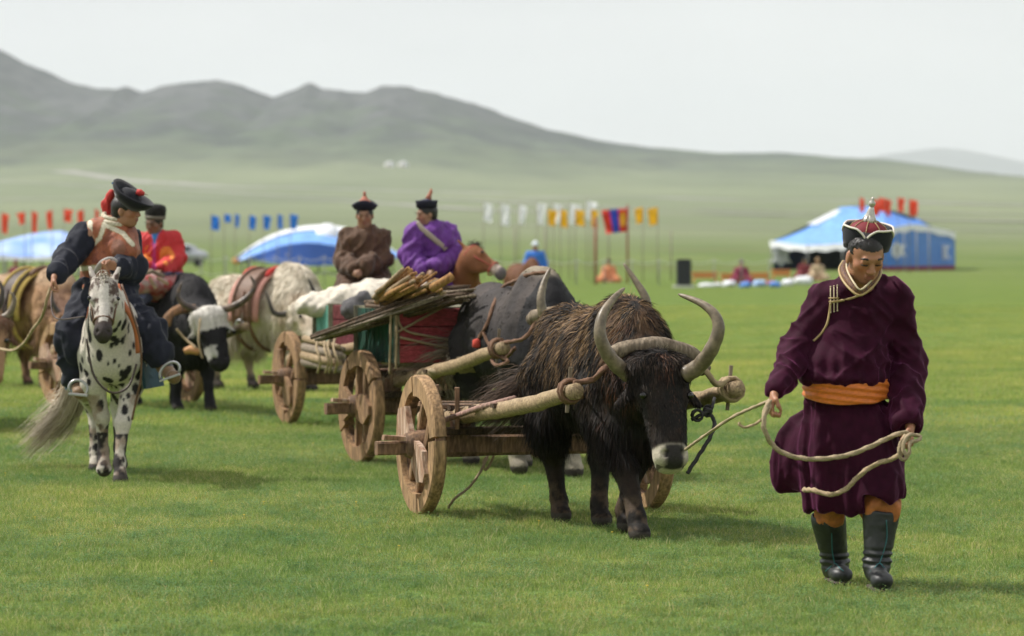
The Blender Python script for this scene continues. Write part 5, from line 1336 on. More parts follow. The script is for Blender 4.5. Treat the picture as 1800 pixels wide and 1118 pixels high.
redc = mat('red_felt', (.5, .035, .03), .85, var=.2); pinkc = mat('faded_pink_felt', (.45, .22, .18), .9, var=.2, vscale=12); brn = mat('brown_leather', (.14, .07, .04), .6, var=.2); dkl = mat('dark_leather', (.05, .03, .025), .5); ocl = mat('ochre_felt', (.42, .3, .08), .9, var=.2)
pack('red edged saddle with pink cloth and iron stirrups on the cream white yak', fr4, [pinkc, brn, brn, brn, redc], 'pack saddles')
fr5 = Frame(W(72,0,43.4)[0], 43.4, 42)
def c_brown(P, H):
    n = fbm(P, 5, 23); c = mixc(A(.34, .2, .11), A(.15, .08, .05), sstep(.4, .65, n)); return mixc(c, A(.42, .3, .2), sstep(1.15, 1.3, P[:, 2]) * .7)
yak('shaggy ginger brown yak with an ochre strapped saddle at the left behind the spotted horse', fr5, c_brown, lambda P, r, H: c_brown(P, H) * (.7 + .6 * r)[:, None], [(-.8, -.14, 0), (-.5, .14, 0), (.25, -.14, 0), (.45, .12, 0)],
    head=dict(poll=tuple(fr5.inv(W(122,560,42.5))), nose=tuple(fr5.inv(W(136,628,42.3)))), horns=[[W(112,556,42.5), W(102,548,42.5), W(93,532,42.5), W(92,514,42.5)], [W(132,556,42.5), W(143,548,42.5), W(152,532,42.5), W(152,514,42.5)]],
    horn_m=horn_dark, h=.022, nhair=12000, hairlen=2.1, hairw=.012, muzzle_white=False, seed=10, group='yaks in the caravan', hump=1.5, fluff=.015, tail_pts=[(-.95, 0, 1.1), (-1.05, 0, .7), (-1.02, 0, .35)], tail_col=lambda t, r: mixc(A(.2, .1, .06), A(.34, .2, .12), r))
pack('ochre and dark saddle with iron stirrups on the ginger brown yak', fr5, [ocl, dkl, ocl, dkl, brn], 'pack saddles')
hd6 = W(-15,585,32.5); b6 = hd6 - A(.42, -.9, 0) * 1.05; fr6 = Frame(b6[0], b6[1] + .15, 25)
i6 = lambda px, py, Y: tuple(fr6.inv(W(px, py, Y)))
yak('brown yak cut by the left border with only one curved horn and cheek in view', fr6, c_brown, lambda P, r, H: c_brown(P, H) * (.7 + .6 * r)[:, None], [(-.8, -.14, 0), (-.5, .14, 0), (.25, -.14, 0), (.45, .12, 0)],
    head=dict(poll=i6(-18,568,32.5), nose=i6(-14,655,32.3), side=fr6.R.T @ A(1, .1, 0)), horns=[[W(-38,560,32.5), W(-52,548,32.5), W(-58,525,32.5), W(-52,500,32.5)], [W(-6,562,32.5), W(10,557,32.5), W(20,545,32.5), W(25,527,32.5), W(19,513,32.5)]],
    h=.022, nhair=8000, hairlen=1, hairw=.01, muzzle_white=False, seed=12, group='yaks in the caravan')
# dark second horn tip at the border belongs to the same animal's neighbour
frn = Frame(b6[0] - .45, b6[1] + 1.4, 15)
yak('dark yak at the left border behind the brown one, only its black horn in view', frn, lambda P, H: np.repeat(A(.02, .018, .018)[None], len(P), 0), lambda P, r, H: np.repeat(A(.025, .02, .02)[None], len(P), 0) * (.7 + .6 * r)[:, None], [(-.8, -.14, 0), (-.4, .14, 0), (.3, -.12, 0), (.6, .12, 0)],
    head=dict(poll=tuple(frn.inv(W(-42,552,33.2))), nose=tuple(frn.inv(W(-44,640,33)))), horns=[[W(-62,552,33.2), W(-75,545,33.2), W(-85,520,33.2), W(-78,490,33.2)], [W(-25,552,33.2), W(-9,546,33.2), W(1,530,33.2), W(4,510,33.2), W(-2,492,33.2)]],
    horn_m=horn_dark, h=.025, nhair=4000, hairlen=.8, hairw=.01, muzzle_white=False, seed=14, group='yaks in the caravan')

# ------------------------------------------------------------------ spotted horse
frh = Frame(-2.93, 26.85, 11)
def cells(P, sc, seed):
    Q = P * sc; I = np.floor(Q).astype(np.int64); best = np.full(len(P), 9.0); rr = np.zeros(len(P))
    for dx in (-1, 0, 1):
        for dy in (-1, 0, 1):
            for dz in (-1, 0, 1):
                J_ = I + np.array([dx, dy, dz]); h_ = [_hash(J_[:, 0] + 500, J_[:, 1] + 500, J_[:, 2] + 500, seed + k) for k in range(4)]
                c = J_ + np.stack(h_[:3], 1); v = Q - c; v = v * A(1.25, 1.25, .72); d = np.sqrt((v ** 2).sum(1)) / (.16 + .42 * h_[3] ** 1.4)
                best = np.minimum(best, d)
    return best
def c_spot(P, hp, L):
    P0 = hp(0, 0, 0); ax = hp(1, 0, 0) - P0; d = (P - P0) @ ax; fw = hp(0, 0, 1) - P0; sdv = hp(0, 1, 0) - P0; c_ = (P - P0) @ fw; b = np.abs((P - P0) @ sdv)
    hd = (d > -.15) & (c_ > -.2) & (P[:, 0] > P0[0] - .17)
    base = mixc(A(.66, .62, .55), A(.5, .44, .37), fbm(P, 4, 2)); sp = cells(P, 14, 40)
    c = mixc(base, A(.02, .018, .02), sstep(1.08, .88, sp))
    leg = P[:, 2] < .62
    c = mixc(c, A(.28, .2, .15), leg * sstep(.5, .62, fbm(P, 7, 8)) * .8)
    c = mixc(c, A(.03, .025, .025), (P[:, 2] < .34) * sstep(.46, .52, fbm(P, 8, 18)))
    blaze = (b < .025 + .018 * fbm(P, 12, 3)) & (d > .06) & (d < L - .1)
    mott = sstep(.42, .5, fbm(P, 26, 5))
    hc_ = mixc(A(.085, .055, .045), A(.55, .5, .45), mott * .85 * (d < .3)); hc_ = np.where(blaze[:, None], A(.62, .57, .52), hc_); hc_ = mixc(hc_, A(.05, .04, .038), sstep(L - .12, L - .07, d))
    c = np.where(hd[:, None], hc_, c)
    return np.where((P[:, 2] < .055)[:, None], A(.06, .05, .045), c)
ih = lambda px, py, Y: tuple(frh.inv(W(px, py, Y)))
tlh = np.array([frh.w((-.8, -.02, 1.1)), W(128,700,27.9), W(112,725,28.0), W(88,752,28.0), W(48,790,27.95)])
sph, _ = horse('white horse with black spots under the rider in the copper vest', frh, c_spot, lambda P, r, hp, L: c_spot(P, hp, L) * (.85 + .3 * r)[:, None],
    [(-.80, -.03, 0), (-.45, .12, .05), (.30, -.06, .06), (.62, .03, 0)], poll=ih(183,497,25.75), nose=ih(181,592,25.5), h=.0125, nhair=30000, mane=(.5, .46, .4), tail_pts=tlh,
    tail_col=lambda t, r: mixc(A(.3, .24, .17), A(.55, .48, .38), r) , hair_len=.014, crest=.7, bridle_m=brn, side=frh.R.T @ A(1, .12, 0), hs=1.18)
tack = root('riding_tack', 'orange edged saddle, dark teal saddle cloth and steel stirrups on the spotted horse', 'saddle', frh.w((0, 0, 1.2)))
teal = mat('teal_saddle_cloth', (.015, .05, .07), .85, var=.2)
for q, pts in ((1, [W(228,560,26.3), W(236,600,26.3), W(246,640,26.35), W(252,684,26.4), W(284,678,26.9), W(272,620,27.0), W(262,570,27.1)]), (-1, [W(150,560,26.9), W(140,600,26.9), W(135,645,27.0), W(133,690,27.0), W(118,684,27.5), W(118,620,27.5), W(128,565,27.5)])):
    c = np.mean(pts, 0); V = [p for p in pts] + [p + A(.02 * q, .015, 0) for p in pts]; n = len(pts)
    MB().add(V, [tuple(range(n)), tuple(range(2*n-1, n-1, -1))] + [(i, (i+1) % n, n + (i+1) % n, n + i) for i in range(n)]).build('saddle_cloth', teal, tack)
ora = mat('orange_leather', (.45, .13, .05), .6)
MB().tube(spline([W(206,500,26.2), W(215,530,26.1), W(230,555,26.1), W(240,585,26.15), W(243,620,26.2)], 5), .022, 7, flat=.5).build('saddle_edge', ora, tack, True)
MB().tube(spline([W(160,540,26.4), W(155,570,26.4), W(152,600,26.5), W(150,640,26.6)], 5), .022, 7, flat=.5).build('saddle_edge', ora, tack, True)
MB().tube(spline([W(168,478,26.5), W(178,462,26.45), W(195,455,26.45), W(208,465,26.45), W(212,485,26.5)], 5), .017, 8).build('pommel', mat('silvery_wood', (.3, .28, .26), .5), tack, True)
MB().tube(spline([W(214,500,26.1), W(232,550,26.0), W(246,600,26.0), W(248,660,26.05), W(240,700,26.1), W(232,738,26.15)], 5), .008, 6).build('strap', brn, tack, True)
MB().tube(spline([W(152,595,26.0), W(165,660,25.98), W(195,690,25.95), W(225,680,25.98), W(240,640,26.05)], 6), .008, 6).build('breast_strap', dkl, tack, True)
MB().tube([W(256,604,26.9), W(272,624,26.5), W(288,645,26.3)], .013, 6, flat=.4).build('stirrup_leather', brn, tack, True)
steel = mat('worn_steel', (.42, .42, .42), .35, metal=.7)
for (cx_, cy_, Y_, r_, tl_) in ((298, 654, 26.15, .07, -.35), (137, 684, 26.2, .066, .1)):
    C = W(cx_, cy_, Y_); MB().tube([C + A(math.cos(a) * r_ * (1 if q_ else 1), .02, math.sin(a) * r_ * .95 - tl_ * math.cos(a) * r_) for q_, a in enumerate(np.linspace(-.4, math.pi + .4, 16))], .011, 7).build('stirrup', steel, tack, True)
    MB().beam(C + A(-r_, .03, -.04 + tl_ * r_), C + A(r_, .03, -.04 - tl_ * r_), .016, .10, (0, 1, 0)).build('stirrup_plate', steel, tack)
# reins and lead rope of the rider
rr2 = root('rope', 'reins on the spotted horse with a rope led to the yak at the left border', 'rope', W(92,496,26.4))
rope('cord', [W(93,494,26.45), W(84,520,26.4), W(77,548,26.5), W(68,566,26.8), W(58,578,27.4), W(50,592,28.4), W(40,605,29.5), W(22,616,31), W(-6,612,32.2)], .011, rope_tan, rr2, 8)
rope('rein', [W(96,496,26.4), W(90,530,26.3), W(100,560,26.0), W(150,556,25.6)], .005, dkl, rr2, 8)

# ------------------------------------------------------------------ chestnut horses
def c_ches(P, hp, L):
    P0 = hp(0, 0, 0); ax = hp(1, 0, 0) - P0; d = (P - P0) @ ax; n = fbm(P, 6, 3)
    c = mixc(A(.16, .06, .028), A(.27, .11, .048), n); hd = (d > -.1) & (P[:, 0] > P0[0] - .2)
    c = mixc(c, A(.55, .45, .38), hd * sstep(L * .62, L * .8, d)); return mixc(c, A(.12, .1, .1), hd * sstep(L - .1, L - .05, d))
frc = Frame(W(738,0,36.8)[0], 36.8, 56)
horse('chestnut horse with pale muzzle ridden by the man in purple', frc, c_ches, lambda P, r, hp, L: c_ches(P, hp, L) * (.85 + .3 * r)[:, None], [(-.8, -.1, 0), (-.45, .12, 0), (.3, -.1, 0), (.6, .1, 0)],
      poll=tuple(frc.inv(W(828,440,36.1))), nose=tuple(frc.inv(W(889,481,35.9))), h=.016, nhair=9000, mane=(.05, .03, .025), crest=.8, bridle_m=mat('red_halter', (.35, .06, .04), .7), side=frc.R.T @ A(-.3, .95, 0), group='horses')
frb = Frame(W(642,0,37.4)[0], 37.4, -14)
c_bay = lambda P, hp, L: mixc(A(.05, .028, .02), A(.10, .055, .035), fbm(P, 6, 3))
horse('dark bay horse under the man in brown, mostly hidden by the cart load', frb, c_bay, lambda P, r, hp, L: c_bay(P, hp, L), [(-.8, -.1, 0), (-.45, .12, 0), (.3, -.1, 0), (.6, .1, 0)], poll=(.98, 0, 1.12), nose=(1.22, 0, .72), h=.022, nhair=2500, mane=(.03, .025, .02), crest=.8, group='horses')
frd = Frame(W(922,0,75)[0], 75, 14)
horse('chestnut brown horse with lowered head beside the figure in blue', frd, lambda P, hp, L: c_ches(P, hp, L) * .55, lambda P, r, hp, L: c_ches(P, hp, L), [(-.8, -.1, 0), (-.45, .12, 0), (.3, -.1, 0), (.6, .1, 0)], poll=(.95, 0, 1.2), nose=(1.2, 0, .85), h=.03, nhair=0, mane=(.2, .09, .05), group='horses')
# ================================================================== LOADED CARTS
ct2, _c2 = cart('second ox cart with a red and green chest and a heap of brushwood', (-.47, 28.88), 22, hw=.75, tip=2.32, ztip=.95, zmid=.62, ang=.55, rim_m=rim_w2, board=spoke_w)
yoke('weathered yoke end on the neck of the charcoal grey yak behind the leading yak', [W(935,562,26.5), W(950,553,26.4), W(990,548,26.4), W(1050,550,26.45), W(1110,560,26.6)], .048, grey_w)
tp2 = cf2.w((2.2, -.49, .94))
tie('brown rope tying the shaft tip of the second cart to the charcoal grey yak', [(tp2, cf2.d((1, 0, .1)), .066, 5, .012)], [([tp2 + A(.02, -.05, .04), W(918,596,26.4), W(935,578,26.4), W(945,560,26.4)], .014), ([tp2 + A(0, 0, -.05), W(893,635,26.5), W(872,642,26.6), W(862,628,26.8)], .012)], rope_brown, tp2)
def pboard(fr, p, q, thick, n, m, parent, axis='z'):
    pass
def chest(label, fr, x0, x1, y0, y1, z0, z1, mf, ms, nf=3, ns=8, lid=None):
    """box of upright side boards and long front boards; each board a part"""
    t = root('chest', label, 'chest', fr.w(((x0 + x1) / 2, (y0 + y1) / 2, z0)))
    g = .004
    for i in range(nf):                                    # front and back: horizontal boards
        za, zb = z0 + (z1 - z0) * i / nf + g, z0 + (z1 - z0) * (i + 1) / nf - g
        for x in (x1, x0):
            MB().beam(fr.w((x, y0, (za + zb) / 2)), fr.w((x, y1, (za + zb) / 2)), .028, zb - za, jit=.001).build('board', mf, t)
    for i in range(ns):
        xa, xb = x0 + .03 + (x1 - x0 - .06) * i / ns + g, x0 + .03 + (x1 - x0 - .06) * (i + 1) / ns - g
        for y in (y0 + .014, y1 - .014):
            MB().beam(fr.w(((xa + xb) / 2, y, z0)), fr.w(((xa + xb) / 2, y, z1 - .01)), .026, xb - xa, fr.d((1, 0, 0)), jit=.002).build('side_board', ms, t)
    MB().beam(fr.w(((x0 + x1) / 2, y0 + .03, z0 + .02)), fr.w(((x0 + x1) / 2, y1 - .03, z0 + .02)), x1 - x0 - .06, .03).build('bottom', dark_w, t)
    MB().beam(fr.w(((x0 + x1) / 2, y0 + .01, z1 - .005)), fr.w(((x0 + x1) / 2, y1 - .01, z1 - .005)), x1 - x0 - .02, .03).build('lid', lid or dark_w, t)
    for y in (y0 + .0, y1 - .0):
        for x in (x0, x1): MB().beam(fr.w((x, y, z0 - .01)), fr.w((x, y, z1 + .01)), .045, .045, jit=.002).build('corner_post', lid or dark_w, t)
    return t
redw = wood('faded_red_paint', (.42, .07, .08), (.28, .05, .055), (1.5, 1.5, 8)); grw = wood('dark_green_paint', (.012, .085, .055), (.02, .04, .03), (6, 6, 1)); tealw = wood('pale_teal_paint', (.16, .42, .32), (.1, .3, .24), (6, 6, 1)); pinkw = wood('faded_pink_paint', (.42, .13, .15), (.3, .09, .1), (6, 6, 1)); postw = wood('grey_green_post', (.2, .19, .13), (.13, .12, .08))
c_ = cf2
chest('red fronted chest with dark green sides on the second cart', cf2, -.45, .47, -.63, .52, .78, 1.2, redw, grw, 3, 9, postw)
ch_rope = root('rope', 'thin ropes tied round the red chest on the second cart', 'rope', cf2.w((.8, -.4, 1.0)))
for pts in ([(.50, -.64, 1.22), (.51, -.6, 1.05), (.52, -.35, .98), (.51, .1, .92), (.50, .55, .9)], [(.51, -.64, 1.02), (.52, -.45, 1.12), (.52, -.25, 1.22)], [(.50, -.65, 1.24), (.52, -.65, 1.0), (.50, -.65, .74)], [(.46, -.67, 1.24), (.46, -.68, .95), (.44, -.68, .7)], [(.51, -.62, .98), (.52, .0, .86), (.50, .5, .9)]):
    rope('cord', [cf2.w(p) for p in pts], .009, rope_tan, ch_rope, 6)
# coils of pale rope and small logs at the foot of the chest
cr = root('rope_coil', 'pale rope coil lying on the second cart at the foot of the red chest', 'rope', cf2.w((1.0, -.3, .74)))
for k in range(5): rope('loop', [cf2.w((1.0 + .1 * math.cos(a) + .02 * k, -.36 + .2 * math.sin(a) + .05 * k, .735 + .022 * k + .01 * math.sin(3 * a))) for a in np.linspace(0, 6.1, 9)], .016, rope_pale, cr, 5)
def sticks(label, name, n, fn, m, rad, cat, org, group=None, seg=6, pts_n=4, wob=.012):
    t = root(name, label, cat, org, group)
    for i in range(n):
        a, b_ = fn(i); P = [a + (b_ - a) * k / (pts_n - 1) + (rng.normal(0, wob, 3) if 0 < k < pts_n - 1 else 0) for k in range(pts_n)]
        r_ = rad * (.7 + .6 * rng.random()); MB().tube(P, list(np.linspace(r_, r_ * .7, pts_n)), seg, jit=.05).build('stick', m[i % len(m)] if isinstance(m, list) else m, t, True)
    return t
def brush(i):
    u, v = rng.random(), rng.random()
    a = W(545 + 50 * u, 602 - 14 * v - 10 * u, 28.5 + .8 * rng.random()); e = W(760 + 70 * u, 522 - 16 * v + 14 * rng.random(), 27.6 + .9 * rng.random()); return a, e
sticks('long dark brushwood sticks lying over the green side of the second cart', 'brushwood', 46, brush, [stick_w, stick_w, birch2], .013, 'firewood', W(650,570,28.3))
def brush2(i):
    v = rng.random(); z = 520 - 14 * v + rng.normal(0, 3); a = W(640 + 60 * rng.random(), z + 18, 28.2 + .8 * rng.random()); return a, W(815 + 22 * rng.random(), z + 2 + rng.normal(0, 3), 27.5 + .8 * rng.random())
sticks('flat layer of dark twigs along the top of the red chest', 'twigs', 40, brush2, [stick_w, stick_w, grey_w, stick_w], .015, 'firewood', W(740,525,27.8), wob=.02)
def poles(i):
    r_, c2 = i % 5, (i // 5) % 5
    x, y = 656 + 15 * c2 + 16 * rng.random(), 531 - 4 * r_ + 2 * c2; a = W(x, y, 28.3 - .05 * r_ + .06 * c2); e = W(x + 50 + 12 * rng.random(), y - 22 - 5.5 * (4 - c2 * .8) * rng.random() - 3 * r_, 27.6 + .1 * r_); return a, e
sticks('bundle of honey coloured wooden poles sticking up from the second cart load', 'pole_bundle', 34, poles, [pole_w, pole_w, birch], .019, 'poles', W(720,500,27.8), pts_n=3, wob=.004, seg=9)
MB_ = MB().tube(spline([W(760,506,27.3), W(785,492,27.2), W(795,485,27.2)], 4), .035, 8); tag(MB_.build('pole', pole_w, None, True, origin=W(775,496,27.2)), 'single short honey coloured pole lying right of the bundle', 'poles')

# third cart
cx3, cy3 = W(508,0,34.7)[0] + .70, 34.98
ct4, cf4 = cart('third ox cart with a pale teal and pink chest and a white bundle', (cx3, cy3), 20, hw=.75, tip=2.2, ztip=.9, ang=.0, rim_m=rim_w2, board=spoke_w, zmid=.62)
chest('pale teal and faded pink chest on the third cart', cf4, .22, .72, -.56, .5, .72, 1.13, pinkw, tealw, 3, 8, postw)
s = SDF(cf4.w((.1, .05, 1.3)) - A(1.2, 1.3, .5), cf4.w((.1, .05, 1.3)) + A(1.2, 1.3, .6), .02)
for p, r_ in (((.35, -.35, 1.12), (.4, .28, .10)), ((.4, .0, 1.16), (.45, .4, .13)), ((.4, .22, 1.19), (.4, .22, .12)), ((.1, .1, 1.14), (.3, .4, .12))): s.ell(cf4.w(p), r_, k=.1)
V, F = s.mesh(); V, F = biggest(V, F); V = folds(V, F, .05, 6, (3.4, 3.4, 3.4)); V = folds(V, F, .012, 16, (11, 11, 11))
tag(obj('felt_bundle', V, F, mat('white_felt_cloth', (.58, .53, .45), .9, var=.2, vscale=7, bump=.5, bscale=14, bdist=.02), None, origin=cf4.w((0, 0, 1.2))), 'large white felt bundle heaped over the chest of the third cart', 'bundle')
s = SDF(W(640,530,33.2) - A(.6, .6, .4), W(640,530,33.2) + A(.6, .6, .4), .02); s.cone(W(604,556,33.9), W(640,530,33.8), .07, .08, .0).ell(W(622,542,33.8), (.11, .15, .08), k=.08); V, F = s.mesh(); V = folds(V, F, .03, 8, (7, 7, 7))
tag(obj('hide', V, F, mat('dark_grey_hide', (.09, .085, .09), .9, var=.3, vscale=9, bump=.5, bscale=20, bdist=.02), None, origin=W(640,540,33.2)), 'dark grey hide folded in front of the white felt bundle', 'hide')
def logs(i):
    y = 598 + 9 * (i % 5) + rng.normal(0, 2); return W(536 + 8 * (i // 5), y, 34.0 + .12 * (i // 5)), W(598 + rng.normal(0, 5), y + 14, 33.0 + .12 * (i // 5))
sticks('short pale logs and branches roped to the side of the third cart', 'log_pile', 15, logs, [birch, birch2, grey_w], .04, 'firewood', W(565,625,33.6), pts_n=3, wob=.01, seg=8)
t = root('rope', 'loose pale ropes hanging over the log pile of the third cart', 'rope', W(575,620,33.0))
for x in (560, 574, 580, 590): rope('cord', [W(x, 590, 33.4), W(x - 4, 610, 33.0), W(x + 3, 635, 32.9), W(x - 2, 655, 33.1)], .010, rope_tan, t, 6)
# ------------------------------------------------------------------ man leading the yak
Jm = dict(head=W(1521,452,18.14), neck=W(1513,520,18.33), face=A(.26, -.88, -.43), up=A(.05, -.2, 1), shR=W(1446,524,18.38), shL=W(1580,522,18.38), elR=W(1398,608,18.33), elL=W(1600,640,18.42),
    wrR=W(1361,690,18.0), wrL=W(1600,748,18.08), pelvis=W(1497,715,18.36), hipR=W(1470,735,18.36), hipL=W(1528,735,18.34), knR=W(1462,880,18.36), knL=W(1547,880,18.20), anR=W(1470,995,18.52), anL=W(1545,1000,18.14), toeR=W(1478,1016,18.33), toeL=W(1548,1026,17.92))
man = root('person', 'man in a dark purple velvet robe with orange sash walking and holding a rope', 'person', (W(1505,1030,18.3)[0], 18.3, 0))
s, Bm, qm = body_sdf(Jm, .0045, dict(hs=1.07, R=dict(d=A(-.25, -.35, -1), palm=A(.9, .1, -.2), side=A(.1, -1, .3), curl=1.15), L=dict(d=A(.0, -.5, -.9), palm=A(-.9, -.1, 0), side=A(-.1, -1, .5), curl=1.15)))
V, F = s.mesh(); V, F = biggest(V, F)
tone = (.38, .178, .102)
obj('body', V, F, skin_p, man, face_color(V, Jm['head'], Bm, 1.07, tone))
face_marks(man, Jm['head'], Bm, hairblack, 1.07, thick=1.5)
# hair under the hat
s = SDF(Jm['head'] - .2, Jm['head'] + .2, .005); q = lambda x, y, z: Jm['head'] + Bm @ (A(x, y, z) * 1.07)
s.ell(q(-.016, 0, .042), A(.100, .087, .088), Bm, 0); s.ell(q(-.05, 0, -.01), A(.058, .075, .075), Bm, .02)
s.ell(q(.125, 0, -.03), A(.115, .105, .098), Bm, .006, 's')
for y in (-1, 1): s.ell(q(-.005, y * .095, -.012), A(.03, .02, .034), Bm, .008, 's')
V, F = s.mesh(); V, F = biggest(V, F); V = V + vnormals(V, F) * (fbm(V, 70, 3)[:, None] - .5) * .012
obj('hair', V, F, hairblack, man)
# robe
velvet = mat('purple_velvet', (.032, .0036, .0145), .75, sheen=.36, sheen_tint=(.75, .2, .55), var=.25, vscale=7, bump=.35, bscale=30, bdist=.006, spec=.1)
J = Jm
s = SDF(W(1500,700,18.3) - A(.62, .5, 1.05), W(1500,700,18.3) + A(.6, .5, .85), .0085)
ch = W(1513,548,18.36)
s.cone(ch, W(1489,630,18.33), .172, .19, .0, flat=((0, 1, 0), .74)).ell(W(1484,640,18.30), (.202, .165, .11), k=.07)
s.cone(W(1456,525,18.38), W(1570,523,18.38), .082, .082, .07).cone(W(1513,545,18.36), J['neck'], .13, .082, .06)
s.cone(W(1449,530,18.38), W(1402,608,18.33), .083, .066, .05).cone(W(1402,608,18.33), W(1366,682,18.02), .066, .048, .04)
s.cone(W(1573,530,18.38), W(1589,640,18.42), .085, .098, .06).cone(W(1589,640,18.42), W(1595,742,18.1), .098, .08, .05)
s.ell(W(1482,664,18.27), (.205, .16, .05), k=.05)
up = s
# wrist cuffs
cR = nrm(J['wrR'] - J['elR']); s.ell(J['wrR'] + cR * .055, (.05,) * 3, k=.01, op='s'); s.ell(J['wrL'] + nrm(J['wrL'] - J['elL']) * .075, (.07,) * 3, k=.01, op='s')
# skirt
s.cone(W(1488,705,18.33), W(1497,778,18.33), .19, .235, .03, flat=((0, 1, 0), .8)).cone(W(1497,778,18.33), W(1510,862,18.30), .235, .225, .05, flat=((0, 1, 0), .8))
s.cone(W(1462,800,18.34), W(1468,880,18.33), .16, .15, .05, flat=((0, 1, 0), .9)).cone(W(1530,760,18.26), W(1546,868,18.15), .13, .125, .06)
s.ell(W(1424,792,18.46), (.17, .11, .2), rotm('Y', 4), k=.07).ell(W(1400,836,18.47), (.10, .085, .12), k=.09)
# hem cuts (ragged, higher on the right thigh and on the blown tail)
box = lambda a, b: None
g = np.meshgrid(*s.ax, indexing='ij', sparse=True); PX = CX + g[0] / g[1] * FX; PZ = g[2]
hem = np.where(PX < 1412, W(0,861,18.5)[2], np.where(PX < 1519, W(0,899,18.3)[2], W(0,872,18.25)[2])) + .012 * np.sin(g[0] * 26) + 0 * s.f
s.f = np.maximum(s.f, (hem - PZ).astype(np.float32))
inner = (np.sqrt(((g[0] - W(1497,0,18.33)[0]) / 1.0) ** 2 + ((g[1] - 18.33) / .8) ** 2) - .19)
s.f = np.maximum(s.f, -np.maximum(inner, PZ - (hem + .05)).astype(np.float32))
s.cone(J['neck'], J['neck'] + (J['head'] - J['neck']), .066, .08, .0, 's')
V, F = s.mesh(); V, F = biggest(V, F)
N = vnormals(V, F); zz = V[:, 2]; wst = W(0,690,18.3)[2]
ang = np.arctan2(V[:, 1] - 18.4, V[:, 0] - W(1495,0,18.33)[0])
low = sstep(wst - .02, wst - .2, zz)
pl = np.sin(ang * 11 + 2.2 * fbm(V, 3, 4)) * .5 + np.sin(ang * 23 + 4 * fbm(V, 4, 9)) * .3
gather = np.exp(-((zz - (wst - .07)) / .05) ** 2)
fo = 1 - np.abs(2 * fbm(V * A(6, 6, 9), 1.0, 5, 3) - 1) * 1.7
diag = 1 - np.abs(2 * fbm(np.stack([V[:, 0] * 3 + V[:, 2] * 4, V[:, 1] * 4, V[:, 2] * 3 - V[:, 0] * 9], 1), 1.0, 15, 3) - 1) * 1.7
arm_ = ((CX + V[:, 0] / V[:, 1] * FX) > 1570) | ((CX + V[:, 0] / V[:, 1] * FX) < 1415)
def crease(P, sx, sy, sz, seed_, sharp=2.2):
    q = fbm(P * A(sx, sy, sz), 1.0, seed_, 2); return np.clip(1 - np.abs(q - .5) * 2 * sharp, 0, 1) ** 1.6
blouse = np.exp(-((zz - (wst + .1)) / .09) ** 2)
cz = crease(V, 7, 5, 2.2, 41, 3) * .016 + crease(np.stack([V[:, 0] * .7 + V[:, 2] * .7, V[:, 1], V[:, 2] * .7 - V[:, 0] * .7], 1), 3, 5, 11, 43, 3) * .017 + crease(np.stack([V[:, 0] * .7 - V[:, 2] * .7, V[:, 1], V[:, 2] * .7 + V[:, 0] * .7], 1), 3, 5, 12, 47, 3) * .015
V = V + N * (low * (pl * .015 + crease(V, 10, 10, 1.6, 51, 2.6) * .016) + gather * np.sin(ang * 34) * .004 + blouse * np.sin(ang * 26 + 5 * fbm(V, 5, 3)) * .006 * (1 - low) + (1 - low) * cz + low * (diag - .4) * .01 - .008)[:, None]
robe = obj('robe', V, F, velvet, man)
fp = hitter(V, F)
# sash
orange_s = mat('orange_silk', (.62, .16, .015), .5, var=.2, vscale=14, vstretch=(1, 1, 3), bump=.5, bscale=22, bdist=.01, sheen=.2)
ss = SDF(W(1489,690,18.3) - A(.3, .28, .12), W(1489,690,18.3) + A(.3, .28, .12), .006)
gg = np.meshgrid(*ss.ax, indexing='ij', sparse=True); cx0 = W(1489,0,18.3)[0]
rad = np.sqrt(((gg[0] - cx0) / .213) ** 2 + ((gg[1] - 18.31) / .178) ** 2) * .19 - .19
zc = W(0,689,18.12)[2] - .025 * (1 - ((gg[0] - cx0) / .2) ** 2) + .012; dz = np.abs(gg[2] - zc) - (.047 + .010 * (gg[0] - cx0) / .2 * 0)
ss.f = (np.sqrt(np.maximum(rad, 0) ** 2 + np.maximum(dz, 0) ** 2) + np.minimum(np.maximum(rad, dz), 0) - .006 + 0 * gg[0]).astype(np.float32)
V2, F2 = ss.mesh(); N2 = vnormals(V2, F2); V2 = V2 + N2 * (np.sin((V2[:, 2] + .12 * (V2[:, 0] - cx0)) * 190 + 3 * fbm(V2, 6, 3)) * .0035)[:, None]
obj('sash', V2, F2, orange_s, man)
gold = mat('gold_braid', (.42, .30, .13), .5, var=.2, vscale=80, bump=.4, bscale=120, bdist=.003); goldp = mat('pale_gold_braid', (.62, .52, .34), .55, var=.15, vscale=80)
def neckring(pts, Ys, r, name, m):
    return MB().tube(spline([W(a, b, y) for (a, b), y in zip(pts, Ys)], 6), r, 8).build(name, m, man, True)
outer = [(1545,462),(1549,476),(1544,491),(1530,508),(1511,519),(1494,508),(1480,490),(1475,473),(1482,459)]
yo = [18.34, 18.24, 18.16, 18.10, 18.06, 18.09, 18.17, 18.28, 18.40]
neckring(outer, yo, .006, 'collar_trim', gold)
inner_ = [(1540,455),(1544,470),(1539,483),(1526,499),(1512,509),(1501,497),(1491,479),(1488,465),(1493,452)]
yi = [18.32, 18.22, 18.14, 18.085, 18.045, 18.07, 18.15, 18.25, 18.36]
neckring(inner_, yi, .0045, 'collar_trim', goldp)
Po, Pi = spline([W(a, b, y) for (a, b), y in zip(outer, yo)], 6), spline([W(a, b, y) for (a, b), y in zip(inner_, yi)], 6)
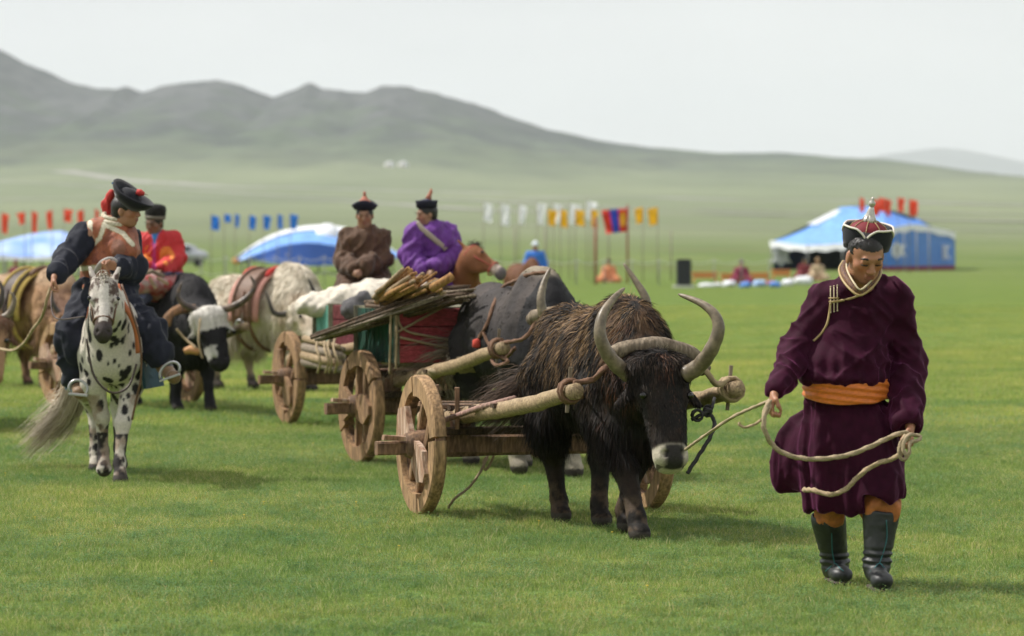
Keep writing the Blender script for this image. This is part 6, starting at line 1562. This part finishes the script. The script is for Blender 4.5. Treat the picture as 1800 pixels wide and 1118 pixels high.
k_ = len(Po); MB().add([v for a, b in zip(Po, Pi) for v in (a + A(0, .006, 0), b + A(0, .006, 0), b + A(0, .018, 0), a + A(0, .018, 0))], [(4*i+j, 4*i+(j+1) % 4, 4*i+4+(j+1) % 4, 4*i+4+j) for i in range(k_ - 1) for j in range(4)]).build('collar', mat('dark_brocade', (.06, .02, .03), .7, col2=(.2, .1, .03), vscale=90), man, True)
MB().tube(spline([fp(a, b) for a, b in [(1511,519),(1497,524),(1480,528),(1462,531)]], 5), .0065, 8).build('lapel_trim', gold, man, True)
MB().tube(spline([fp(a, b) for a, b in [(1460,532),(1458,548),(1454,568),(1446,583),(1436,594),(1430,599)]], 5), .0058, 8).build('lapel_trim', gold, man, True)
for k, x in enumerate((1460, 1466, 1472)):
    MB().tube([fp(x, y) for y in np.linspace(504 - k * 1.2, 549 - k * 1.5, 8)], .0028, 6).build('frog_cord', goldp, man, True)
    for y in (504 - k * 1.2, 549 - k * 1.5): MB().lathe(fp(x, y) - A(0, .004, .004), [(0, .001), (.002, .0042), (.006, .0042), (.008, .001)], 8).build('frog_knot', goldp, man, True)
for y in (524, 530): MB().tube([fp(1457, y), fp(1466, y, .012), fp(1475, y)], .0035, 6).build('frog_loop', gold, man, True)
# trousers, boots
trm = mat('orange_cotton', (.42, .14, .035), .7, var=.25, vscale=12, bump=.5, bscale=25, bdist=.01)
ts = SDF(W(1500,890,18.3) - A(.3, .35, .25), W(1500,890,18.3) + A(.3, .3, .3), .009)
ts.cone(W(1462,872,18.36), W(1459,905,18.40), .076, .066, .0).cone(W(1548,878,18.24), W(1549,893,18.17), .078, .086, .0).cone(W(1549,893,18.17), W(1548,908,18.17), .084, .06, .01)
Vt, Ft = ts.mesh(); Vt = folds(Vt, Ft, .03, 4, (12, 12, 8)); obj('trousers', Vt, Ft, trm, man)
boot_m = mat('black_leather', (.015, .017, .018), .5, var=.3, vscale=18, bump=.35, bscale=20, bdist=.006, spec=.6); pip = mat('teal_piping', (.02, .13, .14), .5)
sole_m = mat('dusty_sole', (.06, .045, .035), .85)
for nm, top, ank, heel, toe, w0 in (('R', W(1456,912,18.42), W(1468,990,18.52), W(1466,1012,18.56), W(1480,1017,18.34), .087), ('L', W(1549,905,18.16), W(1541,990,18.14), W(1540,1014,18.17), W(1550,1027,17.93), .092)):
    b = SDF(np.minimum.reduce([top, ank, toe, heel]) - .14, np.maximum.reduce([top, ank, toe, heel]) + .13, .0055)
    b.cone(top, ank, w0, .064, .0).cone(ank, heel + A(0, 0, .03), .064, .055, .03).cone(heel + A(0, 0, .03), toe + A(0, 0, .01), .05, .045, .03).ell(toe + A(0, .0, .02), (.05, .06, .04), k=.02)
    b.halfspace(top + A(0, 0, .03), A(.12 if nm == 'L' else -.05, -.1, 1)); b.halfspace(A(0, 0, .008), A(0, 0, -1))
    dd = nrm(top - ank); b.cone(top + dd * .1, top - dd * .02, w0 - .009, w0 - .016, .0, 's')
    Vb, Fb = b.mesh(); Vb, Fb = biggest(Vb, Fb); zr = (Vb[:, 2] - ank[2]) / (top[2] - ank[2])
    wr = np.exp(-((zr - .12) / .16) ** 2) * np.sin(Vb[:, 2] * 170 + 5 * fbm(Vb, 9, 3)) * .006 + (fbm(Vb, 14, 7) - .5) * .012
    Vb = Vb + vnormals(Vb, Fb) * wr[:, None]
    bo = obj('boot', Vb, Fb, boot_m, man)
    sl = SDF(np.minimum(heel, toe) - .14, np.maximum(heel, toe) + .14, .006); sl.cone(heel * A(1, 1, 0) + A(0, 0, .014), toe * A(1, 1, 0) + A(0, -.01, .016), .052, .05, .0, flat=((0, 0, 1), .26)); Vs, Fs = sl.mesh(); obj('sole', Vs, Fs, sole_m, bo)
    px0 = 1461 if nm == 'R' else 1558
    fb = hitter(Vb, Fb, .002)
    pts_ = [(px0, 914), (px0 + 1, 945), (px0 + (2 if nm == 'R' else -5), 970), (px0 + (6 if nm == 'R' else -12), 990)]
    MB().tube(spline([fb(*p) for p in pts_], 5), .0028, 6).build('piping', pip, bo, True)
    pts_ = [(px0 + (6 if nm == 'R' else -12) + d_, 990 + abs(d_) * .9) for d_ in (-16, -8, 0, 8, 16)]
    MB().tube(spline([fb(*p) for p in pts_], 4), .0026, 6).build('piping', pip, bo, True)
# hat
Bh = headbasis(A(.16, -.97, -.22), A(.06, 0, 1)); hc = W(1524,424,18.19); H_ = lambda x, y, z: hc + Bh @ A(x, y, z)
hat = obj('hat', *(lambda m: (np.array(m.V), m.F))(MB().lathe(hc, [(-.005, .098), (.03, .1), (.055, .096), (.08, .08), (.096, .055), (.106, .025), (.109, .002)], 28, Bh[:, 2])), mat('red_velvet_hat', (.17, .006, .014), .75, sheen=.08, bump=.2, bscale=60, bdist=.003), man)
navy = mat('black_velvet', (.006, .006, .012), .85, sheen=.15)
V_, P_ = [], []
n_ = 96
hgt = lambda a: .016 + .060 * min(1, abs(math.sin(2 * (a - math.radians(-19)))) * 1.35) ** .5
for i in range(n_):
    a = 2 * math.pi * i / n_; h_ = hgt(a); cx_, sy_ = math.cos(a), math.sin(a)
    for (r, z) in ((.098, -.032), (.113, -.036), (.121, -.01 + h_ * .3), (.119 + .006 * (h_ > .04), h_ * .8), (.116 + .008 * (h_ > .04), h_), (.104, h_ * .96), (.1, .0)): V_.append(H_(r * cx_, r * sy_, z))
    P_.append(H_((.116 + .010 * (h_ > .04)) * cx_, (.116 + .010 * (h_ > .04)) * sy_, h_ + .001))
F_ = [(i*7+j, i*7+(j+1) % 7, ((i+1) % n_)*7+(j+1) % 7, ((i+1) % n_)*7+j) for i in range(n_) for j in range(7)]
obj('brim', np.array(V_), F_, navy, hat)
MB().tube(P_ + [P_[0]], .0052, 7, cap=False).build('brim_trim', mat('cream_cord', (.72, .66, .58), .7), hat, True)
for k in range(8):
    a = k * math.pi / 4 + .4; MB().tube([H_(math.cos(a) * r, math.sin(a) * r, z) for r, z in ((.101, .035), (.097, .058), (.081, .083), (.056, .099), (.03, .108))], .0022, 5).build('seam_cord', gold, hat, True)
silver = mat('tarnished_silver', (.52, .5, .45), .35, metal=.6, var=.35, vscale=60, bump=.5, bscale=90, bdist=.003)
fin = MB().lathe(H_(0, 0, .1), [(-.004, .037), (.012, .031), (.035, .023), (.056, .0165), (.07, .0125), (.074, .009), (.079, .014), (.089, .0175), (.099, .0155), (.106, .008), (.112, .0085), (.118, .008), (.124, .002)], 14, nrm(Bh[:, 2] + A(.04, 0, 0)))
for k in range(6):
    a = k * math.pi / 3; fin.beam(H_(math.cos(a) * .018, math.sin(a) * .018, .135), H_(math.cos(a) * .04, math.sin(a) * .04, .094), .02, .006, Bh[:, 2])
fin.build('finial', silver, hat, True)
# ---- lead rope: from the yak nose to his hand, loops and coil
lead = root('lead_rope', 'long pale lead rope from the yak nose to both hands of the man', 'rope', W(1345,700,18.0))
hR, hL = W(1353,704,17.93), W(1598,768,17.97)
rope('cord', [W(1205,790,20.62), W(1240,765,20.0), W(1290,732,19.0), hR], .0085, rope_pale, lead, 16)
rope('cord', [hR + A(0, -.01, 0), W(1345,722,17.84), W(1343,752,17.80), W(1358,782,17.84), W(1386,800,17.86), W(1430,807,17.86), W(1485,801,17.86), W(1530,785,17.88), W(1565,768,17.9), W(1592,760,17.9), hL], .0115, rope_pale, lead, 12)
rope('cord', [hL + A(-.01, -.02, -.01), W(1588,775,17.86), W(1585,795,17.86), W(1572,805,17.86), W(1540,816,17.88), W(1515,832,17.9), W(1497,850,17.92), W(1480,864,17.93), W(1455,869,17.95), W(1432,862,18.0), W(1413,861,18.16)], .0115, rope_brown if False else rope_tan, lead, 12)
rope('cord', [hR, W(1353,718,17.88), W(1343,733,17.86), W(1328,745,17.86), W(1310,751,17.86), W(1300,747,17.86), W(1301,742,17.86)], .0065, rope_tan, lead, 8)
rope('coil', [W(1592,765,17.87), W(1583,780,17.84), W(1581,800,17.83), W(1590,808,17.83), W(1598,795,17.83), W(1600,778,17.85), W(1612,775,17.88), W(1618,768,17.92), W(1600,764,17.87), W(1590,775,17.82), W(1588,792,17.81), W(1594,800,17.81)], .009, rope_pale, lead, 8)
# ------------------------------------------------------------------ riders
def rider(label, J, coat_m, tr_m, boot_m_, tone=(.33, .18, .11), h=.012, torso=(.19, .2), arm=(.09, .085, .065), amp=.025, seed=3, colf=None, hands=None, coat_name='coat', knee=.1):
    t = root('person', label, 'person', J['pelvis'])
    s, B, q = body_sdf(J, h, hands, detail=h < .011); V, F = s.mesh(); V, F = biggest(V, F)
    obj('body', V, F, skin_p, t, face_color(V, J['head'], B, 1, tone))
    if h > .009: face_marks(t, J['head'], B, hairblack, 1.15, closed=False)
    cs = coat_sdf(J, h, torso, arm, True, knee); o, V, F = garment(coat_name, cs, coat_m, t, amp, seed, colf=colf)
    leg_garments(J, t, h, tr_m, boot_m_, seed=seed)
    s = SDF(J['head'] - .18, J['head'] + .18, h * .7); s.ell(q(-.018, 0, .036), A(.1, .086, .088), B, 0).ell(q(-.05, 0, -.02), A(.055, .072, .06), B, .02).ell(q(.12, 0, -.03), A(.095, .1, .085), B, .01, 's')
    V2, F2 = s.mesh(); V2, F2 = biggest(V2, F2); obj('hair', V2, F2, hairblack, t)
    return t, B, q, (V, F)
browncloth = mat('brown_wool', (.085, .042, .022), .85, var=.3, vscale=7, bump=.3, bscale=25, bdist=.01, sheen=.2); tancloth = mat('dusty_pink_trousers', (.3, .18, .13), .85, var=.2)
Yb = 36.8
Jb = dict(head=W(641,380,Yb), neck=W(641,408,Yb+.03), face=A(-.06, -1, -.12), shR=W(613,418,Yb+.05), shL=W(668,418,Yb+.05), elR=W(604,456,Yb), elL=W(674,454,Yb), wrR=W(624,474,Yb-.3), wrL=W(636,472,Yb-.3), pelvis=W(641,492,Yb+.05),
    hipR=W(625,495,Yb), hipL=W(657,495,Yb), knR=W(608,528,Yb-.32), knL=W(675,528,Yb-.3), anR=W(608,600,Yb-.25), anL=W(674,600,Yb-.25))
tb, Bb, qb, _ = rider('man in a brown robe on the dark bay horse, behind the white bundle', Jb, browncloth, tancloth, dkl, torso=(.19, .2), arm=(.08, .085, .065), amp=.045, seed=11)
navyf = mat('navy_felt', (.012, .012, .03), .85); salmon = mat('salmon_felt', (.42, .16, .11), .85)
def brim_hat(t, c, B, r, hgt_, crown, m_b, m_c, peak=None, tilt=None, notch=False):
    H = lambda x, y, z: c + B @ A(x, y, z); V, n = [], 48
    for i in range(n):
        a = 2 * math.pi * i / n; u = hgt_ * (1 + (.5 * math.cos(2 * a) if notch else 0))
        for rr, z in ((.088, -.01), (.1, -.015), (r, u * .7), (r + .004, u), (r - .008, u * 1.02), (.095, .005)): V.append(H(rr * math.cos(a), rr * math.sin(a), z))
    F = [(i*6+j, i*6+(j+1) % 6, ((i+1) % n)*6+(j+1) % 6, ((i+1) % n)*6+j) for i in range(n) for j in range(6)]
    hat = obj('hat', np.array(V), F, m_b, t)
    MB().lathe(c, crown, 20, B[:, 2]).build('crown', m_c, hat, True)
    if peak: MB().lathe(H(0, 0, crown[-1][0] - .01), peak, 10, nrm(B[:, 2] + (tilt if tilt is not None else 0))).build('finial', m_c if len(peak) < 9 else m_c, hat, True)
    return hat
brim_hat(tb, W(641,366,Yb), headbasis(A(-.06, -1, -.05)), .128, .055, [(0, .096), (.04, .085), (.075, .055), (.1, .03), (.12, .018)], navyf, salmon, [(0, .018), (.03, .014), (.045, .018), (.06, .003)], notch=True)
purp = mat('violet_cloth', (.12, .025, .22), .75, var=.2, vscale=8, bump=.3, bscale=25, bdist=.01, sheen=.3, sheen_tint=(.7, .4, 1)); darktr = mat('dark_trousers', (.02, .02, .03), .85)
Yp = 36.4
Jp = dict(head=W(750,378,Yp), neck=W(757,404,Yp+.02), face=A(-.93, -.42, -.1), shR=W(731,412,Yp-.08), shL=W(789,411,Yp+.1), elR=W(722,452,Yp-.1), elL=W(799,448,Yp), wrR=W(742,478,Yp-.25), wrL=W(764,472,Yp-.28), pelvis=W(761,488,Yp+.1),
    hipR=W(745,493,Yp), hipL=W(778,490,Yp+.1), knR=W(735,525,Yp-.3), knL=W(800,520,Yp-.1), anR=W(738,600,Yp-.2), anL=W(800,595,Yp-.1))
tp_, Bp, qp, vfp = rider('man in a violet robe with a beige shoulder strap on the chestnut horse', Jp, purp, darktr, dkl, torso=(.2, .215), arm=(.082, .085, .068), amp=.045, seed=21)
hp_ = hitter(*vfp, .015)
MB().tube(spline([hp_(733,391), hp_(742,402), hp_(756,414), hp_(770,426), hp_(784,438)], 5), .026, 8, flat=.4, up=(0, 1, 0)).build('shoulder_strap', mat('beige_canvas', (.36, .3, .24), .85), tp_, True)
MB().tube(torus_band(W(757,400,Yp), headbasis(A(-.3, -1, -.25), A(.0, -.2, 1)), .085, .095, 0, 0, 6.2832, 24), .018, 7, cap=False).build('collar', mat('pale_blue_collar', (.5, .52, .66), .8), tp_, True)
brim_hat(tp_, W(750,363,Yp), headbasis(A(-.93, -.42, -.02)), .108, .06, [(0, .096), (.04, .09), (.06, .06), (.075, .03)], navyf, mat('navy_crown', (.02, .02, .05), .8), None)
MB().tube([W(753,350,Yp), W(755,343,Yp), W(758,336,Yp), W(758,331,Yp)], [.035, .02, .016, .004], 8).build('hat_tip', salmon, tp_, True)

# red jacket rider
redj = mat('red_patterned_jacket', attr=True, rough=.75, var=.12, vscale=20, bump=.3, bscale=25, bdist=.01)
Yr = 37.7
Jr = dict(head=W(271,394,Yr), neck=W(275,418,Yr+.03), face=A(-.45, -.88, -.15), shR=W(250,425,Yr+.05), shL=W(301,423,Yr+.05), elR=W(243,458,Yr), elL=W(311,456,Yr), wrR=W(258,472,Yr-.28), wrL=W(284,474,Yr-.3), pelvis=W(278,484,Yr+.1),
    hipR=W(262,490,Yr+.05), hipL=W(294,490,Yr+.05), knR=W(246,520,Yr-.3), knL=W(318,516,Yr-.2), anR=W(246,585,Yr-.2), anL=W(322,580,Yr-.2))
def redcol(V):
    px = CX + V[:, 0] / V[:, 1] * FX; py = HY - (V[:, 2] - CH) / V[:, 1] * FX
    c = np.repeat(A(.5, .022, .025)[None], len(V), 0); d = np.minimum(np.hypot((px - 262) / 1.0, (py - 447) / 1.3), np.hypot((px - 293), (py - 450) / 1.3))
    n = fbm(V, 14, 3); f = V[:, 1] < Yr + .05
    c = np.where((f & (d < 9 + 6 * n) & (n > .5))[:, None], A(.68, .2, .03), c); c = np.where((f & (np.abs(px - 271) < 3) & (py > 425))[:, None], A(.45, .05, .22), c)
    c = np.where((f & (np.abs(px - 272) < (430 - py) * .35) & (py < 430))[:, None], A(.02, .16, .42), c)
    return np.where((py > 478)[:, None], A(.10, .11, .2), c)
tr_, Br, qr, _ = rider('man in a red jacket with yellow paisley and blue cuffs riding the black yak', Jr, redj, darktr, dkl, tone=(.2, .11, .07), torso=(.19, .19), arm=(.08, .085, .065), amp=.035, seed=31, colf=redcol)
bluecuff = mat('blue_cuff', (.03, .25, .55), .7)
for q in 'RL':
    d = nrm(Jr['wr' + q] - Jr['el' + q]); MB().lathe(Jr['wr' + q] - d * .05, [(0, 0.05), (.01, .058), (.06, .054), (.065, .04)], 14, d).build('cuff', bluecuff, tr_, True)
ht = MB().lathe(W(273,379,Yr), [(-.02, .1), (.02, .108), (.065, .112), (.1, .1), (.118, .06), (.122, .01)], 20, nrm(A(.05, -.05, 1))).build('hat', mat('black_fur_hat', (.012, .011, .01), .95, bump=.8, bscale=60, bdist=.02), tr_, True)
MB().lathe(W(273,383,Yr), [(-.012, .1), (-.008, .108), (.02, .108), (.024, .1)], 20, nrm(A(.05, -.05, 1))).build('hat_band', mat('grey_band', (.15, .13, .1), .7), ht, True)
sadr = root('saddle', 'red saddle cloth with crossed pale sticks under the man in the red jacket', 'saddle', W(270,495,37.7))
s = SDF(W(265,495,37.6) - A(.55, .55, .3), W(265,495,37.6) + A(.55, .55, .3), .02); s.ell(W(262,500,37.6), (.36, .38, .13), k=0).ell(fr3.w((-.1, 0, 1.2)), (.3, .34, .12), k=.08); V, F = s.mesh(); V = folds(V, F, .03, 5, (6, 6, 6))
obj('saddle_cloth', V, F, mat('red_rug', (.36, .05, .05), .9, col2=(.4, .3, .28), vscale=12), sadr)
MB().beam(W(262,486,37.1), W(274,508,37.1), .03, .03).build('stick', birch, sadr); MB().beam(W(276,488,37.1), W(296,500,37.1), .03, .03).build('stick', birch, sadr); MB().tube([W(243,488,37.2), W(266,476,37.2), W(290,486,37.2)], .02, 7).build('pommel', grey_w, sadr, True)

# rider on the spotted horse
YH = 26.75
Jh = dict(head=W(222,370,YH-.05), neck=W(205,397,YH), face=A(.93, -.36, -.06), up=A(-.05, -.1, 1), shR=W(156,410,YH-.05), shL=W(226,423,YH+.05), elR=W(117,452,YH-.15), elL=W(236,470,YH), wrR=W(96,484,YH-.4), wrL=W(205,468,YH-.3), pelvis=W(186,508,YH+.1),
    hipR=W(168,518,YH+.05), hipL=W(208,515,YH+.05), knR=W(128,602,YH-.25), knL=W(268,592,YH-.3), anR=W(134,672,YH-.1), anL=W(289,645,YH-.35), toeR=W(140,692,YH-.3), toeL=W(306,665,YH-.55))
cop = mat('copper_brocade', attr=True, rough=.6, var=.15, vscale=25, bump=.35, bscale=45, bdist=.008, sheen=.25)
th = root('person', 'rider in a copper vest with cream trim and navy sleeves on the spotted horse', 'person', Jh['pelvis'])
s, Bh_, qh = body_sdf(Jh, .0075, dict(R=dict(d=A(-.2, -.3, -.9), palm=A(.9, 0, -.2), side=A(.1, -1, .1), curl=1.2), L=dict(d=A(-.8, -.5, .1), palm=A(.2, 0, -1), side=A(-.2, -.6, .8), curl=1.2)))
V, F = s.mesh(); V, F = biggest(V, F); obj('body', V, F, skin_p, th, face_color(V, Jh['head'], Bh_, 1, (.38, .19, .115))); face_marks(th, Jh['head'], Bh_, hairblack, 1, False)
nav = mat('navy_wool', (.006, .008, .02), .85, sheen=.12, bump=.3, bscale=30, bdist=.01)
s = SDF(W(170,450,YH) - A(.5, .5, .42), W(170,450,YH) + A(.5, .5, .35), .01)
s.cone(W(150,416,YH-.03), W(118,452,YH-.15), .085, .078, 0).cone(W(120,452,YH-.15), W(101,480,YH-.36), .078, .06, .04).cone(W(226,428,YH+.05), W(234,470,YH), .09, .095, 0).cone(W(234,470,YH), W(226,494,YH-.05), .09, .05, .04).cone(W(234,470,YH), W(210,469,YH-.26), .085, .06, .04)
V, F = s.mesh(); V = folds(V, F, .035, 7); obj('shirt', V, F, nav, th)
s = SDF(W(190,450,YH) - A(.42, .4, .42), W(190,450,YH) + A(.42, .4, .42), .008)
s.cone(W(200,412,YH), W(186,462,YH+.02), .14, .16, 0, flat=((0, 1, 0), .8)).cone(W(166,408,YH-.02), W(222,416,YH+.03), .09, .085, .06).ell(W(216,440,YH-.05), (.12, .13, .13), k=.06).cone(W(184,465,YH+.02), W(184,505,YH+.05), .16, .175, .04, flat=((0, 1, 0), .85))
s.ell(W(168,505,YH+.02), (.1, .15, .07), k=.04).halfspace(W(185,513,YH), A(.05, 0, -1))
V, F = s.mesh(); V, F = biggest(V, F)
px = CX + V[:, 0] / V[:, 1] * FX; py = HY - (V[:, 2] - CH) / V[:, 1] * FX
def seg(a, b): 
    ax_, ay, bx, by = *a, *b; t_ = np.clip(((px - ax_) * (bx - ax_) + (py - ay) * (by - ay)) / ((bx - ax_) ** 2 + (by - ay) ** 2), 0, 1); return np.hypot(px - ax_ - t_ * (bx - ax_), py - ay - t_ * (by - ay))
c = mixc(A(.33, .10, .045), A(.22, .06, .03), sstep(.5, .62, fbm(V, 30, 3)))
c = np.where((np.hypot((px - 208) / 12, (py - 437) / 16) < 1)[:, None], mixc(A(.14, .05, .035), A(.3, .12, .06), fbm(V, 60, 9)), c)
tr0 = np.minimum.reduce([seg((159, 392), (157, 430)), seg((157, 430), (152, 440)), seg((184, 395), (176, 418)), seg((176, 418), (157, 436)), seg((186, 396), (215, 410)), seg((215, 410), (232, 430)), seg((136, 473), (175, 469)), seg((133, 474), (126, 510)), seg((126, 510), (165, 511))])
c = np.where((tr0 < 3.6)[:, None], A(.66, .6, .46), c); c = np.where(((tr0 >= 3.6) & (tr0 < 4.6))[:, None], A(.35, .25, .12), c)
V = folds(V, F, .012, 9)
obj('vest', V, F, cop, th, c)
cream = mat('cream_embroidery', (.68, .63, .5), .7, col2=(.45, .38, .26), vscale=60)
MB().tube(torus_band(W(203,389,YH), headbasis(A(.5, -.8, -.3), A(.15, -.2, 1)), .092, .1, 0, 0, 6.2832, 24), .023, 8, cap=False).build('collar', cream, th, True)
MB().tube(torus_band(W(202,381,YH), headbasis(A(.5, -.8, -.3), A(.15, -.2, 1)), .08, .086, 0, .0, 6.2, 20), .018, 8).build('collar', cream, th, True)
s = SDF(W(200,580,YH) - A(.6, .75, .65), W(200,580,YH) + A(.65, .6, .5), .012)
s.cone(W(186,512,YH+.05), W(170,525,YH+.05), .15, .14, .0).cone(W(165,520,YH), W(128,598,YH-.22), .13, .105, .05).cone(W(128,598,YH-.22), W(133,655,YH-.12), .105, .085, .05).cone(W(205,518,YH), W(262,586,YH-.28), .13, .1, .05).cone(W(262,586,YH-.28), W(278,620,YH-.35), .1, .075, .04)
garment('trousers', s, nav, th, .045, 12)
bl = mat('brown_boot_leather', (.09, .045, .025), .5, var=.25, bump=.2)
for q, sh in (('R', W(133,645,YH-.12)), ('L', W(279,622,YH-.34))):
    s = SDF(np.minimum(sh, Jh['toe' + q]) - .15, np.maximum(sh, Jh['toe' + q]) + .15, .009); s.cone(sh, Jh['an' + q], .072, .055, 0).cone(Jh['an' + q], Jh['toe' + q], .052, .042, .03).ell(Jh['toe' + q] + A(0, 0, .015), (.05, .05, .04), k=.02); V, F = s.mesh(); V, F = biggest(V, F)
    c = np.where((V[:, 2] > Jh['an' + q][2] + .01)[:, None], A(.015, .014, .016), A(.2, .12, .06)); obj('boot', V, F, cop, th, c)
s = SDF(Jh['head'] - .18, Jh['head'] + .18, .007); s.ell(qh(-.018, 0, .03), A(.1, .086, .085), Bh_, 0).ell(qh(-.06, 0, -.025), A(.05, .07, .06), Bh_, .02).ell(qh(.12, 0, -.045), A(.1, .1, .09), Bh_, .01, 's').ell(qh(-.0, -.08, -.02), A(.035, .03, .04), Bh_, .01, 's')
V, F = s.mesh(); V, F = biggest(V, F); obj('hair', V, F, hairblack, th)
Bq = headbasis(A(.66, -.34, -.68), A(.35, -.1, 1)); hq = qh(.012, 0, .075); HQ = lambda x, y, z: hq + Bq @ A(x, y, z)
V_ = []; n = 56
for i in range(n):
    a = 2 * math.pi * i / n; cu = .05 + .04 * max(0, math.cos(a)); 
    for rr, z in ((.085, -.015), (.1, -.02), (.15, cu * .5), (.165, cu), (.158, cu + .012), (.1, .012)): V_.append(HQ(rr * math.cos(a) * 1.05, rr * math.sin(a), z))
F_ = [(i*6+j, i*6+(j+1) % 6, ((i+1) % n)*6+(j+1) % 6, ((i+1) % n)*6+j) for i in range(n) for j in range(6)]
hat2 = obj('hat', np.array(V_), F_, navy, th)
MB().lathe(hq, [(-.01, .094), (.03, .092), (.06, .075), (.08, .045), (.09, .01)], 20, Bq[:, 2]).build('crown', navy, hat2, True)
redr = mat('red_ribbon', (.5, .035, .03), .75)
MB().tube([W(240,337,YH-.1), W(247,339,YH-.1), W(254,341,YH-.1)], [.02, .026, .012], 8).build('hat_tip', redr, hat2, True); MB().tube([W(253,340,YH-.1), W(261,343,YH-.1)], [.008, .003], 6).build('feather', cream, hat2, True)
MB().beam(W(197,321,YH), W(207,330,YH), .03, .012).build('ribbon', mat('blue_ribbon', (.03, .15, .45), .7), hat2)
tg = SDF(W(186,362,YH) - .14, W(186,362,YH) + .14, .008); tg.cone(W(196,340,YH+.03), W(187,358,YH+.05), .02, .03, 0).cone(W(186,358,YH+.05), W(188,374,YH+.04), .03, .02, .02); V, F = tg.mesh(); V = folds(V, F, .02, 3, (25, 25, 6)); obj('hat_ribbon', V, F, redr, hat2)

# ------------------------------------------------------------------ far people
def simple(label, x, Y, z0, hgt, m, sit=False, hat=(.8, .8, .8), group=None):
    b = W(x, HY, Y); b[2] = 0; k = hgt / 1.7
    if sit:
        J = dict(pelvis=b + A(0, 0, .18), neck=b + A(0, -.02, .72), head=b + A(0, -.05, .87), shR=b + A(-.19, 0, .62), shL=b + A(.19, 0, .62), elR=b + A(-.25, -.05, .38), elL=b + A(.25, -.05, .38), wrR=b + A(-.15, -.26, .3), wrL=b + A(.15, -.26, .3), hipR=b + A(-.1, 0, .15), hipL=b + A(.1, 0, .15), knR=b + A(-.36, -.3, .13), knL=b + A(.36, -.3, .13), anR=b + A(-.0, -.45, .08), anL=b + A(.08, -.38, .08))
    else:
        J = dict(pelvis=b + A(0, 0, .9), neck=b + A(0, 0, 1.42), head=b + A(0, -.02, 1.58), shR=b + A(-.19, 0, 1.36), shL=b + A(.19, 0, 1.36), elR=b + A(-.26, 0, 1.1), elL=b + A(.26, 0, 1.1), wrR=b + A(-.26, -.12, .88), wrL=b + A(.26, -.12, .88), hipR=b + A(-.1, 0, .87), hipL=b + A(.1, 0, .87), knR=b + A(-.11, -.03, .47), knL=b + A(.12, .0, .47), anR=b + A(-.11, .02, .09), anL=b + A(.12, .05, .09))
    J['face'] = A(.1, -1, -.1)
    t = root('person', label, 'person', b, group); s, B, q = body_sdf(J, .02, None, False); V, F = s.mesh(); V, F = biggest(V, F); obj('body', V, F, skin_p, t, face_color(V, J['head'], B))
    cs = coat_sdf(J, .02, (.2, .2), (.09, .085, .07), True, .16); garment('robe', cs, m, t, .03, 5)
    MB().lathe(J['head'] + A(0, 0, .04), [(-.01, .1), (.03, .11), (.08, .09), (.13, .04), (.15, .01)], 12).build('hat', mat('far_hat', hat, .8), t, True)
    return t
simple('person in a bright blue coat and white hat far behind the grey yak', 941, 108, 0, 1.75, mat('bright_blue_cloth', (.03, .16, .6), .8), hat=(.7, .75, .85))
simple('person in a maroon robe sitting on the grass right of the loudspeaker', 1303, 151, 0, 1, maroon_t, True, (.1, .04, .04))
simple('person in a beige top sitting before the dark tent opening', 1437, 165, 0, 1, mat('beige_top', (.5, .38, .25), .85), True, (.35, .22, .12))
simple('person in dark red sitting left of the beige one before the tent', 1414, 168, 0, 1, mat('dark_red_top', (.2, .03, .04), .85), True, (.02, .02, .02))
simple('person in an orange top seated far behind the horns of the grey yak', 1070, 158, 0, 1, mat('orange_top', (.65, .25, .12), .85), True, (.1, .05, .04))
simple('tiny person in dark red far off behind the left canopy posts', 28, 150, 0, 1, maroon_t, True, (.2, .03, .05))
# ================================================================== HAZE
hb = MB().box((0, 9000, 350), (24000, 20000, 904)); hz = hb.build('haze', None, None)
hz.location = (0, 0, 0); tag(hz, kind='stuff')
hm = bpy.data.materials.new('haze_air'); hm.use_nodes = True
hn = hm.node_tree.nodes; hn.clear(); ho = hn.new('ShaderNodeOutputMaterial'); pv = hn.new('ShaderNodeVolumePrincipled')
pv.inputs['Density'].default_value = 0.000064; pv.inputs['Color'].default_value = (0.88, 0.94, 1.0, 1); pv.inputs['Anisotropy'].default_value = 0.25
hm.node_tree.links.new(pv.outputs[0], ho.inputs['Volume']); hz.data.materials.append(hm)
